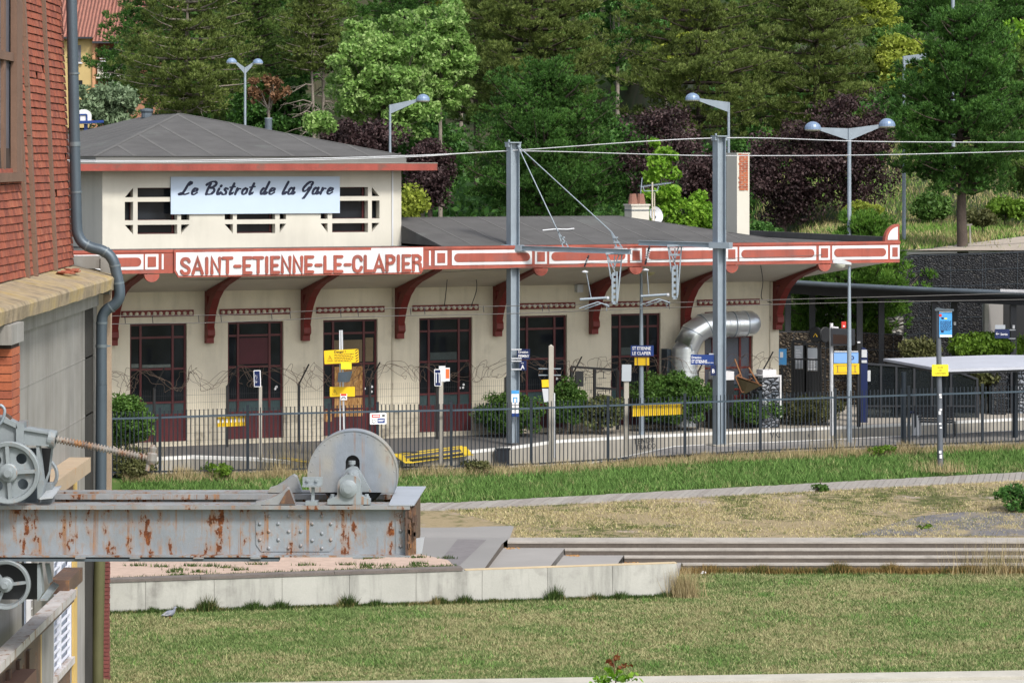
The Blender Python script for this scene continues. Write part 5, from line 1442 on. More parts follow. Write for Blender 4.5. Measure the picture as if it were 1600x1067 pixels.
mb = MB(); mb.box(a.x+.01, b.x-.01, 86.46, 86.59, a.z+.001, a.z+.04); mb.build('cap', M['white'], bk)
rs = new_thing('red_sign', 'small red sign with a white mark fixed above the departures screen', 'sign', W(1318, 512, 86.0), 0)
P, o = sign_on(rs, 'sign_plate', W(1318.5, 507.5, 86.0), .13, .18, 'red', []); mb = MB(); P.rect(mb, -.02, .025, -.06, -.015, .001, .004); mb.build('mark', M['txtw'], o)
mb = MB(); mb.bar(W(1318, 512, 86.06), W(1318, 530, 86.06), .025); mb.build('stem', M['galvd'], rs)
# twin round black signal discs
sg = new_thing('round_mirror_pair', 'two black round disc housings back to back on a thin stem', 'round discs', W(1284, 640, 86.5), 0)
for i, px in enumerate((1275.5, 1288)):
    c = W(px, 523, 86.5); ax = Vector((-.55 if i == 0 else .55, -1, 0)); mb = MB(); mb._lathe(c, ax, [(-.05,.001),(-.05,.19),(.05,.20),(.06,.18),(.06,.001)], 20); o = mb.build('disc_housing', M['black'], sg)
    if i == 0:
        mb = MB(); N_ = ax.normalized(); X_ = Vector((-N_.y, N_.x, 0))*1
        X_ = Vector((0,0,1)).cross(N_); c2_ = c+N_*.065
        mb.tube([c2_-X_*.06+Vector((0,0,-.06)), c2_+Vector((0,0,.04)), c2_+X_*.06+Vector((0,0,-.06))], .010, 5); mb.build('chevron', M['yellow'], o)
mb = MB(); mb.tube([W(1282, 530, 86.6), W(1282, 640, 86.6)], .03, 6); mb.build('stem', M['black'], sg)
# information panels at the building corner
for k_, (px0, px1, r0, r1, m_, lab) in enumerate(((1214,1229,545,570,'lblue','blue notice panel at the end corner of the station'), (1241.5,1254.5,540,576,'grey','pale poster panel in a dark frame left of the blue and white one'), (1262,1277,544,579,'grey','blue and white poster panel in a dark frame under the covered walkway'))):
    Y = 88.5 if k_ else 87.9
    a, b = W(px0, r0, Y), W(px1, r1, Y)
    t = new_thing('poster_panel', lab, 'poster panel', (a.x, Y, 0), 0)
    P = Plate((a+b)/2, b.x-a.x, a.z-b.z, 0); mb = MB(); P.board(mb); 
    o = mb.build('poster', M[m_], t)
    mb = MB()
    if k_ == 2:
        for q in range(7): P.rect(mb, -.11, .06+.05*(q % 2), .02-q*.04, .035-q*.04, .001, .003)
        P.rect(mb, -.12, .12, -.29, -.26, .001, .003)
    elif k_ == 1:
        for q in range(9): P.rect(mb, -.09, .03+.05*(q % 3)/2, .2-q*.045, .212-q*.045, .001, .003)
    else: P.rect(mb, -.05, .04, -.02, .14, .001, .003)
    mb.build('poster_print', M['txtw'], o)
    if k_:
        mb = MB(); 
        for s_ in (-1, 1): mb.box(P.c.x+s_*(P.w/2+.05)-.045, P.c.x+s_*(P.w/2+.05)+.045, Y+.02, Y+.09, 0, P.c.z+P.h/2+.08)
        mb.box(P.c.x-P.w/2-.09, P.c.x+P.w/2+.09, Y+.022, Y+.088, P.c.z+P.h/2+.082, P.c.z+P.h/2+.14)
        mb.box(P.c.x-P.w/2, P.c.x+P.w/2, Y+.03, Y+.07, 0, P.c.z-P.h/2-.02)
        mb.build('frame', M['brown'] if k_ == 3 else M['black'], t)
    else:
        mb = MB(); mb.bar((P.c.x, Y+.04, 0), (P.c.x, Y+.04, P.c.z-P.h/2-.001), .05); mb.build('stem', M['black'], t)
# ---------- covered walkway
cw = new_thing('covered_walkway', 'long dark flat covered walkway on slim posts beyond the right end of the station', 'covered walkway', W(1400, 620, 91), 0)
ya, yb_ = 93.5, 89.5
ra = [(1180,437.5,94.5),(1300,445,93.4),(1450,452.5,91.8),(1600,458.5,90.2),(1750,464,88.8)]
mb = MB()
for i in range(len(ra)-1):
    a, b = W(*ra[i]), W(*ra[i+1]); off = Vector((0,2.2,-.02)); th = .12
    mb.hexa([tuple(p) for p in (a-Vector((0,0,th)), b-Vector((0,0,th)), b+off-Vector((0,0,th)), a+off-Vector((0,0,th)), a, b, b+off, a+off)])
mb.mi = 1
for i in range(len(ra)-1):
    a, b = W(*ra[i]), W(*ra[i+1]); mb.tube([a+Vector((0,-.04,.0)), b+Vector((0,-.04,.0))], .075, 8)
mb.mi = 0
for i in range(len(ra)-1):
    a, b = W(*ra[i]), W(*ra[i+1]); mb.bar(a+Vector((0,.5,-.25)), b+Vector((0,.5,-.25)), .12, .24)
mb.build('roof_deck', [M['char'], M['galvd']], cw)
mb = MB()
a, b = W(1563, 457.5, 90.6), W(1640, 460, 89.8); mb.bar(a+Vector((0,-.08,.05)), b+Vector((0,-.08,.05)), .08, .12); mb.build('white_edge', M['white'], cw)
for px in (1231, 1269, 1343, 1377, 1460, 1491, 1583, 1640):
    Yp = float(np.interp(px, [1180,1300,1450,1600,1750], [95.2,94.1,92.5,90.9,89.5])) + (.9 if px in (1269,1377,1491) else 0)
    a = W(px, 450, Yp); zt_ = H-(float(np.interp(px, [1180,1300,1450,1600,1750],[438,445.5,453,459,464.5]))-HZ)*Yp/F
    mb = MB(); mb.box(a.x-.09, a.x+.09, Yp-.09, Yp+.09, 0, zt_-.12); mb.build('post', M['char'] if px != 1583 else M['char'], cw)
    if px in (1491, 1583):
        mb = MB(); mb.box(a.x-.03, a.x+.04, Yp-.10, Yp-.092, 2.55, 2.65); mb.build('number_tag', M['txtw'], cw)
# sortie sign hanging off a walkway post
sx_ = new_thing('exit_sign', 'navy sign with a white left arrow and the word Sortie on a walkway post', 'sign', W(1566, 523, 89.8), 0)
P = Plate(W(1566, 521.5, 89.8), .435, .27, 0); mb = MB(); P.board(mb); o = mb.build('sign_plate', M['navy'], sx_)
mb = MB(); P.text(mb, 'Sortie', -.05, -.045, .10, .85, 'LEFT', .001)
mb.bar(P.p(-.19,0,.005), P.p(-.09,0,.005), .016, .006, up=(0,1,0)); mb.bar(P.p(-.19,0,.006), P.p(-.145,.05,.006), .006, .016, up=(0,1,0)); mb.bar(P.p(-.19,0,.006), P.p(-.145,-.05,.006), .006, .016, up=(0,1,0))
mb.build('lettering', M['txtw'], o)
mb = MB(); mb.bar(W(1577, 515.5, 89.85), W(1586, 515.5, 90.7), .03); mb.bar(W(1577, 529, 89.85), W(1586, 529, 90.7), .03); P.rect(mb, -.21, .09, .14, .26, -.02, -.005); mb.build('bracket', M['grey'], sx_)
# ---------- gabion walls
def gwall(name, label, pts, zb, m, th=1.0, cat='gabion wall'):
    """pts: (px, top row, Y)"""
    t = new_thing(name, label, cat, W(*pts[0])*1.0, 0)
    mb = MB()
    for i in range(len(pts)-1):
        a, b = W(*pts[i]), W(*pts[i+1])
        zb_ = zb
        mb.hexa([(a.x,a.y,zb_),(b.x-.01,b.y,zb_),(b.x-.01,b.y+th,zb_),(a.x,a.y+th,zb_),(a.x,a.y,a.z),(b.x-.01,b.y,b.z),(b.x-.01,b.y+th,b.z),(a.x,a.y+th,a.z)])
    mb.build('stone_basket', M[m], t)
    mb = MB()
    for i in range(len(pts)-1):
        a, b = W(*pts[i]), W(*pts[i+1])
        for q in np.arange(0, 1.001, max(.02, 1.0/(b-a).length)): 
            p = a.lerp(b, min(q,1)); mb.bar((p.x,p.y-.012,zb),(p.x,p.y-.012,p.z), .006)
        zz_ = a.z
        while zz_ > zb: mb.bar((a.x,a.y-.012,zz_),(b.x,b.y-.012,zz_-(a.z-b.z)*.8), .008); zz_ -= .5
    mb.build('wire_mesh', M['galvd'], t)
    return t
gwall('gabion_wall', 'tall black stone gabion wall below the hillside path at right', [(1405,402,97),(1436,399,97),(1540,396,96.6),(1700,390,96)], -.2, 'gab')
gwall('gabion_wall', 'low brown gabion wall behind the poster panels', [(1190,519,94.4),(1290,518,94.4),(1345,520,94.2),(1411,524,94)], -.2, 'gab2', .8)
gwall('gabion_wall', 'dark stone gabion pillar behind the platform shelter at far right', [(1550,570,90.6),(1573,570,90.6)], -.2, 'gab', .8)
gwall('stone_wall', 'pale grey rubble wall at the right edge behind the shelter', [(1572,573,91.2),(1680,569,91)], -.2, 'gab4', .8, 'wall')
gwall('stone_wall', 'pale stone wall seen through the gap beside the young pine', [(1376,496,95.4),(1412,495,95.4)], .2, 'gab3', .8, 'wall')
# concrete underpass
un = new_thing('underpass_portal', 'grey concrete underpass portal with a dark opening under the walkway', 'underpass', W(1560, 560, 93.5), 0)
a, b, c_ = W(1538.5, 465, 93), W(1545, 465, 93), W(1584, 465, 93)
mb = MB(); mb.box(a.x, b.x, 93, 93.4, -.1, a.z+.05); mb.build('portal_edge', M['conc'], un)
mb = MB(); mb.add([(b.x+.001,93.0,-.1),(c_.x,95.0,-.1),(c_.x,95.0,a.z+.05),(b.x+.001,93.0,a.z+.05),(b.x+.001,93.3,-.1),(c_.x,95.3,-.1),(c_.x,95.3,a.z+.05),(b.x+.001,93.3,a.z+.05)], [(0,1,2,3),(7,6,5,4),(0,4,5,1),(1,5,6,2),(2,6,7,3),(3,7,4,0)]); mb.build('portal_wall', M['plat2'], un)
mb = MB(); mb.box(c_.x+.01, c_.x+3.5, 95.0, 95.3, -.1, a.z+.05); mb.build('portal_opening', M['black'], un)
# ---------- platform shelter with a white roof (near platform)
sh = new_thing('platform_shelter', 'platform shelter with a thin flat white roof on dark posts at far right', 'shelter', W(1500, 690, 82.5), 0)
ra_ = [W(1380,561,85.6), W(1474,581,81.3), W(1760,572,82.9), W(1640,552,87.3)]
zr_ = 1.62
def at_z(px, row, z): return W(px, row, YG(row, z))
q = [at_z(1380,563,1.98), at_z(1476,580,1.98), at_z(1700,573,1.98), at_z(1700,556,2.02), at_z(1556,555,2.02)]
mb = MB(); top = [(p.x,p.y,2.03) for p in q]; bot = [(p.x,p.y,1.96) for p in q]
for i in range(5): 
    a = Vector(top[i]); 
mb.add(bot+top, [(4,3,2,1,0),(5,6,7,8,9)]+[(i, (i+1)%5, (i+1)%5+5, i+5) for i in range(5)]); mb.build('shelter_roof', M['shroof'], sh)
mb = MB(); a, b = Vector(bot[0]), Vector(bot[1]); c = Vector(bot[2]); mb.bar(a+Vector((.15,.1,-.04)), b+Vector((0,.1,-.04)), .05, .05); mb.bar(b+Vector((0,.1,-.04)), c+Vector((0,.1,-.04)), .05, .05); mb.build('roof_beam', M['char'], sh)
for px, rb_ in ((1411.5, 692), (1475.5, 683), (1586.5, 683)):
    Yp = YG(rb_, 0); a = W(px, rb_, Yp); mb = MB(); mb.tube([(a.x,a.y,0),(a.x,a.y,1.9)], .075, 10); mb.build('post', M['fence'], sh)
# glazed shelter on the far platform
gs = new_thing('glass_shelter', 'dark framed glass shelter with a sloping side under the white roof', 'shelter', W(1440, 630, 88.8), 0)
Yg = 89.5
def pan(px0, px1, r0a, r0b, r1, Yq, nm, m_, th=.03):
    a, b = W(px0, r0a, Yq), W(px1, r0b, Yq); zb_ = 0.02
    mb = MB(); mb.hexa([(a.x,Yq,zb_),(b.x,Yq,zb_),(b.x,Yq+th,zb_),(a.x,Yq+th,zb_),(a.x,Yq,a.z),(b.x,Yq,b.z),(b.x,Yq+th,b.z),(a.x,Yq+th,a.z)]); mb.build(nm, M[m_], gs)
M['smoke'] = bpy.data.materials.new('smoked_glass'); M['smoke'].use_nodes = True
_nt = M['smoke'].node_tree; _b = _nt.nodes['Principled BSDF']; _b.inputs['Base Color'].default_value = (.02,.025,.03,1); _b.inputs['Roughness'].default_value = .08
_t = _nt.nodes.new('ShaderNodeBsdfTransparent'); _t.inputs[0].default_value = (.55,.6,.62,1); _m = _nt.nodes.new('ShaderNodeMixShader'); _m.inputs[0].default_value = .6
_nt.links.new(_b.outputs[0], _m.inputs[1]); _nt.links.new(_t.outputs[0], _m.inputs[2]); _nt.links.new(_m.outputs[0], _nt.nodes['Material Output'].inputs[0])
for a_, b_, r0_, r1_ in ((1352,1376,569,570),(1377,1400,570,571),(1401,1428,571,572),(1429,1455,572,574),(1456,1486,575,577)): pan(a_, b_, r0_, r1_, 0, Yg, 'glass_panel', 'smoke', .015)
pan(1486, 1527, 577, 592, 0, Yg, 'sloping_glass_side', 'smoke', .015)
mb = MB()
for px, r_ in ((1352,568),(1376.5,569.5),(1400.5,571),(1428.5,572.5),(1456,574.5),(1486,577),(1527,592)):
    a = W(px, r_, Yg-.02); mb.box(a.x-.03, a.x+.03, Yg-.04, Yg+.04, 0, a.z)
for p0, p1 in (((1352,568),(1486,577)), ((1486,577),(1527,592))): mb.bar(W(*p0, Yg-.0), W(*p1, Yg-.0), .09, .06)
a, b = W(1352,620,Yg), W(1527,620,Yg); mb.bar((a.x,Yg,.35),(b.x,Yg,.35), .05); mb.build('shelter_frame', M['char'], gs)
mb = MB(); a, b = W(1400,620,Yg), W(1500,620,Yg); mb.box(a.x, b.x, Yg+.5, Yg+1.0, .42, .5); mb.box(a.x, b.x, Yg+1.01, Yg+1.1, .0, .95); mb.build('inner_bench', M['black'], gs)
mb = MB(); a = W(1357, 585, Yg-.06); mb.box(a.x-.06, a.x+.06, a.y-.01, a.y, a.z-.2, a.z+.12); mb.build('poster', M['lgrey'], gs)
# bench
bn = new_thing('slatted_bench', 'dark slatted metal bench seen from behind on the near platform', 'bench', G(1460, 683, 0), R(-14))
c = G(1460, 683, 0); T = frame((c.x, c.y, 0), R(-14)); L2 = .52
mb = MB(T)
for q in range(7): mb.bar((-L2, -.02-.012*q, .42+q*.068), (L2, -.02-.012*q, .42+q*.068), .015, .052)
mb.build('backrest', M['char'], bn)
mb = MB(T)
for q in range(6): mb.bar((-L2, .02+q*.07, .41), (L2, .02+q*.07, .41), .055, .015)
mb.build('seat', M['char'], bn)
for s_ in (-1, 1):
    mb = MB(T); mb.bar((s_*L2, .0, 0), (s_*L2, -.10, .86), .045, .05); mb.bar((s_*L2, .42, 0), (s_*L2, .40, .40), .045); mb.bar((s_*L2, .0, .40), (s_*L2, .42, .40), .04); mb.build('bench_side', M['char'], bn)
tb_ = new_thing('litter_bin', 'small pale grey litter bin with a dark lid left of the bench', 'bin', G(1432, 682, 0), 0)
c = G(1432, 682, 0); mb = MB(); mb._lathe(Vector((c.x, c.y, 0)), Vector((0,0,1)), [(0,.09),(.05,.13),(.62,.14),(.63,.001)], 14); mb.build('bin_body', M['pblue'] if False else M['lgrey'], tb_)
mb = MB(); mb.box(c.x-.22, c.x+.22, c.y-.12, c.y+.12, .66, .70); mb.build('bin_lid', M['navy'], tb_)
# pole with the yellow street sign
pl = new_thing('sign_pole', 'grey sticker covered pole with a yellow street plate and blue poster at far right', 'sign pole', W(1469, 738, 79.6), 0)
a, b = W(1469.5, 738, 79.6), W(1466, 482, 79.6)
mb = MB(); mb.tube([a-Vector((0,0,.2)), b], [.082, .062], 12); mb.build('pole', M['char'] if False else mat('pole_grey_paint', (.12,.135,.16), .55, .3, var=.15), pl)
mb = MB()
for r_, h_, dx in ((617,.05,.2),(620.5,.04,.8),(640,.05,1),(645,.09,-.5),(662,.05,0),(668,.04,1),(706,.07,0),(713,.10,1)):
    p = W(1469+dx, r_, 79.51); mb.box(p.x-.03, p.x+.03, p.y-.006, p.y, p.z-h_/2, p.z+h_/2)
mb.build('sticker', M['txtw'], pl)
P = Plate(W(1469, 578.5, 79.46), .43, .30, 0, R(.5)); mb = MB(); P.board(mb, rnd=.025); o = mb.build('street_plate', M['yellow2'], pl)
mb = MB(); P.text(mb, 'ALLEE', 0, .055, .062, .9, 'CENTER'); P.text(mb, 'DES', 0, -.02, .055, .9, 'CENTER'); P.text(mb, 'CLAPOTIERS', 0, -.10, .062, .85, 'CENTER'); P.text(mb, '57', -.19, .09, .045, .8, 'LEFT'); mb.build('lettering', mat('brown_letter', (.10,.08,.02), .6, bmp=0), o)
mb = MB(); mb.bar(W(1460.5, 484, 79.5), W(1490, 484.5, 79.5), .10, .05); mb.bar(W(1463, 481, 79.5), W(1475, 483.5, 79.5), .06, .03); mb.build('poster_arm', M['galvd'], pl)
P = Plate(W(1477.5, 506.5, 79.5), .335, .68, 0); mb = MB(); P.board(mb); o = mb.build('poster', M['lblue'], pl)
mb = MB(); P.rect(mb, -.165, .165, .31, .335, .001, .004); P.rect(mb, -.15, .165, -.335, -.28, .001, .004); mb.build('poster_border', M['txtw'], o)
mb = MB(); 
random.seed(11)
for q in range(11):
    x_ = -.14
    while x_ < .12: l_ = random.uniform(.02,.07); P.rect(mb, x_, x_+l_, .07-q*.024, .084-q*.024, .001, .003); x_ += l_+.012
P.rect(mb, -.11, -.05, .13, .18, .001, .004); P.rect(mb, -.12, -.05, -.22, -.16, .001, .004); mb.build('poster_print', M['navy'], o)
mb = MB(); mb._lathe(P.p(-.135,.23,.002), P.N, [(0,.04),(.003,.04),(.004,.001)], 12); mb.build('poster_dot', M['red'], o)
mb = MB(); P.rect(mb, -.03, .04, .13, .165, .001, .004); mb.build('poster_yellow', M['yellow2'], o)
# ---------- mesh fence with barbed coil along the station front
bf = new_thing('barbed_wire_fence', 'thin dark mesh fence with slanted post tops and tangled barbed wire along the station front', 'fence', TS @ Vector((-3, -.75, 0)), TH)
mb = S_(); vy = -.75
bposts = [(241,1),(355,1),(467,1),(578,1),(683,1),(790,1),(893,1),(1000,1),(1090,1),(1192,1)]
for px, _ in bposts:
    u = uV(px, .75); m_ = S_(); m_.box(u-.03, u+.03, vy-.03, vy+.03, 0, 1.62); m_.bar((u, vy, 1.60), (u+.20, vy-.25, 2.15), .03); m_.build('fence_post', M['black'], bf)
M['mesh'] = mat('mesh_wire', (.03,.032,.036), .6, .3, bmp=0)
m_ = S_(); ua_, ub_ = uV(120,.75), uV(1215,.75)
for z_ in list(np.arange(.2, 1.6, .2)): m_.bar((ua_, vy+.035, z_), (ub_, vy+.035, z_), .005)
for u in np.arange(ua_, ub_, .06): m_.bar((u, vy+.04, .1), (u, vy+.04, 1.56), .0035)
m_.build('mesh_panel', M['mesh'], bf)
m_ = S_(); random.seed(3)
for loop in range(5):
    pts = []; ph = random.random()*6
    for u in np.arange(ua_, ub_, .11):
        r_ = .24+.07*math.sin(u*1.3+loop)+random.uniform(-.05,.05); ph += .55+random.uniform(-.25,.35)
        pts.append((u+.20*math.cos(ph*.7)+random.uniform(-.08,.08), vy-.12+.18*math.cos(ph), 1.83+r_*math.sin(ph)+random.uniform(-.06,.06)))
    m_.tube(smooth(pts, 3), .0052, 4)
m_.build('barbed_wire', mat('rusty_barbed_wire', (.12,.085,.065), .8, .2, bmp=0), bf)
# dark gate with scattered panels, white low walls, upturned chair
gt = new_thing('dark_screen', 'dark metal frame with crazed pale panel behind the flowering bush', 'screen', SP(925, 640, .9) and TS @ Vector((uV(925,1.0), -1.0, 0)), TH)
m_ = S_(); u0_, u1_ = uV(893,1.0), uV(965,1.0); zt_ = zV(573, u0_, 1.0); zt2 = zV(578, u1_, 1.0)
m_.bar((u0_,-1.0,0.1),(u0_,-1.0,zt_), .07); m_.bar((u1_,-1.0,0.1),(u1_,-1.0,zt2), .07); um = uV(929,1.0); m_.bar((um,-1.0,0.1),(um,-1.0,(zt_+zt2)/2), .07); m_.bar((u0_,-1.0,zt_),(u1_,-1.0,zt2), .06)
m_.bar((um,-1.0,zV(606,um,1)),(u1_,-1.0,zV(608,u1_,1)), .06); m_.build('screen_frame', M['black'], gt)
m_ = S_(); 
random.seed(9)
for q in range(46):
    u = random.uniform(u0_+.05, u1_-.05); z_ = random.uniform(.7, zt_-.1)
    if random.random() < .5: m_.bar((u,-.98,z_),(min(u+random.uniform(.08,.3),u1_),-.98,z_), .014)
    else: m_.bar((u,-.981,z_),(u,-.981,min(z_+random.uniform(.08,.3), zt2)), .014)
m_.build('screen_lattice', M['mesh'], gt)
m_ = S_(); p = SP(905.5, 592, 1.1); m_.box(p.x-.12, p.x+.12, -1.10, -1.07, p.z-.21, p.z+.21); m_.build('black_plate', M['black'], gt)
lw = new_thing('planter_box', 'low white rimmed box with a scribbled dark front at the station corner', 'planter', TS @ Vector((uV(1203,1.2), -1.2, 0)), TH)
m_ = S_(); a, b = uV(1192,1.2), uV(1221,1.2); z1_ = zV(588, a, 1.2)
m_.box(a, b, -1.2, -.3, z1_-.03, z1_+.02); m_.box(b-.05, b, -1.201, -1.16, .3, z1_-.031); m_.build('box_rim', M['white'], lw)
m_ = S_(); m_.box(a, b-.06, -1.18, -.4, 0, z1_-.032); m_.build('box_front', M['gab4'], lw)
m_ = S_(); m_.box(uV(1192,1), uV(1213,1), -1.0, -.6, z1_+.022, zV(577,8,1)); m_.build('white_slab', M['white'], lw)
wb = new_thing('white_block', 'low white block on a dark base between the right mast and the upturned chair', 'block', TS @ Vector((uV(1133,1), -1, 0)), TH)
m_ = S_(); m_.box(uV(1120,1), uV(1147,1), -1.0, -.5, zV(594,6,1), zV(581,6,1)); m_.build('block_top', M['white'], wb)
m_ = S_(); m_.box(uV(1118,1), uV(1147,1), -.99, -.5, 0, zV(594,6,1)-.003); m_.build('block_base', M['black'], wb)
uc_ = new_thing('upturned_chair', 'wooden chair lying upside down with its legs in the air on the platform', 'chair', TS @ Vector((uV(1165,1.6), -1.6, .5)), TH)
P_ = lambda px, r_, dv=0: SP(px, r_, 1.6+dv)
seatpts = [(1147,588),(1168,594),(1188,600),(1160,615)]
legs = [((1148,561),(1160,592)), ((1170,574),(1186,602)), ((1149,589),(1158,612)), ((1187,601),(1163,614))]
for k_, (a, b) in enumerate(legs[:2]): m_ = S_(); m_.bar(P_(*a, .2*k_), P_(*b, .2*k_), .035); m_.build('leg', mat('chair_wood', (.24,.11,.045), .6), uc_)
m_ = S_(); m_.add([P_(1149,589), P_(1168,594,.35), P_(1188,601,.4), P_(1163,614,.0)], [(0,1,2,3)]); m_.add([P_(1149,591), P_(1168,596,.35), P_(1188,603,.4), P_(1163,616,.0)], [(3,2,1,0)]); m_.build('seat', mat('chair_seat', (.16,.13,.07), .7), uc_)
m_ = S_()
for a, b in (((1149,589),(1159,613)), ((1159,613),(1188,601)), ((1152,587),(1190,602)), ((1158,598),(1175,591)), ((1163,607),(1183,596)), ((1149,589),(1156,584))): m_.bar(P_(*a,.05), P_(*b,.05), .03)
m_.build('chair_frame', mat('chair_wood_frame', (.20,.09,.04), .6), uc_)
# dark boxes on track
for px, r_, lab in ((641, 722, 'small black track box beside the yellow crossing marks'), (786, 716, 'small black track box in front of the hedge by the fence')):
    c = G(px, r_, -.25); t = new_thing('track_box', lab, 'box', (c.x, c.y, -.55), 0)
    m_ = MB(); m_.box(c.x-.17, c.x+.17, c.y-.1, c.y+.1, -.5, -.02); m_.box(c.x-.2, c.x+.2, c.y-.12, c.y+.12, -.019, .02); m_.build('box_body', M['char'], t)
# dark frame fence right of the station corner
df = new_thing('metal_gate', 'low dark metal gate with vertical bars below the poster panels', 'gate', W(1250, 620, 88.2), 0)
m_ = MB(); a, b = W(1214, 560, 88.0), W(1289, 562, 88.0)
m_.bar(a, b, .05); 
for q in np.linspace(0, 1, 17): p = a.lerp(b, q); m_.bar((p.x, p.y, 0), p, .02)
for q in (0, 1): p = a.lerp(b, q); m_.bar((p.x, p.y, 0), p, .06)
m_.build('gate_frame', M['brown'] if False else M['black'], df)
# ---------- background buildings, hoop
ho = new_thing('apartment_house', 'distant ochre apartment house with a red tiled roof and a balcony at top left', 'house', W(150, 250, 205), 0)
Y = 205
m_ = MB(); a, b = W(60, 62, Y), W(146, 200, Y); m_.box(a.x, b.x, Y, Y+12, b.z, a.z+.3); m_.build('wall', mat('ochre_wall', (.48,.36,.16), .9, var=.08), ho)
m_ = MB(); a, b = W(150, 66, Y), W(260, 200, Y); m_.box(a.x, b.x, Y+1.6, Y+12, b.z, a.z+.3); m_.build('rear_wall', mat('salmon_wall', (.33,.16,.10), .9, var=.08), ho)
m_ = MB(); a, b = W(145, 66, Y), W(149, 200, Y); m_.box(a.x, b.x, Y-.2, Y+1.5, b.z, a.z+.3); m_.build('pillar', mat('salmon_pillar', (.50,.26,.14), .9), ho)
m_ = MB(); a, b = W(152, 100, Y), W(215, 117, Y); m_.box(a.x, b.x, Y+.1, Y+.3, b.z, a.z); a, b = W(150, 117, Y), W(215, 123, Y); m_.box(a.x, b.x, Y, Y+1.5, b.z, a.z); o = m_.build('balcony', M['cream2'], ho)
m_ = MB(); 
for r_ in (92, 96): m_.bar(W(156, r_, Y), W(170, r_, Y), .06)
m_.bar(W(168, 91, Y), W(168, 100, Y), .06); m_.build('balcony_rail', M['white'], o)
m_ = MB(); a, b = W(119, 71, Y), W(126.5, 97, Y); m_.box(a.x, b.x, Y-.05, Y-.01, b.z, a.z); m_.build('window', M['panegrey'], ho)
m_ = MB(); a, b = W(119, 97.5, Y), W(129, 100, Y); m_.box(a.x, b.x, Y-.2, Y-.01, b.z, a.z); m_.build('window_sill', M['white'], ho)
m_ = MB(); a, b = W(119, 126, Y), W(129, 148, Y); m_.box(a.x, b.x, Y-.05, Y-.01, b.z, a.z); m_.build('window', M['pane'], ho)
m_ = MB(); a, b = W(170, 75, Y+1.5), W(181, 100, Y+1.5); m_.box(a.x, b.x, Y+1.5, Y+1.59, b.z, a.z); m_.build('window', M['pane'], ho)
m_ = MB()
p0, p1, p2, p3 = W(40, 59, Y-.6), W(146, 59, Y-.6), W(230, -90, Y+9), W(40, -90, Y+9)
q0, q1 = W(144, 66, Y-.6), W(260, 66, Y-.6)
m_.add([p0, p1, p2, p3], [(0,1,2,3)]); m_.add([q0+Vector((0,-.05,0)), q1, W(330,-90,Y+9), W(205,-90,Y+9)+Vector((0,-.1,0))], [(0,1,2,3)])
def tiles():
    m, nt, b, co = base('roman_tiles', .9)
    wv = _n(nt, 'ShaderNodeTexWave', wave_type='BANDS', bands_direction='X'); wv.inputs['Scale'].default_value = 1.3; wv.inputs['Distortion'].default_value = .6; wv.inputs['Detail'].default_value = 1
    nt.links.new(co, wv.inputs['Vector'])
    c = ramp(nt, wv.outputs['Fac'], [(0, (.14,.05,.04)), (.5, (.33,.15,.11))]); c = mixc(nt, .6, c, ramp(nt, noise(nt, co, 2.5, 5, .7), [(.3,(.5,.5,.5)),(.7,(1.1,1,1))]), 'MULTIPLY')
    nt.links.new(c, b.inputs['Base Color']); bump(nt, b, wv.outputs['Fac'], .8, .1); return m
m_.build('roof', tiles(), ho)
m_ = MB(); m_.bar(W(60, 59.5, Y-.7), W(144, 59.5, Y-.7), .12, .12); m_.bar(W(144, 66.5, Y-.7), W(260, 66.5, Y-.7), .12, .14); m_.build('roof_gutter', M['char'], ho)
h2 = new_thing('office_block', 'sliver of a distant pale grey block between the trees at the top edge', 'building', W(1390, 200, 240), 0)
m_ = MB(); a, b = W(1335, -120, 240), W(1412, 60, 240); m_.box(a.x, b.x, 240, 250, b.z, a.z); m_.build('wall', mat('block_wall', (.45,.42,.36), .9), h2)
m_ = MB(); a, b = W(1362, -20, 240), W(1396, 19, 240); m_.box(a.x, b.x, 239.8, 239.95, b.z, a.z); m_.build('glazing', M['pblue'] if False else M['grey'], h2)
m_ = MB(); a, b = W(1371, -20, 240), W(1385, 9, 240); m_.box(a.x, b.x, 239.6, 239.75, b.z, a.z); m_.build('window', M['lgrey'], h2)
bh = new_thing('basketball_hoop', 'white basketball backboard with a blue square beyond the tower roof at left', 'basketball hoop', W(132, 200, 107), 0)
Y = 107; c = W(133, 183, Y)
pts = [(-.34,-.25),(.22,-.25),(.22,.05)]+[(-.06+.28*math.cos(s), .05+.22*math.sin(s)) for s in np.linspace(.2, math.pi-.1, 8)]
m_ = MB(); m_.prism([(c.x+a, c.z+b) for a, b in pts], lambda p, q, d: (p, d, q), Y, Y+.05); o = m_.build('backboard', M['white'], bh)
m_ = MB()
for a, b in (((-.2,-.16),(.06,-.16)), ((.06,-.16),(.06,.08)), ((.06,.08),(-.2,.08)), ((-.2,.08),(-.2,-.16))): m_.bar((c.x+a[0], Y-.01, c.z+a[1]), (c.x+b[0], Y-.01, c.z+b[1]), .05)
m_.build('target_square', M['blue'], o)
m_ = MB(); m_.bar(W(110, 192, Y), W(162, 190, Y), .08, .09); m_.bar((c.x, Y+.2, 0), (c.x, Y+.2, c.z), .12); m_.build('hoop_support', M['blue'], bh)
vp = new_thing('vent_pipe', 'short blue grey flue pipe standing behind the right slope of the tower roof', 'flue', TS @ Vector((uV(420,-13), 12.5, 5.2)), TH)
p = W(419.5, 186, 97); m_ = MB(); m_.tube([(p.x, 97, 5.0), (p.x, 97, p.z)], .115, 14); m_.build('flue_tube', M['galvd'], vp)
m_ = MB(); m_.tube([(p.x, 97, p.z+.001), (p.x, 97, p.z+.03)], .125, 14); m_.build('flue_rim', M['galv'], vp)
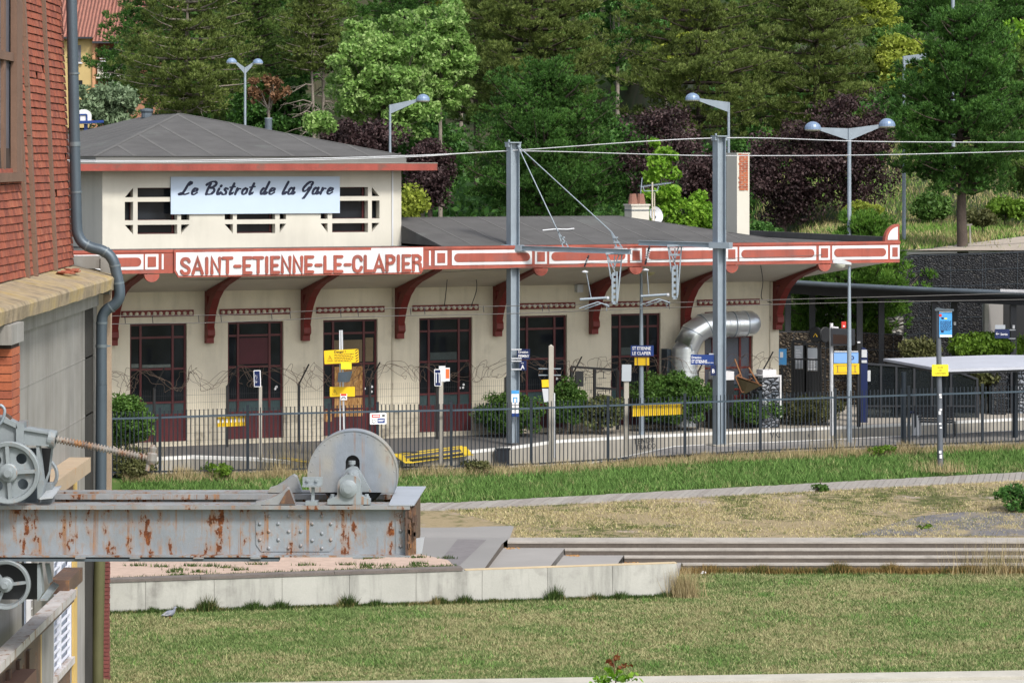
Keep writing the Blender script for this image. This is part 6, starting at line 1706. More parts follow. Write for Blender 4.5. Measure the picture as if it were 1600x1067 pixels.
# path on the hill, litter, pigeon
pts_ = [(1400,405),(1440,393),(1500,384),(1560,376),(1620,369),(1700,362)]
def rayhill(px, row):
    for Y in np.arange(97.35, 140, .05):
        if H-(row-HZ)/F*Y <= hz((px-CX)/F*Y, Y): break
    return ((px-CX)/F*Y, Y, hz((px-CX)/F*Y, Y)+.04)
V = []
for px, r_, r2 in ((1425,398,394),(1450,398,391),(1500,398,384),(1540,397,379),(1570,396,375),(1600,395,371),(1660,394,366),(1720,393,362)):
    V.append(rayhill(px, r_)); V.append(rayhill(px, r2))
pts_ = list(range(8))
m_ = MB(); m_.add(V, [(2*i, 2*i+2, 2*i+3, 2*i+1) for i in range(len(pts_)-1)]); struct('hill_path', m_, mat('hill_path_gravel', (.36,.31,.26), .95))
pst = new_thing('short_post', 'short grey post with a square head beside the big pine trunk on the hill', 'post', W(1516, 392, 99.5), 0)
m_ = MB(); m_.bar(W(1516.5, 392, 99.5), W(1515.5, 352, 99.5), .05); m_.build('post_shaft', M['postcon'], pst); m_ = MB(); m_.bar(W(1508, 352, 99.5), W(1519, 351, 99.5), .06, .06); m_.build('post_head', M['postcon'], pst)
# ================================================================ NEAR BRICK BUILDING (left edge)
nbg = new_thing('mine_building', 'old mine building with red clay cladding above a mossy concrete ledge, filling the left edge', 'industrial building', (-7.3, 48, -1.7))
WX, YC = -7.42, 54.3
def XZ(px, row, X):    # point on the plane x = X seen at px,row
    Y = F*X/(px-CX); return Vector((X, Y, H-(row-HZ)*Y/F))
YN = 30.0
# lower wall with window openings
wy = lambda px: F*WX/(px-CX)
mb = MB()
cells_y = [YN, wy(36), wy(48), wy(84), wy(111), wy(112), YC]
cells_y = [YN, 39.0, wy(34), wy(52), wy(84), wy(111.5), YC]
cells_z = [-1.9, -.75, 1.75, 5.30]
def lw_solid(i, j): return not (j == 1 and i in (2, 4)) and not (j in (0,) and i in (2, 4))
for i in range(len(cells_y)-1):
    for j in range(3):
        if lw_solid(i, j):
            a, b, c, d = cells_y[i], cells_y[i+1], cells_z[j], cells_z[j+1]
            mb.add([(WX,a,c),(WX,b,c),(WX,b,d),(WX,a,d)], [(0,1,2,3)])
            for yy_, nbi in ((a, i-1), (b, i+1)):
                if 0 <= nbi < len(cells_y)-1 and not lw_solid(nbi, j): mb.add([(WX,yy_,c),(WX-.25,yy_,c),(WX-.25,yy_,d),(WX,yy_,d)], [(0,1,2,3)])
mb.add([(WX,wy(34),1.75),(WX,wy(52),1.75),(WX-.25,wy(52),1.75),(WX-.25,wy(34),1.75)], [(0,1,2,3)]); mb.add([(WX,wy(84),1.75),(WX,wy(111.5),1.75),(WX-.25,wy(111.5),1.75),(WX-.25,wy(84),1.75)], [(0,1,2,3)])
mb.add([(WX,YC,-1.9),(WX-14,YC,-1.9),(WX-14,YC,5.3),(WX,YC,5.3)], [(0,1,2,3)])
# joint lines: shallow grooves as slim recessed ribs
for z_ in (4.15, 3.15, 4.95): mb.box(WX+.0, WX+.006, 44, YC-.5, z_-.012, z_+.012) if z_ != 4.95 else None
mb.build('concrete_wall', M['wallc'], nbg)
mb = MB(); mb.box(WX+.001, WX+.09, 43.5, YC-.45, 5.02, 5.30); mb.build('ledge_corbel', M['wallc'], nbg)
mb = MB(); mb.box(WX+.001, -6.97, 42.3, 43.35, 5.02, 5.295); mb.build('pilaster_capital', M['wallc'], nbg)
mb = MB(); mb.box(WX+.001, WX+.006, 52.75, 53.75, -1.9, 5.0); mb.build('pipe_shade_band', mat('black_pipe_shade', (.03,.028,.025), .95, var=.3, streak=.4), nbg)  # dark band paints the shadow gap beside the downpipe onto the wall
mb = MB(); mb.box(-7.30, -7.17, YC-.06, YC+.12, .55, 5.28); mb.build('corner_post', mat('pale_corner_strip', (.33,.25,.18), .9, var=.2, streak=.3), nbg)
mb = MB()
z_ = -1.9
while z_ < .48: 
    mb.box(-7.31, -7.20+random.uniform(-.006,.006), YC-.04, YC+.1, z_, z_+.062); z_ += .072
mb.build('corner_brick', mat('dark_red_brick', (.16,.05,.045), .9, var=.3, scale=5), nbg)
# brick pilaster
mb = MB(); z_ = 1.9; n_ = 0
XP = WX+.16
XP = -7.0
while z_ < 4.95:
    y_ = 42.5
    for y_, e_ in (((42.5, 42.85), (42.86, 43.2)) if n_ % 2 else ((42.5, 42.62), (42.63, 42.98), (42.99, 43.2))): mb.box(WX-.02, XP+random.uniform(-.004,.004), y_, e_, z_, z_+.105)
    z_ += .118; n_ += 1
mb.build('brick_pilaster', M['clayb'], nbg)
mb = MB(); mb.box(WX-.03, XP-.012, 42.512, 43.19, 1.8, 5.0); mb.build('pilaster_core', M['mortar'], nbg)
# ledge: two weathered slabs with a ragged crack
def slab(y0, y1, name='ledge_slab'):
    n = 22; V = []; Fc = []
    for i in range(n+1):
        y = y0+(y1-y0)*i/n; j = mnoise.noise(Vector((y*1.9, 2, 0)))*.045; j2 = mnoise.noise(Vector((y*2.3, 7, 0)))*.05
        xo = -7.03+j*.5
        prof_ = [(-8.4, 5.30), (-8.4, 5.74+.02*j2), (-7.9, 5.74+j2*.3), (-7.4, 5.62+j2*.3), (xo-.03, 5.545+j2*.35), (xo, 5.50+j*.4), (xo-.01, 5.42), (xo-.02+j*.3, 5.31+j2*.5), (-7.25, 5.30)]
        V += [(x, y, z) for x, z in prof_]
    m_ = len(prof_)
    for i in range(n):
        for k in range(m_): Fc.append((i*m_+k, i*m_+(k+1)%m_, (i+1)*m_+(k+1)%m_, (i+1)*m_+k))
    Fc += [tuple(range(m_)), tuple(range(n*m_+m_-1, n*m_-1, -1))]
    b = MB(); b.add(V, Fc); b.build(name, M['ledge'], nbg)
slab(36, 47.35); slab(47.42, YC+.25)
mb = MB(); mb.box(-8.4, -7.12, 47.3, 47.5, 5.31, 5.5); mb.build('crack_core', M['mortar'], nbg)
mb = MB(); mb.box(-7.95, -7.35, YC-.1, YC+.24, 5.66, 5.88); mb.box(-7.34, -7.18, YC-.14, YC+.2, 5.2, 5.86); mb.build('ledge_upstand', M['wallc'], nbg)
# upper wall clad in clay shingles, slightly battered
XU0, XU1 = -7.80, -8.02    # x at z 5.7 and 10.5
def xu(z): return XU0+(XU1-XU0)*(z-5.7)/4.8
mb = MB(); mb.add([(xu(5.5)-.03,YN,5.5),(xu(5.5)-.03,YC-.25,5.5),(xu(11)-.03,YC-.25,11),(xu(11)-.03,YN,11)], [(0,1,2,3)]); mb.add([(xu(5.5)-.03,YC-.25,5.5),(xu(5.5)-8,YC-.25,5.5),(xu(11)-8,YC-.25,11),(xu(11)-.03,YC-.25,11)], [(0,1,2,3)])
mb.build('backing_wall', M['mortar'], nbg)
mb = MB(); random.seed(21)
yb_ = lambda px: F*(-7.85)/(px-CX)
bat = [yb_(36), yb_(48), yb_(80)]
panels = [(43.5, bat[0]-.12), (bat[0]+.1, bat[1]-.12), (bat[1]+.14, bat[2]-.1), (bat[2]+.1, YC-.28)]
cr = .124
nrow = int((10.6-5.72)/cr)
for k_, (pa, pb) in enumerate(panels):
    for r_ in range(nrow):
        z_ = 5.72+r_*cr; sag = random.uniform(-.004,.004)
        if k_ == 0 and 7.45 < z_ : 
            lim0 = yb_(31)
        else: lim0 = pa
        y_ = max(pa, lim0)-(.09 if r_ % 2 else 0); tw = .20
        while y_ < pb:
            e_ = min(y_+tw-.012, pb); s_ = max(y_, max(pa, lim0))
            if e_-s_ > .02:
                if random.random() > .004:
                    j = random.uniform(-.003,.006); dz = random.uniform(-.003,.003)+sag+.004*math.sin(y_*1.1+r_*.4)
                    x0, x1 = xu(z_), xu(z_+cr)
                    lo_, hi_ = z_+dz+.016, z_+cr+.004+dz
                    mb.add([(x0+.018+j,s_,lo_),(x0+.018+j,e_,lo_),(x1+.002,e_,hi_),(x1+.002,s_,hi_),(x0-.0,s_,lo_),(x0-.0,e_,lo_)], [(0,1,2,3),(0,4,5,1),(0,3,4),(1,5,2)])
            y_ += tw
mb.build('clay_cladding', M['clay'], nbg)
mb = MB()
for y_, w_, zlo in ((bat[0], .16, 5.6), (bat[2], .14, 5.72)):
    mb.hexa([(xu(zlo)+.0,y_-w_/2,zlo),(xu(zlo)+.06,y_-w_/2,zlo),(xu(zlo)+.06,y_+w_/2,zlo),(xu(zlo),y_+w_/2,zlo),(xu(11),y_-w_/2,11),(xu(11)+.06,y_-w_/2,11),(xu(11)+.06,y_+w_/2,11),(xu(11),y_+w_/2,11)])
y_, w_ = bat[1], .16
for k_ in range(7):
    a, b = 5.6+k_*.8, 5.6+(k_+1)*.8-.004; j = random.uniform(-.02,.02)
    mb.hexa([(xu(a),y_-w_/2+j,a),(xu(a)+.07,y_-w_/2+j,a),(xu(a)+.07,y_+w_/2+j,a),(xu(a),y_+w_/2+j,a),(xu(b),y_-w_/2,b),(xu(b)+.07,y_-w_/2,b),(xu(b)+.07,y_+w_/2,b),(xu(b),y_+w_/2,b)])
mb.build('timber_batten', M['brown'], nbg)
# window of the upper floor at the very edge
wn = MB(); ya_, yb2 = 40.0, yb_(30)
zb_ = 7.42
wn.box(xu(8)-.0, xu(8)+.10, yb_(22), yb_(31), zb_-.02, 11.2); wn.box(xu(8)-.0, xu(8)+.14, 40, yb_(31)+.06, zb_-.16, zb_-.022); wn.box(xu(8)-.05, xu(8)+.03, yb_(8.5), yb_(12), zb_, 11.2); wn.box(xu(8)-.01, xu(8)+.06, 40, yb_(22)-.01, 9.15, 9.28)
ow = wn.build('window', M['brown'], nbg)
wn = MB(); wn.box(xu(8)-.06, xu(8)-.02, 40, yb_(22), zb_, 11.2); wn.build('pane', M['panegrey'], ow)
# downpipe
pp_ = new_thing('downpipe', 'blue grey zinc downpipe bending round the ledge at the building corner', 'drainpipe', (-7.2, 53.6, -1.7))
YP = 53.75
def PP(px, row, Y=YP): return W(px, row, Y)
r0 = .097
path = [PP(111,-30),PP(113.5,80),PP(116,200),PP(118.5,300),PP(120,352),PP(122.5,368),PP(130,380),PP(143,387),PP(158,391),PP(170,398),PP(178,410),PP(181.5,425),PP(185,440),PP(187,455),PP(186,466),PP(179,476),PP(168,483),PP(161,492),PP(159,505),PP(158.5,535),PP(158.5,600)]
mb = MB(); mb.tube(smooth([tuple(p) for p in path], 3), r0, 16); mb.build('pipe_upper', M['pipe'], pp_)
mb = MB(); mb.tube([PP(158.5,600.3),PP(157.5,770),PP(155.5,872)], r0*1.03, 16); mb.build('pipe_middle', M['pipe'], pp_)
mb = MB(); mb.tube([PP(155.5,872.3),PP(153,1000),PP(152,1110)], r0*1.05, 16); mb.build('pipe_lower', M['pipeol'], pp_, 'olive grime covered bottom length of the pipe')
M['clip'] = mat('zinc_clip', (.13,.16,.18), .5, .3)
for a, b in ((PP(116.6,222),PP(116.8,229)), (PP(115.2,114),PP(115.4,117)), (PP(118.9,299),PP(119.1,302)), (PP(158.5,538),PP(158.5,543)), (PP(185,441),PP(185.4,444)), (PP(179.5,414),PP(180,417)), (PP(158.9,503),PP(158.9,506)), (PP(135.5,383.5),PP(138,384.6)), (PP(164,393.6),PP(166,395)), (PP(174.5,479.3),PP(172.5,480.7))): mb = MB(); mb.tube([a, b], r0*1.08, 16); mb.build('pipe_collar', M['clip'], pp_)
mb = MB()
mb.bar(PP(152,540.5), PP(172,540.5,YP+.2), .03); mb.build('pipe_clip', M['clip'], pp_)
# pile of broken tiles on the ledge
bt = new_thing('broken_tiles', 'small pile of broken red clay tiles lying on the mossy ledge', 'broken tiles', (-7.5, 51.6, 5.68))
mb = MB(); random.seed(4)
for q in range(11):
    c = Vector((-7.50+random.uniform(-.16,.16), 51.5+random.uniform(-.55,.55), 5.675+random.uniform(0,.05))); ang = random.uniform(0, 3.14)
    T = Matrix.Translation(c) @ Matrix.Rotation(ang, 4, 'Z') @ Matrix.Rotation(random.uniform(-.4,.4), 4, 'X')
    mb.T = T; mb.box(-.05-random.random()*.05, .06, -.05, .04+random.random()*.04, 0, .018)
mb.build('tile_shard', M['clay'], bt)
# sill, mullioned lower windows
mb = MB(); y0_, y1_ = 46.3, 51.2
mb.box(WX+.001, WX+.36, y0_, 50.9, 2.38, 2.62); mb.build('concrete_sill', mat('ochre_sill', (.40,.31,.22), .9, var=.15, c2=(.40,.22,.10), amount=.35, c2scale=3), nbg)
mb = MB(); mb.box(WX+.001, WX+.05, 48.3, 51.0, 1.8, 2.30); mb.build('under_sill', M['brown'], nbg)
for k_, (pa, pb, cols) in enumerate(((84, 111.5, 2), (48, 53, 1))):
    ya_, yb2 = wy(pa), wy(pb)
    fm = MB(); xw = WX-.03
    fm.box(xw-.04, xw+.03, ya_, ya_+.05, -.75, 1.75); fm.box(xw-.04, xw+.03, yb2-.05, yb2, -.75, 1.75)
    mid_ = ya_+(yb2-ya_)*.40; 
    if cols == 2: fm.box(xw-.04, xw+.035, mid_-.025, mid_+.025, -.75, 1.75)
    z_ = -.70
    while z_ < 1.75: fm.box(xw-.02, xw+.02, ya_+.051, yb2-.051, z_, z_+.020); z_ += .135
    o = fm.build('window', mat('white_window_bars', (.62,.64,.72), .6, var=.05) if k_ == 0 else M['white'], nbg)
    fm = MB(); fm.box(xw-.07, xw-.05, ya_, yb2, -.75, 1.75); fm.build('pane', mat('frosted_pane', (.30,.34,.42), .4, var=.2, scale=3), o)
    fm = MB(); fm.box(WX-.1, WX+.06, ya_-.05, yb2+.02, -.86, -.752); fm.build('window_sill', M['whitebar'], o)
    fm = MB(); fm.box(WX-.12, WX-.02, ya_, yb2, -1.9, -.865); fm.build('rusty_panel', M['deeprust'], o)
mb = MB(); M['ochre'] = mat('ochre_trim', (.52,.36,.12), .8, var=.12); mb.box(WX+.001, WX+.03, wy(112), wy(118), -1.9, 2.37); mb.build('yellow_strip', M['ochre'], nbg); mb = MB(); mb.box(WX+.001, WX+.03, wy(53.5), wy(62), -1.9, .2); mb.build('yellow_strip', M['ochre'], nbg)
mb = MB(); mb.box(WX+.001, WX+.22, 41, wy(41), -1.9, .35); 
for py_ in (42.0, 43.2, 44.1, 45.0): mb.box(WX+.221, WX+.27, py_, py_+.22, -1.9, .33)
mb.build('rusty_shutter', M['deeprust'], nbg)
mb = MB(); mb.box(WX+.05, WX+.5, 42.6, 44.2, -1.9, .2); mb.build('brown_door', mat('rust_brown_door', (.26,.15,.11), .8, var=.15), nbg)
# diagonal looking rail along the wall
rl = new_thing('rail_beam', 'chalky white rust streaked horizontal beam along the wall below the hoist', 'rail beam', (-7.0, 44, .8))
mb = MB(); a, b = XZ(108, 917, -6.98), XZ(-30, 1062, -6.98); mb.hexa([(b.x-.12,b.y,b.z-.05),(b.x+.12,b.y,b.z-.05),(a.x+.12,a.y,b.z-.05),(a.x-.12,a.y,b.z-.05),(b.x-.12,b.y,b.z+.07),(b.x+.12,b.y,b.z+.07),(a.x+.12,a.y,b.z+.07),(a.x-.12,a.y,b.z+.07)]); mb.build('beam_body', M['whitebar'], rl)
mb = MB(); mb.box(-7.25, -6.95, a.y-.2, a.y+1.3, b.z+.02, b.z+.24); mb.box(-7.22, -6.9, 40, a.y, b.z-.12, b.z-.06); mb.build('timber_bearer', M['deeprust'], rl)

# ================================================================ HOIST GANTRY
YF_, YR_ = 41.25, 43.25
hg = new_thing('hoist_gantry', 'rust streaked grey hoist gantry with guard disc and hand winch jutting from the left', 'hoist gantry', W(300, 868, YF_))
SC_ = YF_/F
def girder(Y, px0, px1, r0_, r1_, nm, rivets):
    """I section: web, two flanges; front face of the web looks at the camera"""
    a, b = W(px0, r0_, Y), W(px1, r1_, Y); fw = .15; tf = .022
    mb = MB(); mb.box(a.x, b.x, Y, Y+.014, b.z+tf, a.z-tf); o = mb.build('girder_web', M['girder'], hg)
    if rivets:
        mb = MB()
        x0, z0_ = W(400, 850, Y).x, 0
        # splice plate with cut corners
        p = [W(402,803,Y), W(402,846,Y), W(408,862,Y), W(516,862,Y), W(525,855,Y), W(528,800,Y), W(528,799,Y), W(405,799,Y)]
        mb.prism([(q.x, q.z) for q in (W(400,812,Y), W(400,850,Y), W(408,861,Y), W(515,861,Y), W(524,853,Y), W(524,799,Y), W(410,799,Y))], lambda a_, b_, d: (a_, d, b_), Y-.014, Y-.001)
        sp_ = mb.build('splice_plate', M['girder'], o)
        mb = MB()
        for px, r_ in [(406,818),(406,843),(420,806),(420,830),(420,856),(435,818),(435,843),(451,806),(451,830),(451,856),(470,806),(470,830),(470,852),(488,818),(488,844),(503,806),(503,833),(503,856),(517,818),(517,843)]:
            mb.sphere(W(px, r_, Y-.014), .026, 10, 6)
        for px in (626,):
            for r_ in (806, 829, 853): mb.sphere(W(px, r_, Y-.012), .026, 10, 6)
        mb.build('rivet', M['girder'], o)
        mb = MB(); mb.box(W(618,0,Y).x, W(634,0,Y).x, Y-.012, Y-.001, b.z+tf, a.z-tf); mb.build('end_cleat', M['girder'], o)
    mb = MB(); mb.box(a.x, b.x+.01, Y-fw, Y+fw+.014, a.z-tf, a.z); 
    mb.box(a.x, b.x+.01, Y-fw-.004, Y-fw+.012, a.z-tf-.028, a.z+.004)
    mb.build('top_flange', M['flange'], hg)
    mb = MB(); mb.box(a.x, b.x+.01, Y-fw, Y+fw+.014, b.z, b.z+tf); mb.build('bottom_flange', M['girder'], hg)
    return a, b
gA, gB = girder(YF_, -60, 640, 788, 868, 'f', True)
girder(YR_, -60, 640, 767, 842, 'r', False)
for px in (128, 213, 312, 401, 560): 
    mb = MB()
    mb.box(W(px,0,YF_).x-.07, W(px,0,YF_).x+.07, YF_-.155, YF_-.10, gA.z+.001, gA.z+.02); mb.build('clip_plate', M['flange'], hg); mb = MB()
    mb.box(W(px,0,YF_).x-.07, W(px,0,YF_).x+.07, YF_-.165, YF_-.10, gB.z-.02, gB.z-.001)
    mb.build('clip_plate', M['flange'], hg)
mb = MB(); mb.box(W(-60,0,YF_).x, W(437,0,YF_).x, YF_-.13, YF_+.1, gB.z-.06, gB.z-.022); mb.build('under_plate', M['galvd'], hg)
mb = MB(); mb.box(W(-60,0,YF_).x, W(614,0,YF_).x, YF_+.35, YF_+.47, gA.z-.10, gA.z-.02); mb.box(W(-60,0,YF_).x, W(610,0,YF_).x, YR_-.30, YR_-.20, gA.z-.12, gA.z-.05); mb.box(W(-60,0,YF_).x, W(600,0,YF_).x, YF_+.48, YR_-.31, gA.z-.5, gA.z-.45); mb.build('running_rail', M['flange'], hg)
# end caps
zt_ = gA.z
mb = MB(); p = [(W(608,0,YF_).x, YF_-.16), (W(648,0,YF_).x, YF_-.16), (W(663,0,YR_).x+.02, YR_+.15), (W(620,0,YR_).x, YR_+.15)]
mb.prism(p, lambda a_, b_, d: (a_, b_, d), zt_+.003, zt_+.017); mb.build('end_plate', mat('pale_end_plate', (.34,.37,.42), .5, .1, var=.12), hg)
mb = MB(); mb.box(W(634,0,YF_).x, W(643,0,YF_).x, YF_-.13, YF_-.0, gB.z+.02, zt_-.022); mb.box(W(643,0,YF_).x+.002, W(650,0,YF_).x, YF_-.10, YR_, gB.z+.03, zt_-.03)
for q in range(12): 
    xx = W(640,0,YF_).x+random.uniform(-.02,.08); zz_ = random.uniform(gB.z+.1, zt_-.15); mb.box(xx, xx+.03, YF_-.15, YF_-.131, zz_, zz_+random.uniform(.05,.15))
mb.build('end_cap', M['deeprust'], hg)
mb = MB(); p = [(W(643,0,YF_).x, YF_-.12), (W(659,0,YF_).x, YF_+.1), (W(664,0,YR_).x, YR_), (W(650,0,YR_).x, YR_)]
mb.prism([(W(644,868,YF_).x, gB.z+.0), (W(659,868,YF_).x, gB.z+.02), (W(663,840,YF_).x, W(0,840,YF_).z), (W(646,843,YF_).x, W(0,843,YF_).z)], lambda a_, b_, d: (a_, d, b_), YF_+.1, YF_+.12); mb.build('lower_end_plate', mat('pale_lower_plate', (.40,.42,.46), .5, .1, var=.12, c2=(.35,.28,.10), amount=.3), hg)
# guard disc
YD = 42.35; s_ = YD/F
cz = W(551, 743, YD); Rr = 69.5*s_; zf_ = W(0, 769, YD).z-cz.z
import itertools
def disc_outline(slot=True):
    a0 = math.asin(zf_/Rr)
    pts = [(Rr*math.cos(t_), Rr*math.sin(t_)) for t_ in np.linspace(a0, math.pi-a0, 56)]
    if slot:
        sw = 11*s_; st_ = (743-722)*s_
        pts += [(-20*s_, zf_), (-sw, st_-.12)]+[(sw*math.cos(t_), st_+sw*math.sin(t_)) for t_ in np.linspace(math.pi, 0, 10)]+[(sw, st_-.12), (26*s_, zf_)]
    return pts
mb = MB(); ol = disc_outline(); fnc = lambda a_, b_, d: (cz.x+a_, d, cz.z+b_)
# triangulate by splitting into left and right halves of the outline (ngon is concave but simple)
mb.prism(ol, fnc, YD, YD+.012)
for t_ in np.linspace(.1, math.pi-.1, 17): mb.sphere((cz.x+Rr*.94*math.cos(t_), YD+.002, cz.z+Rr*.94*math.sin(t_)), .011, 6, 4)
mb.build('guard_disc', M['guard'], hg)
mb = MB()
arc = [(Rr*math.cos(t_), Rr*math.sin(t_)) for t_ in np.linspace(math.asin(zf_/Rr), math.pi-math.asin(zf_/Rr), 56)]
for i in range(len(arc)-1):
    a, b = arc[i], arc[i+1]; k1 = 1.018
    mb.add([fnc(a[0]*k1,a[1]*k1,YD-.012), fnc(b[0]*k1,b[1]*k1,YD-.012), fnc(b[0]*k1,b[1]*k1,YD+.34), fnc(a[0]*k1,a[1]*k1,YD+.34), fnc(a[0]*1.001,a[1]*1.001,YD-.012), fnc(b[0]*1.001,b[1]*1.001,YD-.012), fnc(b[0]*1.001,b[1]*1.001,YD+.34), fnc(a[0]*1.001,a[1]*1.001,YD+.34)], [(0,1,2,3),(0,4,5,1),(3,2,6,7),(4,7,6,5)])
mb.build('guard_rim', M['guard'], hg)
mb = MB(); mb.prism(disc_outline(False), fnc, YD+.32, YD+.332); mb.build('guard_back', M['galvd'], hg)
mb = MB(); mb._lathe(Vector((cz.x, YD+.1, cz.z+.02)), Vector((0,1,0)), [(0,.001),(0,.45),(.03,.48),(.06,.42),(.09,.42),(.12,.48),(.15,.45),(.15,.001)], 30); mb.build('pulley_sheave', M['black'], hg)
# bearing in front of the disc
YB = 41.15; c = W(546, 763, YB); q_ = YB/F
mb = MB()
half = [(-34,-24),(-34,-17),(-27,-14),(-19,-11),(-18,6)]+[(18.5*math.cos(t_), 5+17*math.sin(t_)) for t_ in np.linspace(math.pi, 0, 14)]+[(18,6),(19,-11),(27,-14),(33,-17),(33,-24)]
mb.prism([(c.x+a*q_, c.z+b*q_) for a, b in half], lambda a_, b_, d: (a_, d, b_), YB-.06, YB+.14); bo = mb.build('bearing_housing', M['winch'], hg)
mb = MB(); mb._lathe(Vector((c.x-1*q_, YB-.061, c.z+1*q_)), Vector((0,-1,0)), [(0,.118),(.05,.118),(.055,.105),(.06,.085),(.075,.085),(.08,.06),(.09,.06),(.092,.001)], 26); mb.build('shaft_end', M['winch'], bo)
mb = MB()
for dx in (-26.5, 27): mb._lathe(Vector((c.x+dx*q_, YB+.03, c.z-16*q_)), Vector((0,0,1)), [(-.01,.045),(.03,.045),(.031,.03),(.06,.03),(.061,.001)], 6)
mb._lathe(Vector((c.x+2*q_, YB+.02, c.z+20*q_)), Vector((0,0,1)), [(-.02,.04),(.04,.04),(.041,.03),(.05,.001)], 8)
mb.build('housing_bolt', M['winch'], bo)
# rear bracket between bearing and disc
mb = MB(); c2_ = W(551, 740, YD-.3)
hp = [W(528,768,YD-.3), W(536,745,YD-.3), W(541,733,YD-.3), W(549,728,YD-.3), W(558,730,YD-.3), W(566,742,YD-.3), W(580,768,YD-.3)]
mb.prism([(p.x, p.z) for p in hp], lambda a_, b_, d: (a_, d, b_), YD-.34, YD-.20); mb._lathe(Vector((W(550,0,YD-.5).x, YB+.14, W(0,745,YD-.5).z)), Vector((0,1,0)), [(0,.10),(.9,.10)], 16)
p = W(550, 722, YD-.25); mb._lathe(Vector((p.x, YD-.25, p.z-.03)), Vector((0,0,1)), [(-.08,.03),(.0,.03),(.001,.05),(.05,.05),(.051,.001)], 10)
mb.build('rear_bearing', M['winch'], hg)
# bolted bracket on a stem
YK = 41.2; 
mb = MB(); a, b = W(473, 745, YK), W(504, 757, YK); mb.box(a.x, b.x, YK-.02, YK+.02, b.z, a.z); mb.box(a.x, b.x-.02, YK-.12, YK-.02, b.z-.02, b.z); a, b = W(486.5, 760, YK), W(491.5, 785, YK); mb.box(a.x, b.x, YK-.02, YK+.05, b.z, a.z); a, b = W(478, 782, YK), W(497, 788, YK); mb.box(a.x, b.x, YK-.1, YK+.1, b.z, a.z)
for px in (480.5, 494.5): mb._lathe(W(px, 750.5, YK-.02), Vector((0,-1,0)), [(0,.028),(.02,.028),(.021,.018),(.035,.018),(.036,.001)], 6)
mb.build('stop_bracket', M['winch'], hg)
def buffer(pts, Y, dpt, nm='buffer_stop'):
    P_ = [W(px, r_, Y) for px, r_ in pts]; m = MB(); m.prism([(p.x, p.z) for p in P_], lambda a_, b_, d: (a_, d, b_), Y-dpt/2, Y+dpt/2); m.build(nm, M['guard'] if Y > 42 else M['flange'], hg)
buffer([(400,787),(400,783),(412,781),(425,777),(440,769),(449,761),(453,763),(462,787)], YF_-.02, .22)
buffer([(420,768),(422,762),(432,759),(443,752),(452,745),(459,741),(464,744),(472,768)], YR_-.05, .24)
mb = MB()
for pts in ([(436,787),(447,768),(452,764),(461,787)],): 
    P_ = [W(px, r_, YF_-.14) for px, r_ in pts]; mb.prism([(p.x, p.z) for p in P_], lambda a_, b_, d: (a_, d, b_), YF_-.142, YF_-.132)
mb.build('rusted_facing', M['deeprust'], hg)
# ---- winch at the left
def wheel(cpx, crow, Y, rpx, spokes, nm, rim=.055, plate=True, holes=True, a0=.0):
    c = W(cpx, crow, Y); r = rpx*Y/F
    mb = MB(); mb._lathe(c, Vector((0,-1,0)), [(-.05,r*.80),(-.05,r),(.05,r),(.055,r*.975),(.045,r*.86),(.0,r*.84),(-.05,r*.80)], 48); o = mb.build(nm, M['winch'], hg)
    mb = MB()
    for k_ in range(spokes):
        t_ = a0+2*math.pi*k_/spokes; d = Vector((math.cos(t_), 0, math.sin(t_))); mb.bar(c+d*r*.2+Vector((0,-.01,0)), c+d*r*.86+Vector((0,-.01,0)), .05*r/.42, .06, up=(0,1,0))
    mb.build('spoke', M['winch'], o)
    mb = MB(); mb._lathe(c, Vector((0,-1,0)), [(-.08,r*.30),(.05,r*.30),(.06,r*.26),(.065,r*.17),(.11,r*.17),(.115,r*.12),(.14,r*.12),(.141,.001)], 20); mb.build('hub', M['winch'], o)
    if plate:
        mb = MB(); n = 48
        # disc plate with four round holes: rings around each hole plus filler wedges
        for k_ in range(spokes):
            t0 = a0+2*math.pi*k_/spokes+.06; t1 = a0+2*math.pi*(k_+1)/spokes-.06; tm = (t0+t1)/2; hc = (r*.58*math.cos(tm), r*.58*math.sin(tm)); hr = r*.175
            outer = []; m_ = 24
            for j in range(m_):
                an = tm+2*math.pi*j/m_; d = np.array([math.cos(an), math.sin(an)])
                # march outwards from the hole centre to the sector border
                L_ = hr
                while L_ < r:
                    x_, y_ = hc[0]+d[0]*L_, hc[1]+d[1]*L_; rr = math.hypot(x_, y_); th_ = (math.atan2(y_, x_)-tm+math.pi)%(2*math.pi)-math.pi
                    if rr > r*.84 or rr < r*.27 or abs(th_) > (t1-t0)/2: break
                    L_ += r*.012
                outer.append((x_, y_))
            inner = [(hc[0]+hr*math.cos(tm+2*math.pi*j/m_), hc[1]+hr*math.sin(tm+2*math.pi*j/m_)) for j in range(m_)]
            V = [(c.x+x_, Y+.03, c.z+z_) for x_, z_ in inner+outer]
            mb.add(V, [(j, (j+1)%m_, m_+(j+1)%m_, m_+j) for j in range(m_)])
            V = [(c.x+x_, Y+.03, c.z+z_) for x_, z_ in inner]+[(c.x+x_, Y+.07, c.z+z_) for x_, z_ in inner]
            mb.add(V, [(j, (j+1)%m_, m_+(j+1)%m_, m_+j) for j in range(m_)])
        mb.build('web_plate', M['winch'], o)
    return o
wheel(14, 738, 40.95, 48.5, 4, 'flanged_wheel', a0=math.pi/2+.06)
wheel(62, 742, 42.3, 29, 0, 'rear_wheel', plate=False)
wheel(9, 913, 41.1, 38.5, 3, 'hand_wheel', plate=False, a0=.12)
YW = 41.3
def poly(pts, Y, d0, d1, nm, m='winch'):
    P_ = [W(px, r_, Y) for px, r_ in pts]; b = MB(); b.prism([(p.x, p.z) for p in P_], lambda a_, b_, d: (a_, d, b_), Y+d0, Y+d1); return b.build(nm, M[m], hg)
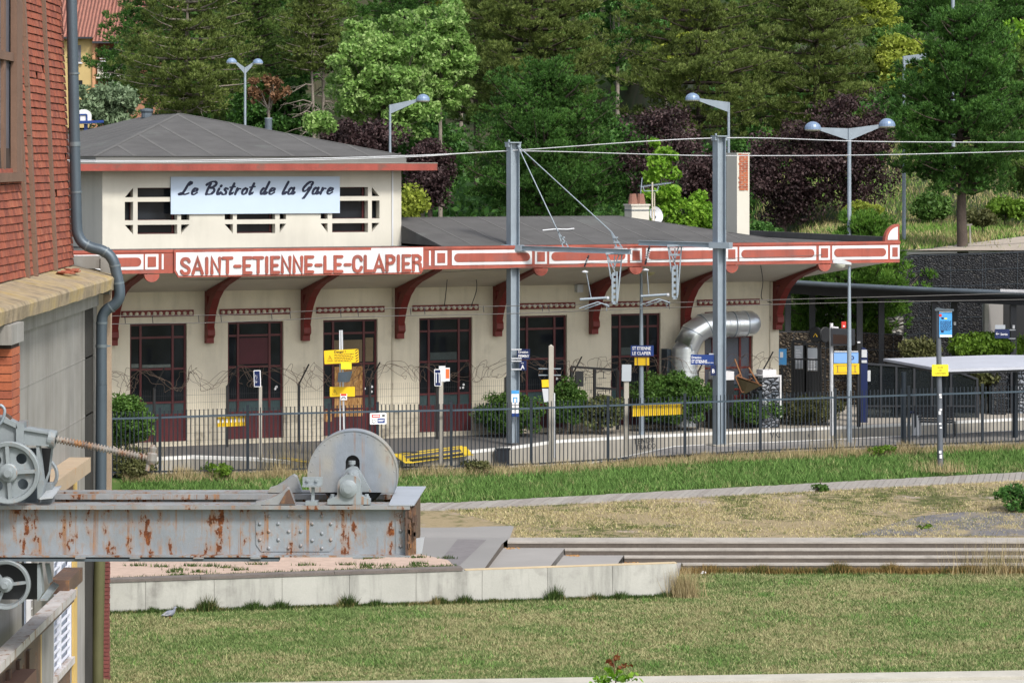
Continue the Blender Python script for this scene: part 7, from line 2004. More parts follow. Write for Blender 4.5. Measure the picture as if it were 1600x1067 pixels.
poly([(-40,645),(-40,745),(-5,745),(-5,692),(78,696),(78,674),(40,668),(30,664),(8,652)], YW, -.10, .25, 'gear_case')
poly([(8,650),(28,659),(30,668),(8,658)], YW, -.16, -.11, 'case_rib'); poly([(28,659),(40,659),(40,692),(28,692)], YW, -.16, .27, 'case_collar')
poly([(40,667),(78,674),(78,677),(40,671)], YW, -.14, -.105, 'case_rib')
mb = MB(); ca = W(76, 684.5, YW); ax = Vector((math.cos(R(-11)), 0, math.sin(R(-11)))); mb._lathe(ca, ax, [(-.3,.10),(0,.10),(.0,.125),(.09,.125),(.10,.11),(.10,.06)], 22); mb.build('screw_nut', M['winch'], hg)
a, b = W(88, 686, YW), W(236, 716, YW); d = (b-a); Ls = d.length; ax = d.normalized()
mb = MB(); prof = []; k_ = 0; x_ = 0; pitch = Ls/31
while x_ < Ls: prof += [(x_, .032), (x_+pitch*.36, .032), (x_+pitch*.44, .053), (x_+pitch*.84, .053), (x_+pitch*.94, .032)]; x_ += pitch
mb._lathe(a, ax, prof, 14); mb.build('threaded_screw', M['screw'], hg)
mb = MB(); c = W(236, 712, YW); mb._lathe(c-Vector((0,0,.09)), Vector((.12,0,1)), [(-.02,.001),(-.02,.05),(.03,.075),(.12,.075),(.14,.05),(.20,.06),(.21,.04),(.24,.03),(.24,.001)], 10); mb.tube([W(233,718,YW), W(230,735,YW)], .032, 8); mb.build('screw_end_knob', M['screw'], hg)
mb = MB(); mb.tube(smooth([tuple(W(px, r_, YW-.2)) for px, r_ in ((-8,636),(0,633),(5,636),(7.5,643),(4,656),(-2,664))], 3), .022, 6); mb.build('handle_loop', M['galv'], hg)
mb = MB(); mb.bar(W(9,647,YW-.1), W(18,654,YW-.1), .04); mb.build('grease_pipe', M['deeprust'], hg)
poly([(58,692),(62,692),(70,760),(66,778),(60,778)], YW, -.08, .1, 'side_arm'); poly([(80,700),(83,700),(78,740),(70,762),(68,756),(76,736)], YW+.2, 0, .05, 'side_strut')
mb = MB(); a, b, c_, d_ = W(62,778,YW-.2), W(82,776,YW-.2), W(96,758,YW+.5), W(76,762,YW+.5); mb.add([a,b,c_,d_,a-Vector((0,0,.02)),b-Vector((0,0,.02)),c_-Vector((0,0,.02)),d_-Vector((0,0,.02))], [(0,1,2,3),(7,6,5,4),(0,4,5,1),(1,5,6,2),(2,6,7,3)]); mb.build('foot_plate', mat('pale_foot_plate', (.42,.45,.48), .5, .1, var=.15), hg)
poly([(62,755),(82,755),(82,790),(62,790)], YW+.3, 0, .2, 'foot_block', 'winch')
poly([(60,700),(80,700),(76,770),(62,770)], YW+.5, 0, .05, 'dark_gearing', 'black'); poly([(-40,700),(60,700),(60,785),(-40,785)], YW+.3, 0, .03, 'rear_guard', 'galvd')
poly([(-40,880),(58,880),(58,936),(-40,936)], YW+.25, 0, .05, 'lower_guard', 'char')
poly([(60,880),(64,880),(68,925),(62,937),(60,937)], YW, -.1, .1, 'lower_arm'); poly([(70,880),(77,880),(82,908),(76,912)], YW+.2, 0, .05, 'lower_strut')
mb = MB(); a, b, c_, d_ = W(62,936,YW-.2), W(74,936,YW-.2), W(92,913,YW+.4), W(83,908,YW+.4); mb.add([a,b,c_,d_,a-Vector((0,0,.02)),b-Vector((0,0,.02)),c_-Vector((0,0,.02)),d_-Vector((0,0,.02))], [(0,1,2,3),(7,6,5,4),(0,4,5,1),(1,5,6,2),(2,6,7,3)]); mb.build('lower_foot_plate', M['winch'], hg)
# ================================================================ VEGETATION
rng = np.random.default_rng(42)
def unit(n): 
    v = rng.normal(size=(n, 3)); return v/np.linalg.norm(v, axis=1, keepdims=True)
def needles(C, D, k, L_, w_, spread=.75):
    """C centres (n,3), D directions; k narrow triangles each"""
    n = len(C); C = np.repeat(C, k, 0); D = np.repeat(D, k, 0)
    d = D+unit(n*k)*spread; d /= np.linalg.norm(d, axis=1, keepdims=True)
    s = np.cross(d, unit(n*k)); s /= (np.linalg.norm(s, axis=1, keepdims=True)+1e-9)
    l = (L_*rng.uniform(.7, 1.25, n*k))[:, None]; ww = (w_*rng.uniform(.8, 1.3, n*k))[:, None]
    st = C+d*l*.05
    V = np.stack([st-s*ww/2, st+s*ww/2, st+d*l], 1).reshape(-1, 3)
    return V, np.arange(len(V)).reshape(-1, 3)
def leaves(C, size, D=None, jitter=.5):
    """leaf quads (kite shaped) at points C"""
    n = len(C); a = unit(n)
    if D is not None: a = a*jitter+D; a /= np.linalg.norm(a, axis=1, keepdims=True)
    b = np.cross(a, unit(n)); b /= (np.linalg.norm(b, axis=1, keepdims=True)+1e-9)
    s = (size*rng.uniform(.6, 1.3, n))[:, None]
    V = np.stack([C-a*s*.6, C+b*s*.34, C+a*s*.6, C-b*s*.34], 1).reshape(-1, 3)
    return V, np.arange(len(V)).reshape(-1, 4)
def trunk_mesh(parent, pts, radii, name='trunk', m='bark', limbs=()):
    mb = MB(); mb.tube([tuple(p) for p in pts], list(radii), 10)
    for P_, r_ in limbs: mb.tube([tuple(p) for p in P_], r_, 5, False)
    return mb.build(name, M[m], parent)
def ground(x, Y): return hz(x, Y) if Y > 97.3 else 0.0
def pine(name, label, px, Y, row_top, width_px, leaf, crown_row=None, base_z=None, seed=0, dens=1.0, trunk_r=.20, lean=0.0, bare=0, group=None, nl=.30, fill=.5, shape=.8, m='bark', up=.25):
    """conifer of whorled limbs carrying needle tufts; crown from crown_row up to row_top"""
    global rng
    rng = np.random.default_rng(seed)
    x = (px-CX)/F*Y; z0 = ground(x, Y) if base_z is None else base_z
    zt = H-(row_top-HZ)*Y/F; zc = H-(crown_row-HZ)*Y/F if crown_row is not None else z0+(zt-z0)*.25
    Rm = width_px/2*Y/F
    t = new_thing(name, label, 'pine tree', (x, Y, z0), 0, group)
    hgt = zt-zc
    tr = [(x+lean*(k/6)*hgt*.1+rng.normal()*.04, Y+rng.normal()*.04, z0-.3+(zt-z0+.1)*k/6) for k in range(7)]
    rad = [trunk_r*(1-k/6.4) for k in range(7)]
    limbs = []; C = []; D = []; K = []
    z = zc
    while z < zt-.2:
        f = (z-zc)/max(hgt, .1)
        env = Rm*(min(1, .55+2.2*f) if f < .2 else 1)*(1-f)**shape*1.12 if f > .15 else Rm*(.55+3*f)
        env = max(env, .25)
        nb = int(rng.integers(4, 7)); a0 = rng.uniform(0, 6.28)
        for b in range(nb):
            an = a0+6.283*b/nb+rng.normal()*.25; Lb = env*rng.uniform(.72, 1.12)
            d = np.array([math.cos(an), math.sin(an), 0]); rise = up*rng.uniform(.5, 1.5)-.1*(1-f)
            P_ = [np.array([x, Y, z])+d*Lb*q+np.array([0, 0, Lb*(rise*q*q-.05*q)]) for q in (0, .35, .7, 1.0)]
            limbs.append((P_, [.05*Rm/3+.015, .035*Rm/3+.01, .02, .008]))
            ns = int(max(3, Lb/.40))
            for s in range(ns):
                q = (.30+.70*(s+rng.uniform(0, 1))/ns) if rng.random() > .12 else rng.uniform(.12, .4)
                base_ = np.array([x, Y, z])+d*Lb*q+np.array([0, 0, Lb*(rise*q*q-.05*q)])
                side = np.array([-d[1], d[0], 0])
                wd = .55*(1-abs(q-.6))*Lb*.45+.15
                for c_ in range(max(1, int(1.25*dens*(1+wd)+rng.uniform(0, 1)))):
                    oc = base_+side*rng.uniform(-1, 1)*wd+rng.normal(size=3)*np.array([.12, .12, .10]); rc = rng.uniform(.13, .26)
                    v = unit(13)*rc*rng.uniform(.5, 1, 13)[:, None]*np.array([1.15, 1.15, .75]); v[:, 2] += .06
                    C.append(oc+v); D.append(v/rc*.8+d*.25+np.array([0, 0, .55])); K.append(np.full(13, rng.beta(1.3, 1.6)*(.55+.45*q)))
        z += max(.28, hgt/20)*rng.uniform(.8, 1.2)
    nf = int(90*fill*Rm/3)
    for _ in range(nf):
        f = rng.uniform(0, 1)**1.2; an = rng.uniform(0, 6.28); rr = Rm*max(0, (1-f))**shape*math.sqrt(rng.uniform(0.02, .5))
        oc = np.array([x+rr*math.cos(an), Y+rr*math.sin(an), zc+f*hgt*.95+.1]); v = unit(15)*rng.uniform(.15, .3); C.append(oc+v); D.append(v*3+np.array([0, 0, .5])); K.append(np.full(15, rng.random()*.35))
    C = np.concatenate(C); D = np.concatenate(D); D /= np.linalg.norm(D, axis=1, keepdims=True)
    V, Fi = needles(C, D, 8, nl*.50, .036, .60)
    arr_mesh('crown', V, Fi, L[leaf], t, cl=np.repeat(np.concatenate(K), 8)*rng.uniform(.75, 1.25, len(Fi)))
    for b in range(bare):   # dead lower branches
        zz = z0+(zc-z0)*rng.uniform(.35, 1.15); an = rng.uniform(0, 6.28); Lb = Rm*rng.uniform(.35, .8); d = np.array([math.cos(an), math.sin(an), rng.uniform(-.25, .15)])
        P_ = [np.array([x, Y, zz])+d*Lb*q+np.array([0,0,.12*math.sin(q*5)]) for q in (0, .3, .6, 1)]; limbs.append((P_, [.035, .025, .018, .008]))
        for s in range(3):
            q = rng.uniform(.4, .9); c = np.array([x, Y, zz])+d*Lb*q; e = c+(d*.4+unit(1)[0]*.6)*.6; limbs.append(([c, (c+e)/2, e], [.014, .01, .006]))
    trunk_mesh(t, tr, rad, 'trunk', m, limbs)
    return t
def broad(name, label, px, Y, row_top, row_bot, width_px, leaf, seed=0, n=16000, size=.16, clump=.62, nclump=70, trunk_r=.13, base_z=None, cat='tree', m='barkg', group=None, dx=0, loose=1.0, flat=1.0, stems=1):
    """leafy crown: leaf clumps spread through an uneven volume, on a branching trunk"""
    global rng
    rng = np.random.default_rng(seed)
    x = (px-CX)/F*Y; z0 = ground(x, Y) if base_z is None else base_z
    zt = H-(row_top-HZ)*Y/F; zb = H-(row_bot-HZ)*Y/F; Rm = width_px/2*Y/F; cz_ = (zt+zb)/2; rz_ = (zt-zb)/2
    t = new_thing(name, label, cat, (x, Y, min(z0, zb)), 0, group)
    lobes = unit(9)*np.array([Rm*.45, Rm*.35, rz_*.5])
    cl = []
    while len(cl) < nclump:
        p = unit(1)[0]*rng.uniform(.25, 1)**.5
        q = p*np.array([Rm, Rm*.8, rz_])
        k = .78+.35*mnoise.noise(Vector((p[0]*2.2+seed, p[1]*2.2, p[2]*2.2)))
        q = q*k; cl.append(q)
    cl = np.array(cl)+np.array([x+dx, Y, cz_])
    per = n//nclump; sizes = clump*rng.uniform(.55, 1.25, nclump)
    C = np.repeat(cl, per, 0)+unit(per*nclump)*(np.repeat(sizes, per)*rng.uniform(.35, 1, per*nclump)**.6)[:, None]*np.array([1, 1, .7*flat])
    D = np.repeat(unit(nclump)*.3, per, 0)+np.array([0, 0, .0])
    V, Fi = leaves(C, size); arr_mesh('crown', V, Fi, L[leaf], t, cl=np.repeat(rng.random(nclump), per)*rng.uniform(.7, 1.3, len(Fi)))
    limbs = []
    fork = np.array([x, Y, max(z0, zb-.2)+(cz_-max(z0, zb))*.35])
    for i in range(0, nclump, 3):
        e = cl[i]; mid = fork*.45+e*.55+rng.normal(size=3)*.12; limbs.append(([fork+rng.normal(size=3)*.05, mid, e], [trunk_r*.30, trunk_r*.16, .012]))
    pts = [(x+rng.normal()*.02, Y, z0-(.3 if base_z is None else .02)), tuple((np.array([x, Y, z0])+fork)/2), tuple(fork), tuple(fork+np.array([.1, 0, max(.1,(zt-fork[2])*.6)]))]
    trunk_mesh(t, pts, [trunk_r, trunk_r*.85, trunk_r*.65, trunk_r*.2], 'trunk', m, limbs)
    return t
GP = 'trees on the hillside behind the station'
# far filler row (dark)
pine('pine_tree','shadowy dark pine at the back between house and olive pines, top left', 235,150,-60,230,'pinegr',150,seed=1,group=GP,fill=1.2)
pine('pine_tree','dark pine directly behind the pale green tree, at the top edge', 640,160,-90,260,'pinegr',170,seed=2,group=GP,fill=1.2)
pine('pine_tree','very dark pine in the background between the pale green tree and the olive pine', 745,150,-60,200,'pine',190,seed=3,group=GP,fill=1.2)
broad('broadleaf_tree','deep green broadleaf tree in the gap right of the olive pine, top middle', 965,152,-40,120,190,'dkleaf',seed=4,n=15000,group=GP)
broad('broadleaf_tree','yellow green broadleaf tree glowing behind the tall pine with the visible trunk', 1040,158,-30,150,190,'yg',seed=5,n=14000,size=.2,nclump=90,clump=.6,group=GP)
pine('pine_tree','dark background pine filling the gap above the large purple tree', 1190,158,-60,220,'pine',240,seed=6,group=GP,fill=1.2)
pine('pine_tree','blue green dark pine at the top edge left of the bare lamp pole', 1455,170,-70,200,'pinegr',48,seed=7,group=GP,fill=1.5)
pine('pine_tree','dark pine in the top right corner', 1590,165,-70,260,'pinegr',110,seed=8,group=GP,fill=1.3)
broad('broadleaf_tree','bright green broadleaf tree behind the two bare trunks with dead twigs', 440,155,-70,170,230,'dkleaf',seed=9,n=20000,size=.2,nclump=130,clump=.6,group=GP)
pine('pine_tree','dark background pine low behind the dense dark green pine', 860,140,60,300,'pine',330,seed=10,group=GP,fill=1.4)
pine('pine_tree','dark background pine low behind the large purple tree', 1290,140,80,330,'pinegr',340,seed=110,group=GP,fill=1.4)
pine('pine_tree','dark background pine low behind the tower roof', 330,140,60,330,'pinegr',300,seed=111,group=GP,fill=1.6)
broad('yellow_tree','sunny yellow green broadleaf tree at the top edge above the pale green tree', 720,165,-60,30,150,'yg',seed=12,n=9000,group=GP)
broad('yellow_tree','yellow green tree at the top edge in front of the office block', 1352,150,-40,75,110,'yg',seed=13,n=8000,group=GP)
rng = np.random.default_rng(300)
n = 900; X = rng.uniform(-52, 56, n); Y = rng.uniform(215, 330, n)
cl = np.stack([X, Y, np.array([hz(a, b) for a, b in zip(X, Y)])+rng.uniform(1, 15, n)], 1)
cl = cl[~((CX+F*X/Y > 90) & (CX+F*X/Y < 240)) | (rng.random(n) < .0)]
C = np.repeat(cl, 90, 0)+unit(90*len(cl))*np.repeat(rng.uniform(.8, 2.4, len(cl)), 90)[:, None]
V, Fi = leaves(C, .75); o = arr_mesh('woodland', V, Fi, L['hedge']); tag(o, 'far dark wood closing the view behind the hillside trees', kind='stuff')
broad('broadleaf_tree','deep green broadleaf tree low behind the tower roof ridge', 430,128,95,260,170,'dkleaf',seed=201,n=16000,size=.17,nclump=100,clump=.5,group=GP)
broad('broadleaf_tree','deep green broadleaf tree low behind the two plum trees by the tower eave', 660,124,150,345,190,'dkleaf',seed=202,n=18000,size=.17,nclump=110,clump=.5,group=GP)
broad('broadleaf_tree','deep green broadleaf tree low behind the thin purple tree', 985,120,170,350,150,'dkleaf',seed=203,n=14000,size=.17,nclump=90,clump=.5,group=GP)
broad('broadleaf_tree','sunny green broadleaf tree between the yellow green tree and the right pine', 1395,140,20,180,120,'hedge',seed=204,n=11000,size=.18,nclump=80,clump=.5,group=GP)
broad('broadleaf_tree','dark green broadleaf tree low behind the big dark purple tree', 1170,124,190,345,140,'dkleaf',seed=205,n=12000,size=.17,nclump=80,clump=.5,group=GP)
# main row
pine('pine_tree','large olive green pine with a bare straight trunk line above the tower roof', 290,124,-110,250,'pineol',175,seed=14,dens=.95,fill=.3,group=GP,trunk_r=.20,bare=18,m='barkg',shape=.55)
pine('pine_tree','broad olive pine standing left of the two bare trunks', 395,132,-90,200,'pine',190,seed=15,dens=.9,fill=.35,group=GP,bare=8,shape=.6)
pine('pine_tree','thin half dead pine with a pale bare trunk and brown upper twigs', 489,126,-60,130,'pineol',110,seed=16,dens=.8,group=GP,bare=26,fill=.2,trunk_r=.12,m='barkg',shape=.5)
pine('pine_tree','second thin pine with a grey bare trunk just left of the pale green tree', 506,128,-60,140,'pine',105,seed=17,dens=.8,group=GP,bare=20,fill=.2,trunk_r=.13,m='barkg',shape=.5)
broad('dead_pine','small rust brown dying pine beside the left street lamp', 420,118,108,176,80,'dead',seed=18,n=900,size=.15,nclump=20,clump=.30,group=GP,m='barkg',trunk_r=.08)
broad('maple_tree','large pale green silvery leaved tree in the upper left middle', 600,117,-10,240,215,'maple',seed=19,n=34000,size=.15,nclump=210,clump=.42,group=GP,trunk_r=.12)
broad('maple_tree','second pale green tree crown leaning right towards the olive pine', 688,120,-20,185,140,'maple',seed=20,n=17000,size=.15,nclump=110,clump=.42,group=GP,trunk_r=.1)
pine('pine_tree','massive olive brown pine in the middle above the dense dark pine', 830,130,-130,320,'pineol',165,seed=21,dens=1.05,group=GP,bare=8,shape=.5,fill=.4,nl=.33)
pine('pine_tree','tall olive green pine with its trunk showing, above the left mast lamp arm', 1090,122,-120,310,'pineol',215,seed=22,dens=.9,group=GP,trunk_r=.17,bare=10,shape=.5,fill=.15,nl=.32)
pine('pine_tree','large brownish green pine right of centre at the top', 1275,126,-110,260,'pineol',205,seed=23,dens=1.05,group=GP,bare=8,shape=.5,fill=.4,nl=.32)
pine('pine_tree','slender olive pine squeezed between the two tallest olive pines', 1185,132,-80,170,'pine',240,seed=24,dens=.9,group=GP,shape=.6,fill=.3)
# front row
pine('dense_pine','dense bushy deep green young pine behind the low roof in the centre', 855,108,100,320,'pinegr',345,seed=25,dens=1.5,group=GP,shape=.62,fill=2.2,nl=.24,trunk_r=.18,up=.5)
broad('plum_tree','small purple leaved tree beside the right slope of the tower roof', 570,108,178,262,150,'plum',seed=26,n=9000,size=.11,nclump=44,clump=.5,group=GP,m='bark')
broad('plum_tree','dark purple tree directly right of the tower eave', 672,106,205,330,90,'plum',seed=27,n=8000,size=.11,nclump=40,clump=.5,group=GP,m='bark')
broad('plum_tree','thinly leaved purple tree with bare grey twigs right of the dense pine', 1030,108,148,330,150,'plum',seed=28,n=7500,size=.11,nclump=70,clump=.55,group=GP,m='barkg',trunk_r=.2)
broad('plum_tree','big dark purple tree between tall chimney and twin headed lamp', 1225,112,170,375,150,'plum',seed=29,n=15000,size=.11,nclump=70,clump=.6,group=GP,m='bark')
broad('plum_tree','largest deep purple tree behind the twin headed lamp', 1325,112,128,350,165,'plum',seed=30,n=18000,size=.11,nclump=74,clump=.65,group=GP,m='bark',trunk_r=.17)
broad('plum_tree','low purple tree behind the right mast', 1105,110,220,360,100,'plum',seed=31,n=9000,size=.11,nclump=44,clump=.5,group=GP,m='bark')
broad('sapling','bright green upright sapling beside the television aerial', 1030,101,192,375,62,'bright',seed=32,n=4200,size=.15,nclump=34,clump=.34,group=GP,trunk_r=.05)
broad('sapling','bright green bushy sapling below the thin purple tree', 1082,101,298,375,80,'bright',seed=33,n=3500,size=.14,nclump=30,clump=.34,group=GP,trunk_r=.05)
broad('bush','rounded yellow green bush right of the tower wall', 640,100,290,350,56,'yg',seed=34,n=3600,size=.12,nclump=22,clump=.4,cat='bush',trunk_r=.05)
broad('bush','pale fresh green bush above the low purple tree by the tower roof', 498,106,176,208,60,'maple',seed=35,n=1800,size=.14,nclump=14,clump=.35,cat='bush',trunk_r=.05)
broad('silver_tree','silvery grey green round tree in front of the apartment house', 170,112,128,205,110,'silver',seed=36,n=9000,size=.14,nclump=44,clump=.5,group=GP,trunk_r=.08)
broad('bamboo_clump','bright yellow green bamboo clump behind the right pine', 1418,126,48,150,120,'yg',seed=37,n=11000,size=.17,nclump=46,clump=.6,group=GP,cat='bamboo',trunk_r=.05)
pine('pine_tree','large dark green pine on the right with a thick bare lower trunk', 1502,99.2,22,265,'pinegr',298,seed=38,dens=1.55,group=GP,shape=.42,fill=1.5,nl=.28,trunk_r=.19,up=.4,m='bark')
pine('pine_tree','dark green pine entering at the right edge', 1615,112,60,160,'pine',300,seed=39,dens=1.2,group=GP,shape=.6,fill=1.2)
broad('broadleaf_tree','small light green tree at the right edge near the top', 1592,122,30,90,50,'bright',seed=40,n=2600,size=.17,nclump=18,clump=.45,group=GP,trunk_r=.05)
pine('young_pine','young pine with long fresh needles standing before the black gabion wall', 1352,95.9,338,200,'pineyg',525,base_z=0,seed=41,dens=1.3,shape=.5,fill=1.6,nl=.30,trunk_r=.10,up=.5)
pine('young_pine','slim young pine behind the posts of the covered walkway', 1270,96.8,430,120,'pineyg',560,base_z=0,seed=42,dens=1.0,shape=.6,fill=1.0,nl=.28,trunk_r=.09)
# leaning grey trunks on the bank
for i, (px, r0, r1, dx, lab) in enumerate(((1215,360,228,-4,'slanting grey trunk seen below the big dark purple tree'),)):
    pass
# shrubs on the hillside
def shrub(name, label, px, Y, rt, rb, wpx, leaf, n, size, seed, cat='shrub', base_z=None, clump=.3, ncl=None, group=None):
    return broad(name, label, px, Y, rt, rb, wpx, leaf, seed=seed, n=n, size=size, clump=clump, nclump=ncl or max(10, n//140), trunk_r=.03, base_z=base_z, cat=cat, group=group, m='bark')
shrub('shrub','tall grassy green shrub on the sunlit bank left of the big pine trunk',1450,112,300,345,70,'hedge',3600,.13,50,clump=.4)
shrub('shrub','leafy shrub at the foot of the purple trees right of the tall chimney',1190,108,350,392,70,'dkleaf',2600,.12,51)
shrub('shrub','young pine sprout poking above the canopy fascia at its right end',1375,99,342,400,44,'pineyg',3000,.16,52)
shrub('shrub','bright green shrub by the hill path right of the pine trunk',1570,110,312,338,110,'hedgeb',3600,.13,53,clump=.4)
shrub('shrub','pale weedy shrub on the bank behind the square post',1535,106,325,352,60,'olbush',2000,.11,54)
shrub('shrub','low yellow green growth behind the canopy beside the twin lamp pole',1350,106,310,350,60,'yg',2000,.11,55)
# hedges and bushes at the platform
def at(px, row): return YG(row, 0)
shrub('hedge_bush','rounded clipped dark green hedge left of the concrete post',800,83.4,612,679,120,'hedge',15000,.07,60,'hedge',0,.26,120)
shrub('hedge_bush','taller dark bush rising behind the clipped hedge by the concrete post',884,84.0,588,668,62,'hedge',8000,.075,61,'bush',0,.26,60)
shrub('flowering_bush','flowering bush with faded pink heads below the dark screen',938,84.1,617,668,84,'hydr',8000,.075,62,'bush',0,.24,60)
shrub('hedge_bush','big rounded green bush spreading under the name sign and duct',1050,85.2,576,666,150,'hedge',26000,.075,63,'bush',0,.30,170)
shrub('hedge_bush','low green hedge between the right mast and the planter box',1165,86.3,622,662,120,'hedge',10000,.07,64,'hedge',0,.22,80)
shrub('hedge_bush','low olive grassy bed with small yellow flowers right of the hedge',1265,87.4,620,658,140,'olbush',11000,.065,65,'plant bed',0,.22,90)
shrub('hedge_bush','big round green bush in front of the first door beside the downpipe',196,77.6,612,705,96,'hedge',14000,.075,66,'bush',0,.30,90)
shrub('bramble_bush','sprawling bramble at the foot of the fence beside the downpipe',205,74.4,700,752,75,'olbush',6000,.065,67,'bush',-.2,.24,50)
shrub('bright_hedge','bright green laurel hedge between the walkway posts at right',1545,91.7,519,560,150,'hedgeb',16000,.10,68,'hedge',1.0,.34,120)
shrub('bright_hedge','short bright green hedge stub behind the second walkway post',1372,95.0,508,528,60,'hedgeb',3500,.09,69,'hedge',1.0,.25)
shrub('dry_shrub','grey green spiky shrub behind the shelter roof left of the sign pole',1437,91.6,525,575,75,'olbush',5000,.10,70,'shrub',.2,.3)
shrub('spiky_plant','pale arching spiky plant under the shelter roof at far right',1530,91.0,562,606,80,'olbush',4000,.13,71,'plant',.3,.28)
shrub('bright_hedge','bright green hedge patch low behind the glass shelter',1540,92.0,580,625,50,'hedgeb',3500,.09,72,'hedge',0,.3)
# ---------- grasses as blade meshes
def blades(P, hgt, wdt, lean=.5):
    n = len(P); an = rng.uniform(0, 6.283, n); d = np.stack([np.cos(an), np.sin(an), np.zeros(n)], 1); h = (hgt*rng.uniform(.5, 1.3, n))[:, None] if np.isscalar(hgt) else hgt[:, None]*rng.uniform(.6, 1.25, n)[:, None]
    l = rng.uniform(.1, lean, n)[:, None]*h; an2 = rng.uniform(0, 6.283, n); e = np.stack([np.cos(an2), np.sin(an2), np.zeros(n)], 1)
    w2 = wdt*rng.uniform(.6, 1.2, n)[:, None]
    V = np.stack([P-d*w2, P+d*w2, P+e*l+np.array([0,0,1])*h], 1).reshape(-1, 3)
    return V, np.arange(len(V)).reshape(-1, 3)
def vis_x(Y, px0, px1): return (px0-CX)/F*Y, (px1-CX)/F*Y
def grass(name, P, hgt, wdt, m, lean=.8, label=None):
    V, Fi = blades(P, hgt, wdt, lean); o = arr_mesh(name, V, Fi, m); o['kind'] = 'stuff'
    if label: o['label'] = label
    return o
rng = np.random.default_rng(77)
n = 340000; Y = rng.uniform(53.95, 68.4, n); X = rng.uniform(-8.2, 13, n)
k = (X > (150-CX)/F*Y) & (X < (1640-CX)/F*Y)
# keep off the retaining wall
tt = (X-A0.x)/(B0.x-A0.x); Yw = A0.y+(B0.y-A0.y)*tt
k &= ~((tt < 1.0) & (Y > Yw-.03))
ya = YG(np.interp(CX+F*X/Y, [400,1600], [1065,1046]), -1.62)
k &= Y > ya+.05
P = np.stack([X, Y, np.full(n, -1.70)], 1)[k]
hl = .045+.05*np.array([max(0, mnoise.noise(Vector((p[0]*.9, p[1]*.9, 2)))+.1) for p in P]); grass('lawn_grass', P, hl, .011, M['lawn'], 1.3, 'short half dry mown lawn in the foreground')
_c = []
for _ in range(150):
    yy_ = rng.uniform(55.2, 67.5); xx_ = rng.uniform((165-CX)/F*yy_, (1610-CX)/F*yy_); 
    if (xx_ < B0.x+.4 and yy_ > A0.y+(B0.y-A0.y)*(xx_-A0.x)/(B0.x-A0.x)-.5): continue
    k_ = int(rng.integers(25, 90)); r_ = rng.uniform(.08, .28); _c.append(np.stack([xx_+rng.normal(size=k_)*r_, yy_+rng.normal(size=k_)*r_*1.2, np.full(k_, -1.70)], 1))
grass('lawn_clumps', np.concatenate(_c), .085, .014, M['green'], 1.0, 'scattered greener clumps and clover in the lawn')
def bank_pts(n, px0, px1, f0, f1):
    """random points on the bank, between fractions of the fence-to-steps range"""
    out = []
    xs_ = rng.uniform(-9.5, 15, n)
    for x in xs_:
        Yn = lineY(x); Yb, Yf, zp = path_lines(x)
        if f1 <= 1: Y = Yb+(Yn-Yb)*rng.uniform(f0, f1)
        else: Y = Yf+(69.97-Yf)*rng.uniform(f0-1, f1-1)
        px = CX+F*x/Y
        if px0 < px < px1: out.append((x, Y, ztop(x, Y)))
    return np.array(out)
P = bank_pts(52000, 165, 1630, .03, .97); grass('bank_grass', P, .13, .013, M['green'], 1.0, 'lush green grass strip between fence and boardwalk')
P = bank_pts(13000, 165, 1630, .80, 1.0); P2 = P.copy(); hh_ = .20+.22*np.array([max(0, mnoise.noise(Vector((p[0]*1.3, 0, 5)))) for p in P]); grass('fence_foot_grass', P2, hh_, .010, M['straw'], .6, 'straw coloured tall grass along the foot of the fence')
P = bank_pts(60000, 690, 1630, 1.0, 2.0)
V_ = []
for p in P:
    px = CX+F*p[0]/p[1]; row = HZ+F*(H-p[2])/p[1]
    lim = np.interp(row, [797,823,840], [690,803,800])
    bare = mnoise.noise(Vector((p[0]*.55+3, p[1]*.9, 0)))
    if px > lim+2 and (bare < .18 or random.random() < .25): V_.append(p)
grass('dry_grass', np.array(V_), .050, .011, M['dry'], 1.2, 'sparse dry grass between boardwalk and steps')
# seed stalk clumps
def stalks(name, label, px, row, z, n, spread, hgt, cat='grass clump', m='straw'):
    c = G(px, row, z); P = np.array([c])+rng.normal(size=(n, 3))*np.array([spread, spread*.5, 0]); V, Fi = blades(P, hgt, .006, .45)
    o = arr_mesh(name, V, Fi, M[m]); tag(o, label, cat); return o
stalks('grass_clump','tall dry seed stalks behind the screw shaft beside the fence',222,742,-.3,240,.33,.75)
stalks('grass_clump','tall straw coloured grass clump left of the guard disc',455,750,-.45,420,.45,.95)
stalks('grass_clump','golden grass tuft leaning on the end of the concrete wall',1070,934,-1.7,520,.16,.62)
stalks('grass_clump','dry stalk clump at the fence under the platform lamp with the white head',1300,716,-.25,260,.35,.6)
stalks('grass_clump','dry grass clump beside the foot of the sticker covered pole',1478,737,-.5,240,.35,.35)
stalks('grass_clump','feathery dry stalks in front of the far right steps',1565,897,-1.7,420,.55,.75)
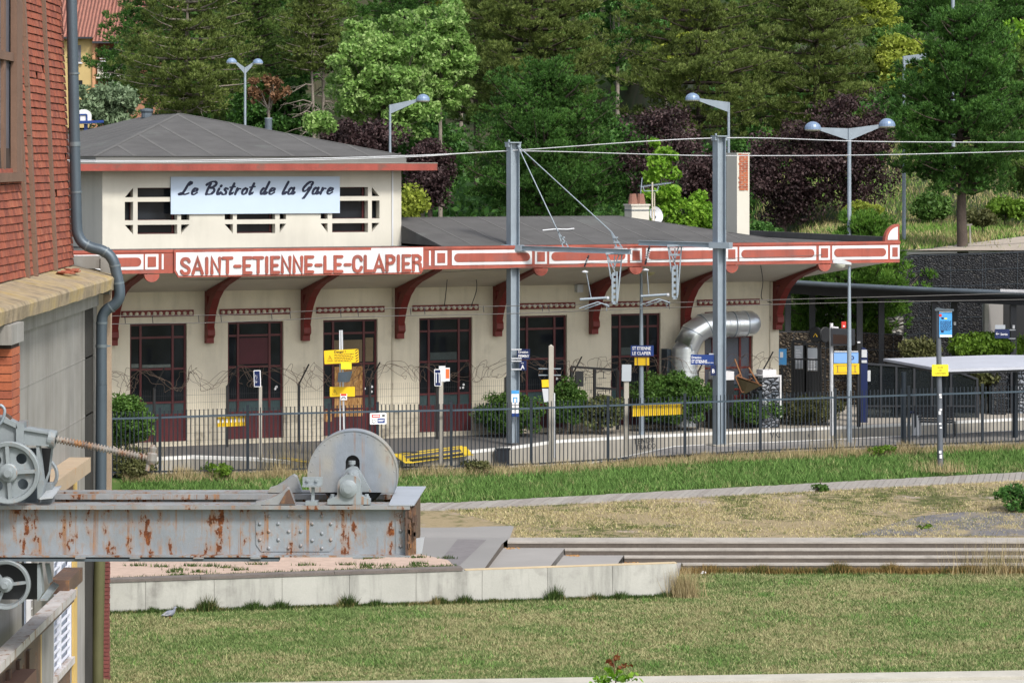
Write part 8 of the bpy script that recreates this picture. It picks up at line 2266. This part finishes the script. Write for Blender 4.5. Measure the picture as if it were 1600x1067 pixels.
# weeds along the wall foot and step foot
rng = np.random.default_rng(5)
n = 9000; s = rng.uniform(.04, 1, n); P = np.stack([A0.x+(B0.x-A0.x)*s, A0.y+(B0.y-A0.y)*s-np.abs(rng.normal(size=n))*.07-.01, np.full(n, -1.7)], 1)
hgts = .09+.42*np.array([max(0, mnoise.noise(Vector((v*26, 0, 1)))) for v in s]); grass('wall_foot_weeds', P, hgts, .011, M['weed'], .7, 'dark weeds along the foot of the concrete wall')
n = 9000; x = rng.uniform(3.7, 14, n); P = np.stack([x, 68.3-np.abs(rng.normal(size=n))*.08, np.full(n, -1.7)], 1)
hgts = .10+.22*np.array([max(0, mnoise.noise(Vector((v*1.7, 0, 8))))+.25 for v in x]); M['weed2'] = grassmat('rusty_weed_blades', ((.03,.055,.012),(.09,.12,.03)), ((.17,.11,.035),(.30,.20,.08)), .62, .4); grass('step_foot_weeds', P, hgts, .011, M['weed2'], .6, 'rusty dry weeds along the foot of the steps')
# weeds on the gravel
P = []
for _ in range(26):
    px, r_ = rng.uniform(175, 700), 0; r_ = rng.uniform(np.interp(px, [175,700], [872,872]), np.interp(px, [175,700], [906,890])); c = gtop(px, r_, .02)
    for q in range(60): P.append((c.x+rng.normal()*.11, c.y+rng.normal()*.05, c.z))
for _ in range(2500): 
    px = rng.uniform(175, 715); c = gtop(px, np.interp(px, [120,722], [912,889])-abs(rng.normal())*2.0, .02); P.append(tuple(c))
P = np.array(P); grass('gravel_weeds', P, .075, .012, M['weed'], .9, 'small weeds dotted over the pink gravel strip')
# hillside ground cover
n = 110000; X = rng.uniform(5, 27, n); Y = rng.uniform(98, 150, n); Z = np.array([hz(a, b) for a, b in zip(X, Y)]); _px = CX+F*X/Y; _rw = HZ+F*(H-Z)/Y; k = (_px > 1150) & ~((_px > 1425) & (_rw > np.interp(_px, [1425,1600,1720], [394,371,362])-1) & (Y < 112) & (rng.random(n) > .04))
M['hillg'] = grassmat('hill_blades', ((.08,.17,.025),(.18,.32,.06)), ((.30,.25,.11),(.46,.38,.20)), .42, .22)
grass('hill_grass', np.stack([X, Y, Z], 1)[k], .20, .018, M['hillg'], .9, 'rough grass and weeds on the sunlit hillside')
n = 52000; X = rng.uniform(-22, 30, n); Y = rng.uniform(103, 165, n); Z = np.array([hz(a, b) for a, b in zip(X, Y)])
C = np.stack([X, Y, Z+rng.uniform(0, 1.6, n)*np.clip(rng.normal(size=n)*.4+.6, .1, 1.6)], 1); k = ~((CX+F*X/Y > 1180) & (Y < 132)); V, Fi = leaves(C[k], .32); o = arr_mesh('undergrowth', V, Fi, L['dkleaf']); tag(o, 'dark undergrowth below the hillside trees', kind='stuff')
# foreground seedling at the bottom edge
se = new_thing('ailanthus_seedling', 'young seedling with reddish top leaves rising at the bottom edge', 'seedling', W(962, 1240, 48))
Ys = 48; stem = [W(960,1240,Ys), W(963,1100,Ys), W(962,1060,Ys), W(959,1035,Ys), W(958,1025,Ys)]
mb = MB(); mb.tube(stem, [.02,.014,.010,.007,.004], 6); mb.build('stem', mat('seedling_stem', (.16,.09,.05), .7), se)
rng = np.random.default_rng(15); C1 = []; C2 = []
for (px, r_, red) in ((930,1058,0),(945,1042,0),(985,1036,1),(996,1050,0),(975,1058,0),(950,1030,1),(965,1024,1),(940,1064,0),(1000,1060,0),(955,1052,0),(972,1046,0),(922,1066,0)):
    a = np.array(W(960, min(r_+14, 1064), Ys)); b = np.array(W(px, r_, Ys+rng.uniform(-.15,.15)))
    for q in np.linspace(.25, 1, 8):
        c = a+(b-a)*q+np.array([0,0,.05*math.sin(q*3)])
        for s_ in (-1, 1): (C1 if red else C2).append(c+np.array([0, .03*s_, -.025+.0*s_])+rng.normal(size=3)*.012)
for C, col, nm in ((C1, leafmat('reddish_leaves', (.10,.03,.015), (.20,.06,.02), (.22,.16,.04), .3, 3), 'red_leaf'), (C2, L['bright'], 'green_leaf')):
    V, Fi = leaves(np.array(C), .085); arr_mesh(nm, V, Fi, col, se)
# bramble at the right edge
shrub('bramble_bush','straggly green bramble on the dry grass at the right edge',1585,73.3,752,800,75,'dkleaf',1500,.085,80,'bush',-.85,.20,26)
shrub('weed_patch','small green weed patch on the dark gravel at right',1442,71.2,818,832,32,'hedgeb',500,.07,81,'weed',-1.0,.10,10)
shrub('weed_patch','small green weed tuft on the boardwalk',1281,75.9,756,767,30,'hedge',420,.07,82,'weed',-.66,.09,10)
shrub('weed_patch','dark weed tuft at the fence behind the black track box',748,76.9,716,742,60,'olbush',1600,.06,83,'weed',-.35,.16,20)
shrub('weed_patch','leafy weed with white flowers at the fence foot left of the second door',338,74.9,722,745,70,'hedgeb',1500,.055,84,'weed',-.2,.14,20)
shrub('weed_patch','broad leaved weeds at the fence foot near the platform lamp',1375,80.1,695,712,50,'hedgeb',900,.06,85,'weed',-.2,.12,14)
# pigeon
pg = new_thing('pigeon', 'grey pigeon walking on the lawn in front of the concrete wall', 'pigeon', G(265, 968, -1.7))
c = G(265, 967, -1.7); c.z = -1.7
mb = MB(); mb.smooth = True
prof = [(-.17,.012),(-.13,.025),(-.08,.05),(-.02,.065),(.04,.062),(.08,.045),(.10,.032),(.12,.026),(.135,.028),(.15,.027),(.165,.015),(.185,.004)]
ax = [(-.17,.07),(-.13,.085),(-.08,.10),(-.02,.115),(.04,.13),(.075,.155),(.09,.18),(.10,.205),(.105,.225),(.115,.24),(.125,.245),(.15,.24)]
mb.tube([(c.x+a, c.y, c.z+b) for a, b in ax], [p[1] for p in prof], 12); mb.build('body', mat('pigeon_feathers', (.22,.24,.30), .7, var=.25, scale=9), pg)
mb = MB(); 
for s_ in (-1, 1): mb.add([(c.x-.16,c.y+s_*.03,c.z+.09),(c.x-.05,c.y+s_*.062,c.z+.08),(c.x+.05,c.y+s_*.066,c.z+.12),(c.x+.02,c.y+s_*.050,c.z+.165),(c.x-.08,c.y+s_*.04,c.z+.15)], [(0,1,2,3,4)])
mb.build('wing', mat('pigeon_wing', (.42,.43,.46), .7), pg)
mb = MB()
for s_ in (-1, 1): mb.tube([(c.x+.01,c.y+s_*.025,c.z+.07),(c.x+.012,c.y+s_*.025,c.z)], .005, 5); mb.bar((c.x-.01,c.y+s_*.025,c.z+.004),(c.x+.04,c.y+s_*.025,c.z+.004), .012, .006)
mb.build('leg', M['orange'], pg)
lt = new_thing('litter', 'crumpled white and red wrapper on the lawn right of the wall end', 'litter', G(1099, 896, -1.7))
c = G(1099, 896, -1.68); mb = MB(); mb.add([c+Vector(q) for q in ((-.07,-.03,0),(.07,-.02,.01),(.08,.03,.03),(-.05,.04,.05),(0,0,.07))], [(0,1,4),(1,2,4),(2,3,4),(3,0,4)]); mb.build('wrapper', M['white'], lt)
# dark gravel patch on the dry grass
V = [gtop(px, r_, .006) for px, r_ in ((1335,836),(1395,818),(1440,806),(1500,800),(1560,799),(1640,806),(1660,838))]
mb = MB(); mb.add(V, [tuple(range(7))]); struct('gravel_patch', mb, mat('dark_gravel', (.13,.125,.13), .95, var=.3, scale=2.5, fine=12, c2=(.27,.22,.13), amount=.42, c2scale=1.3))
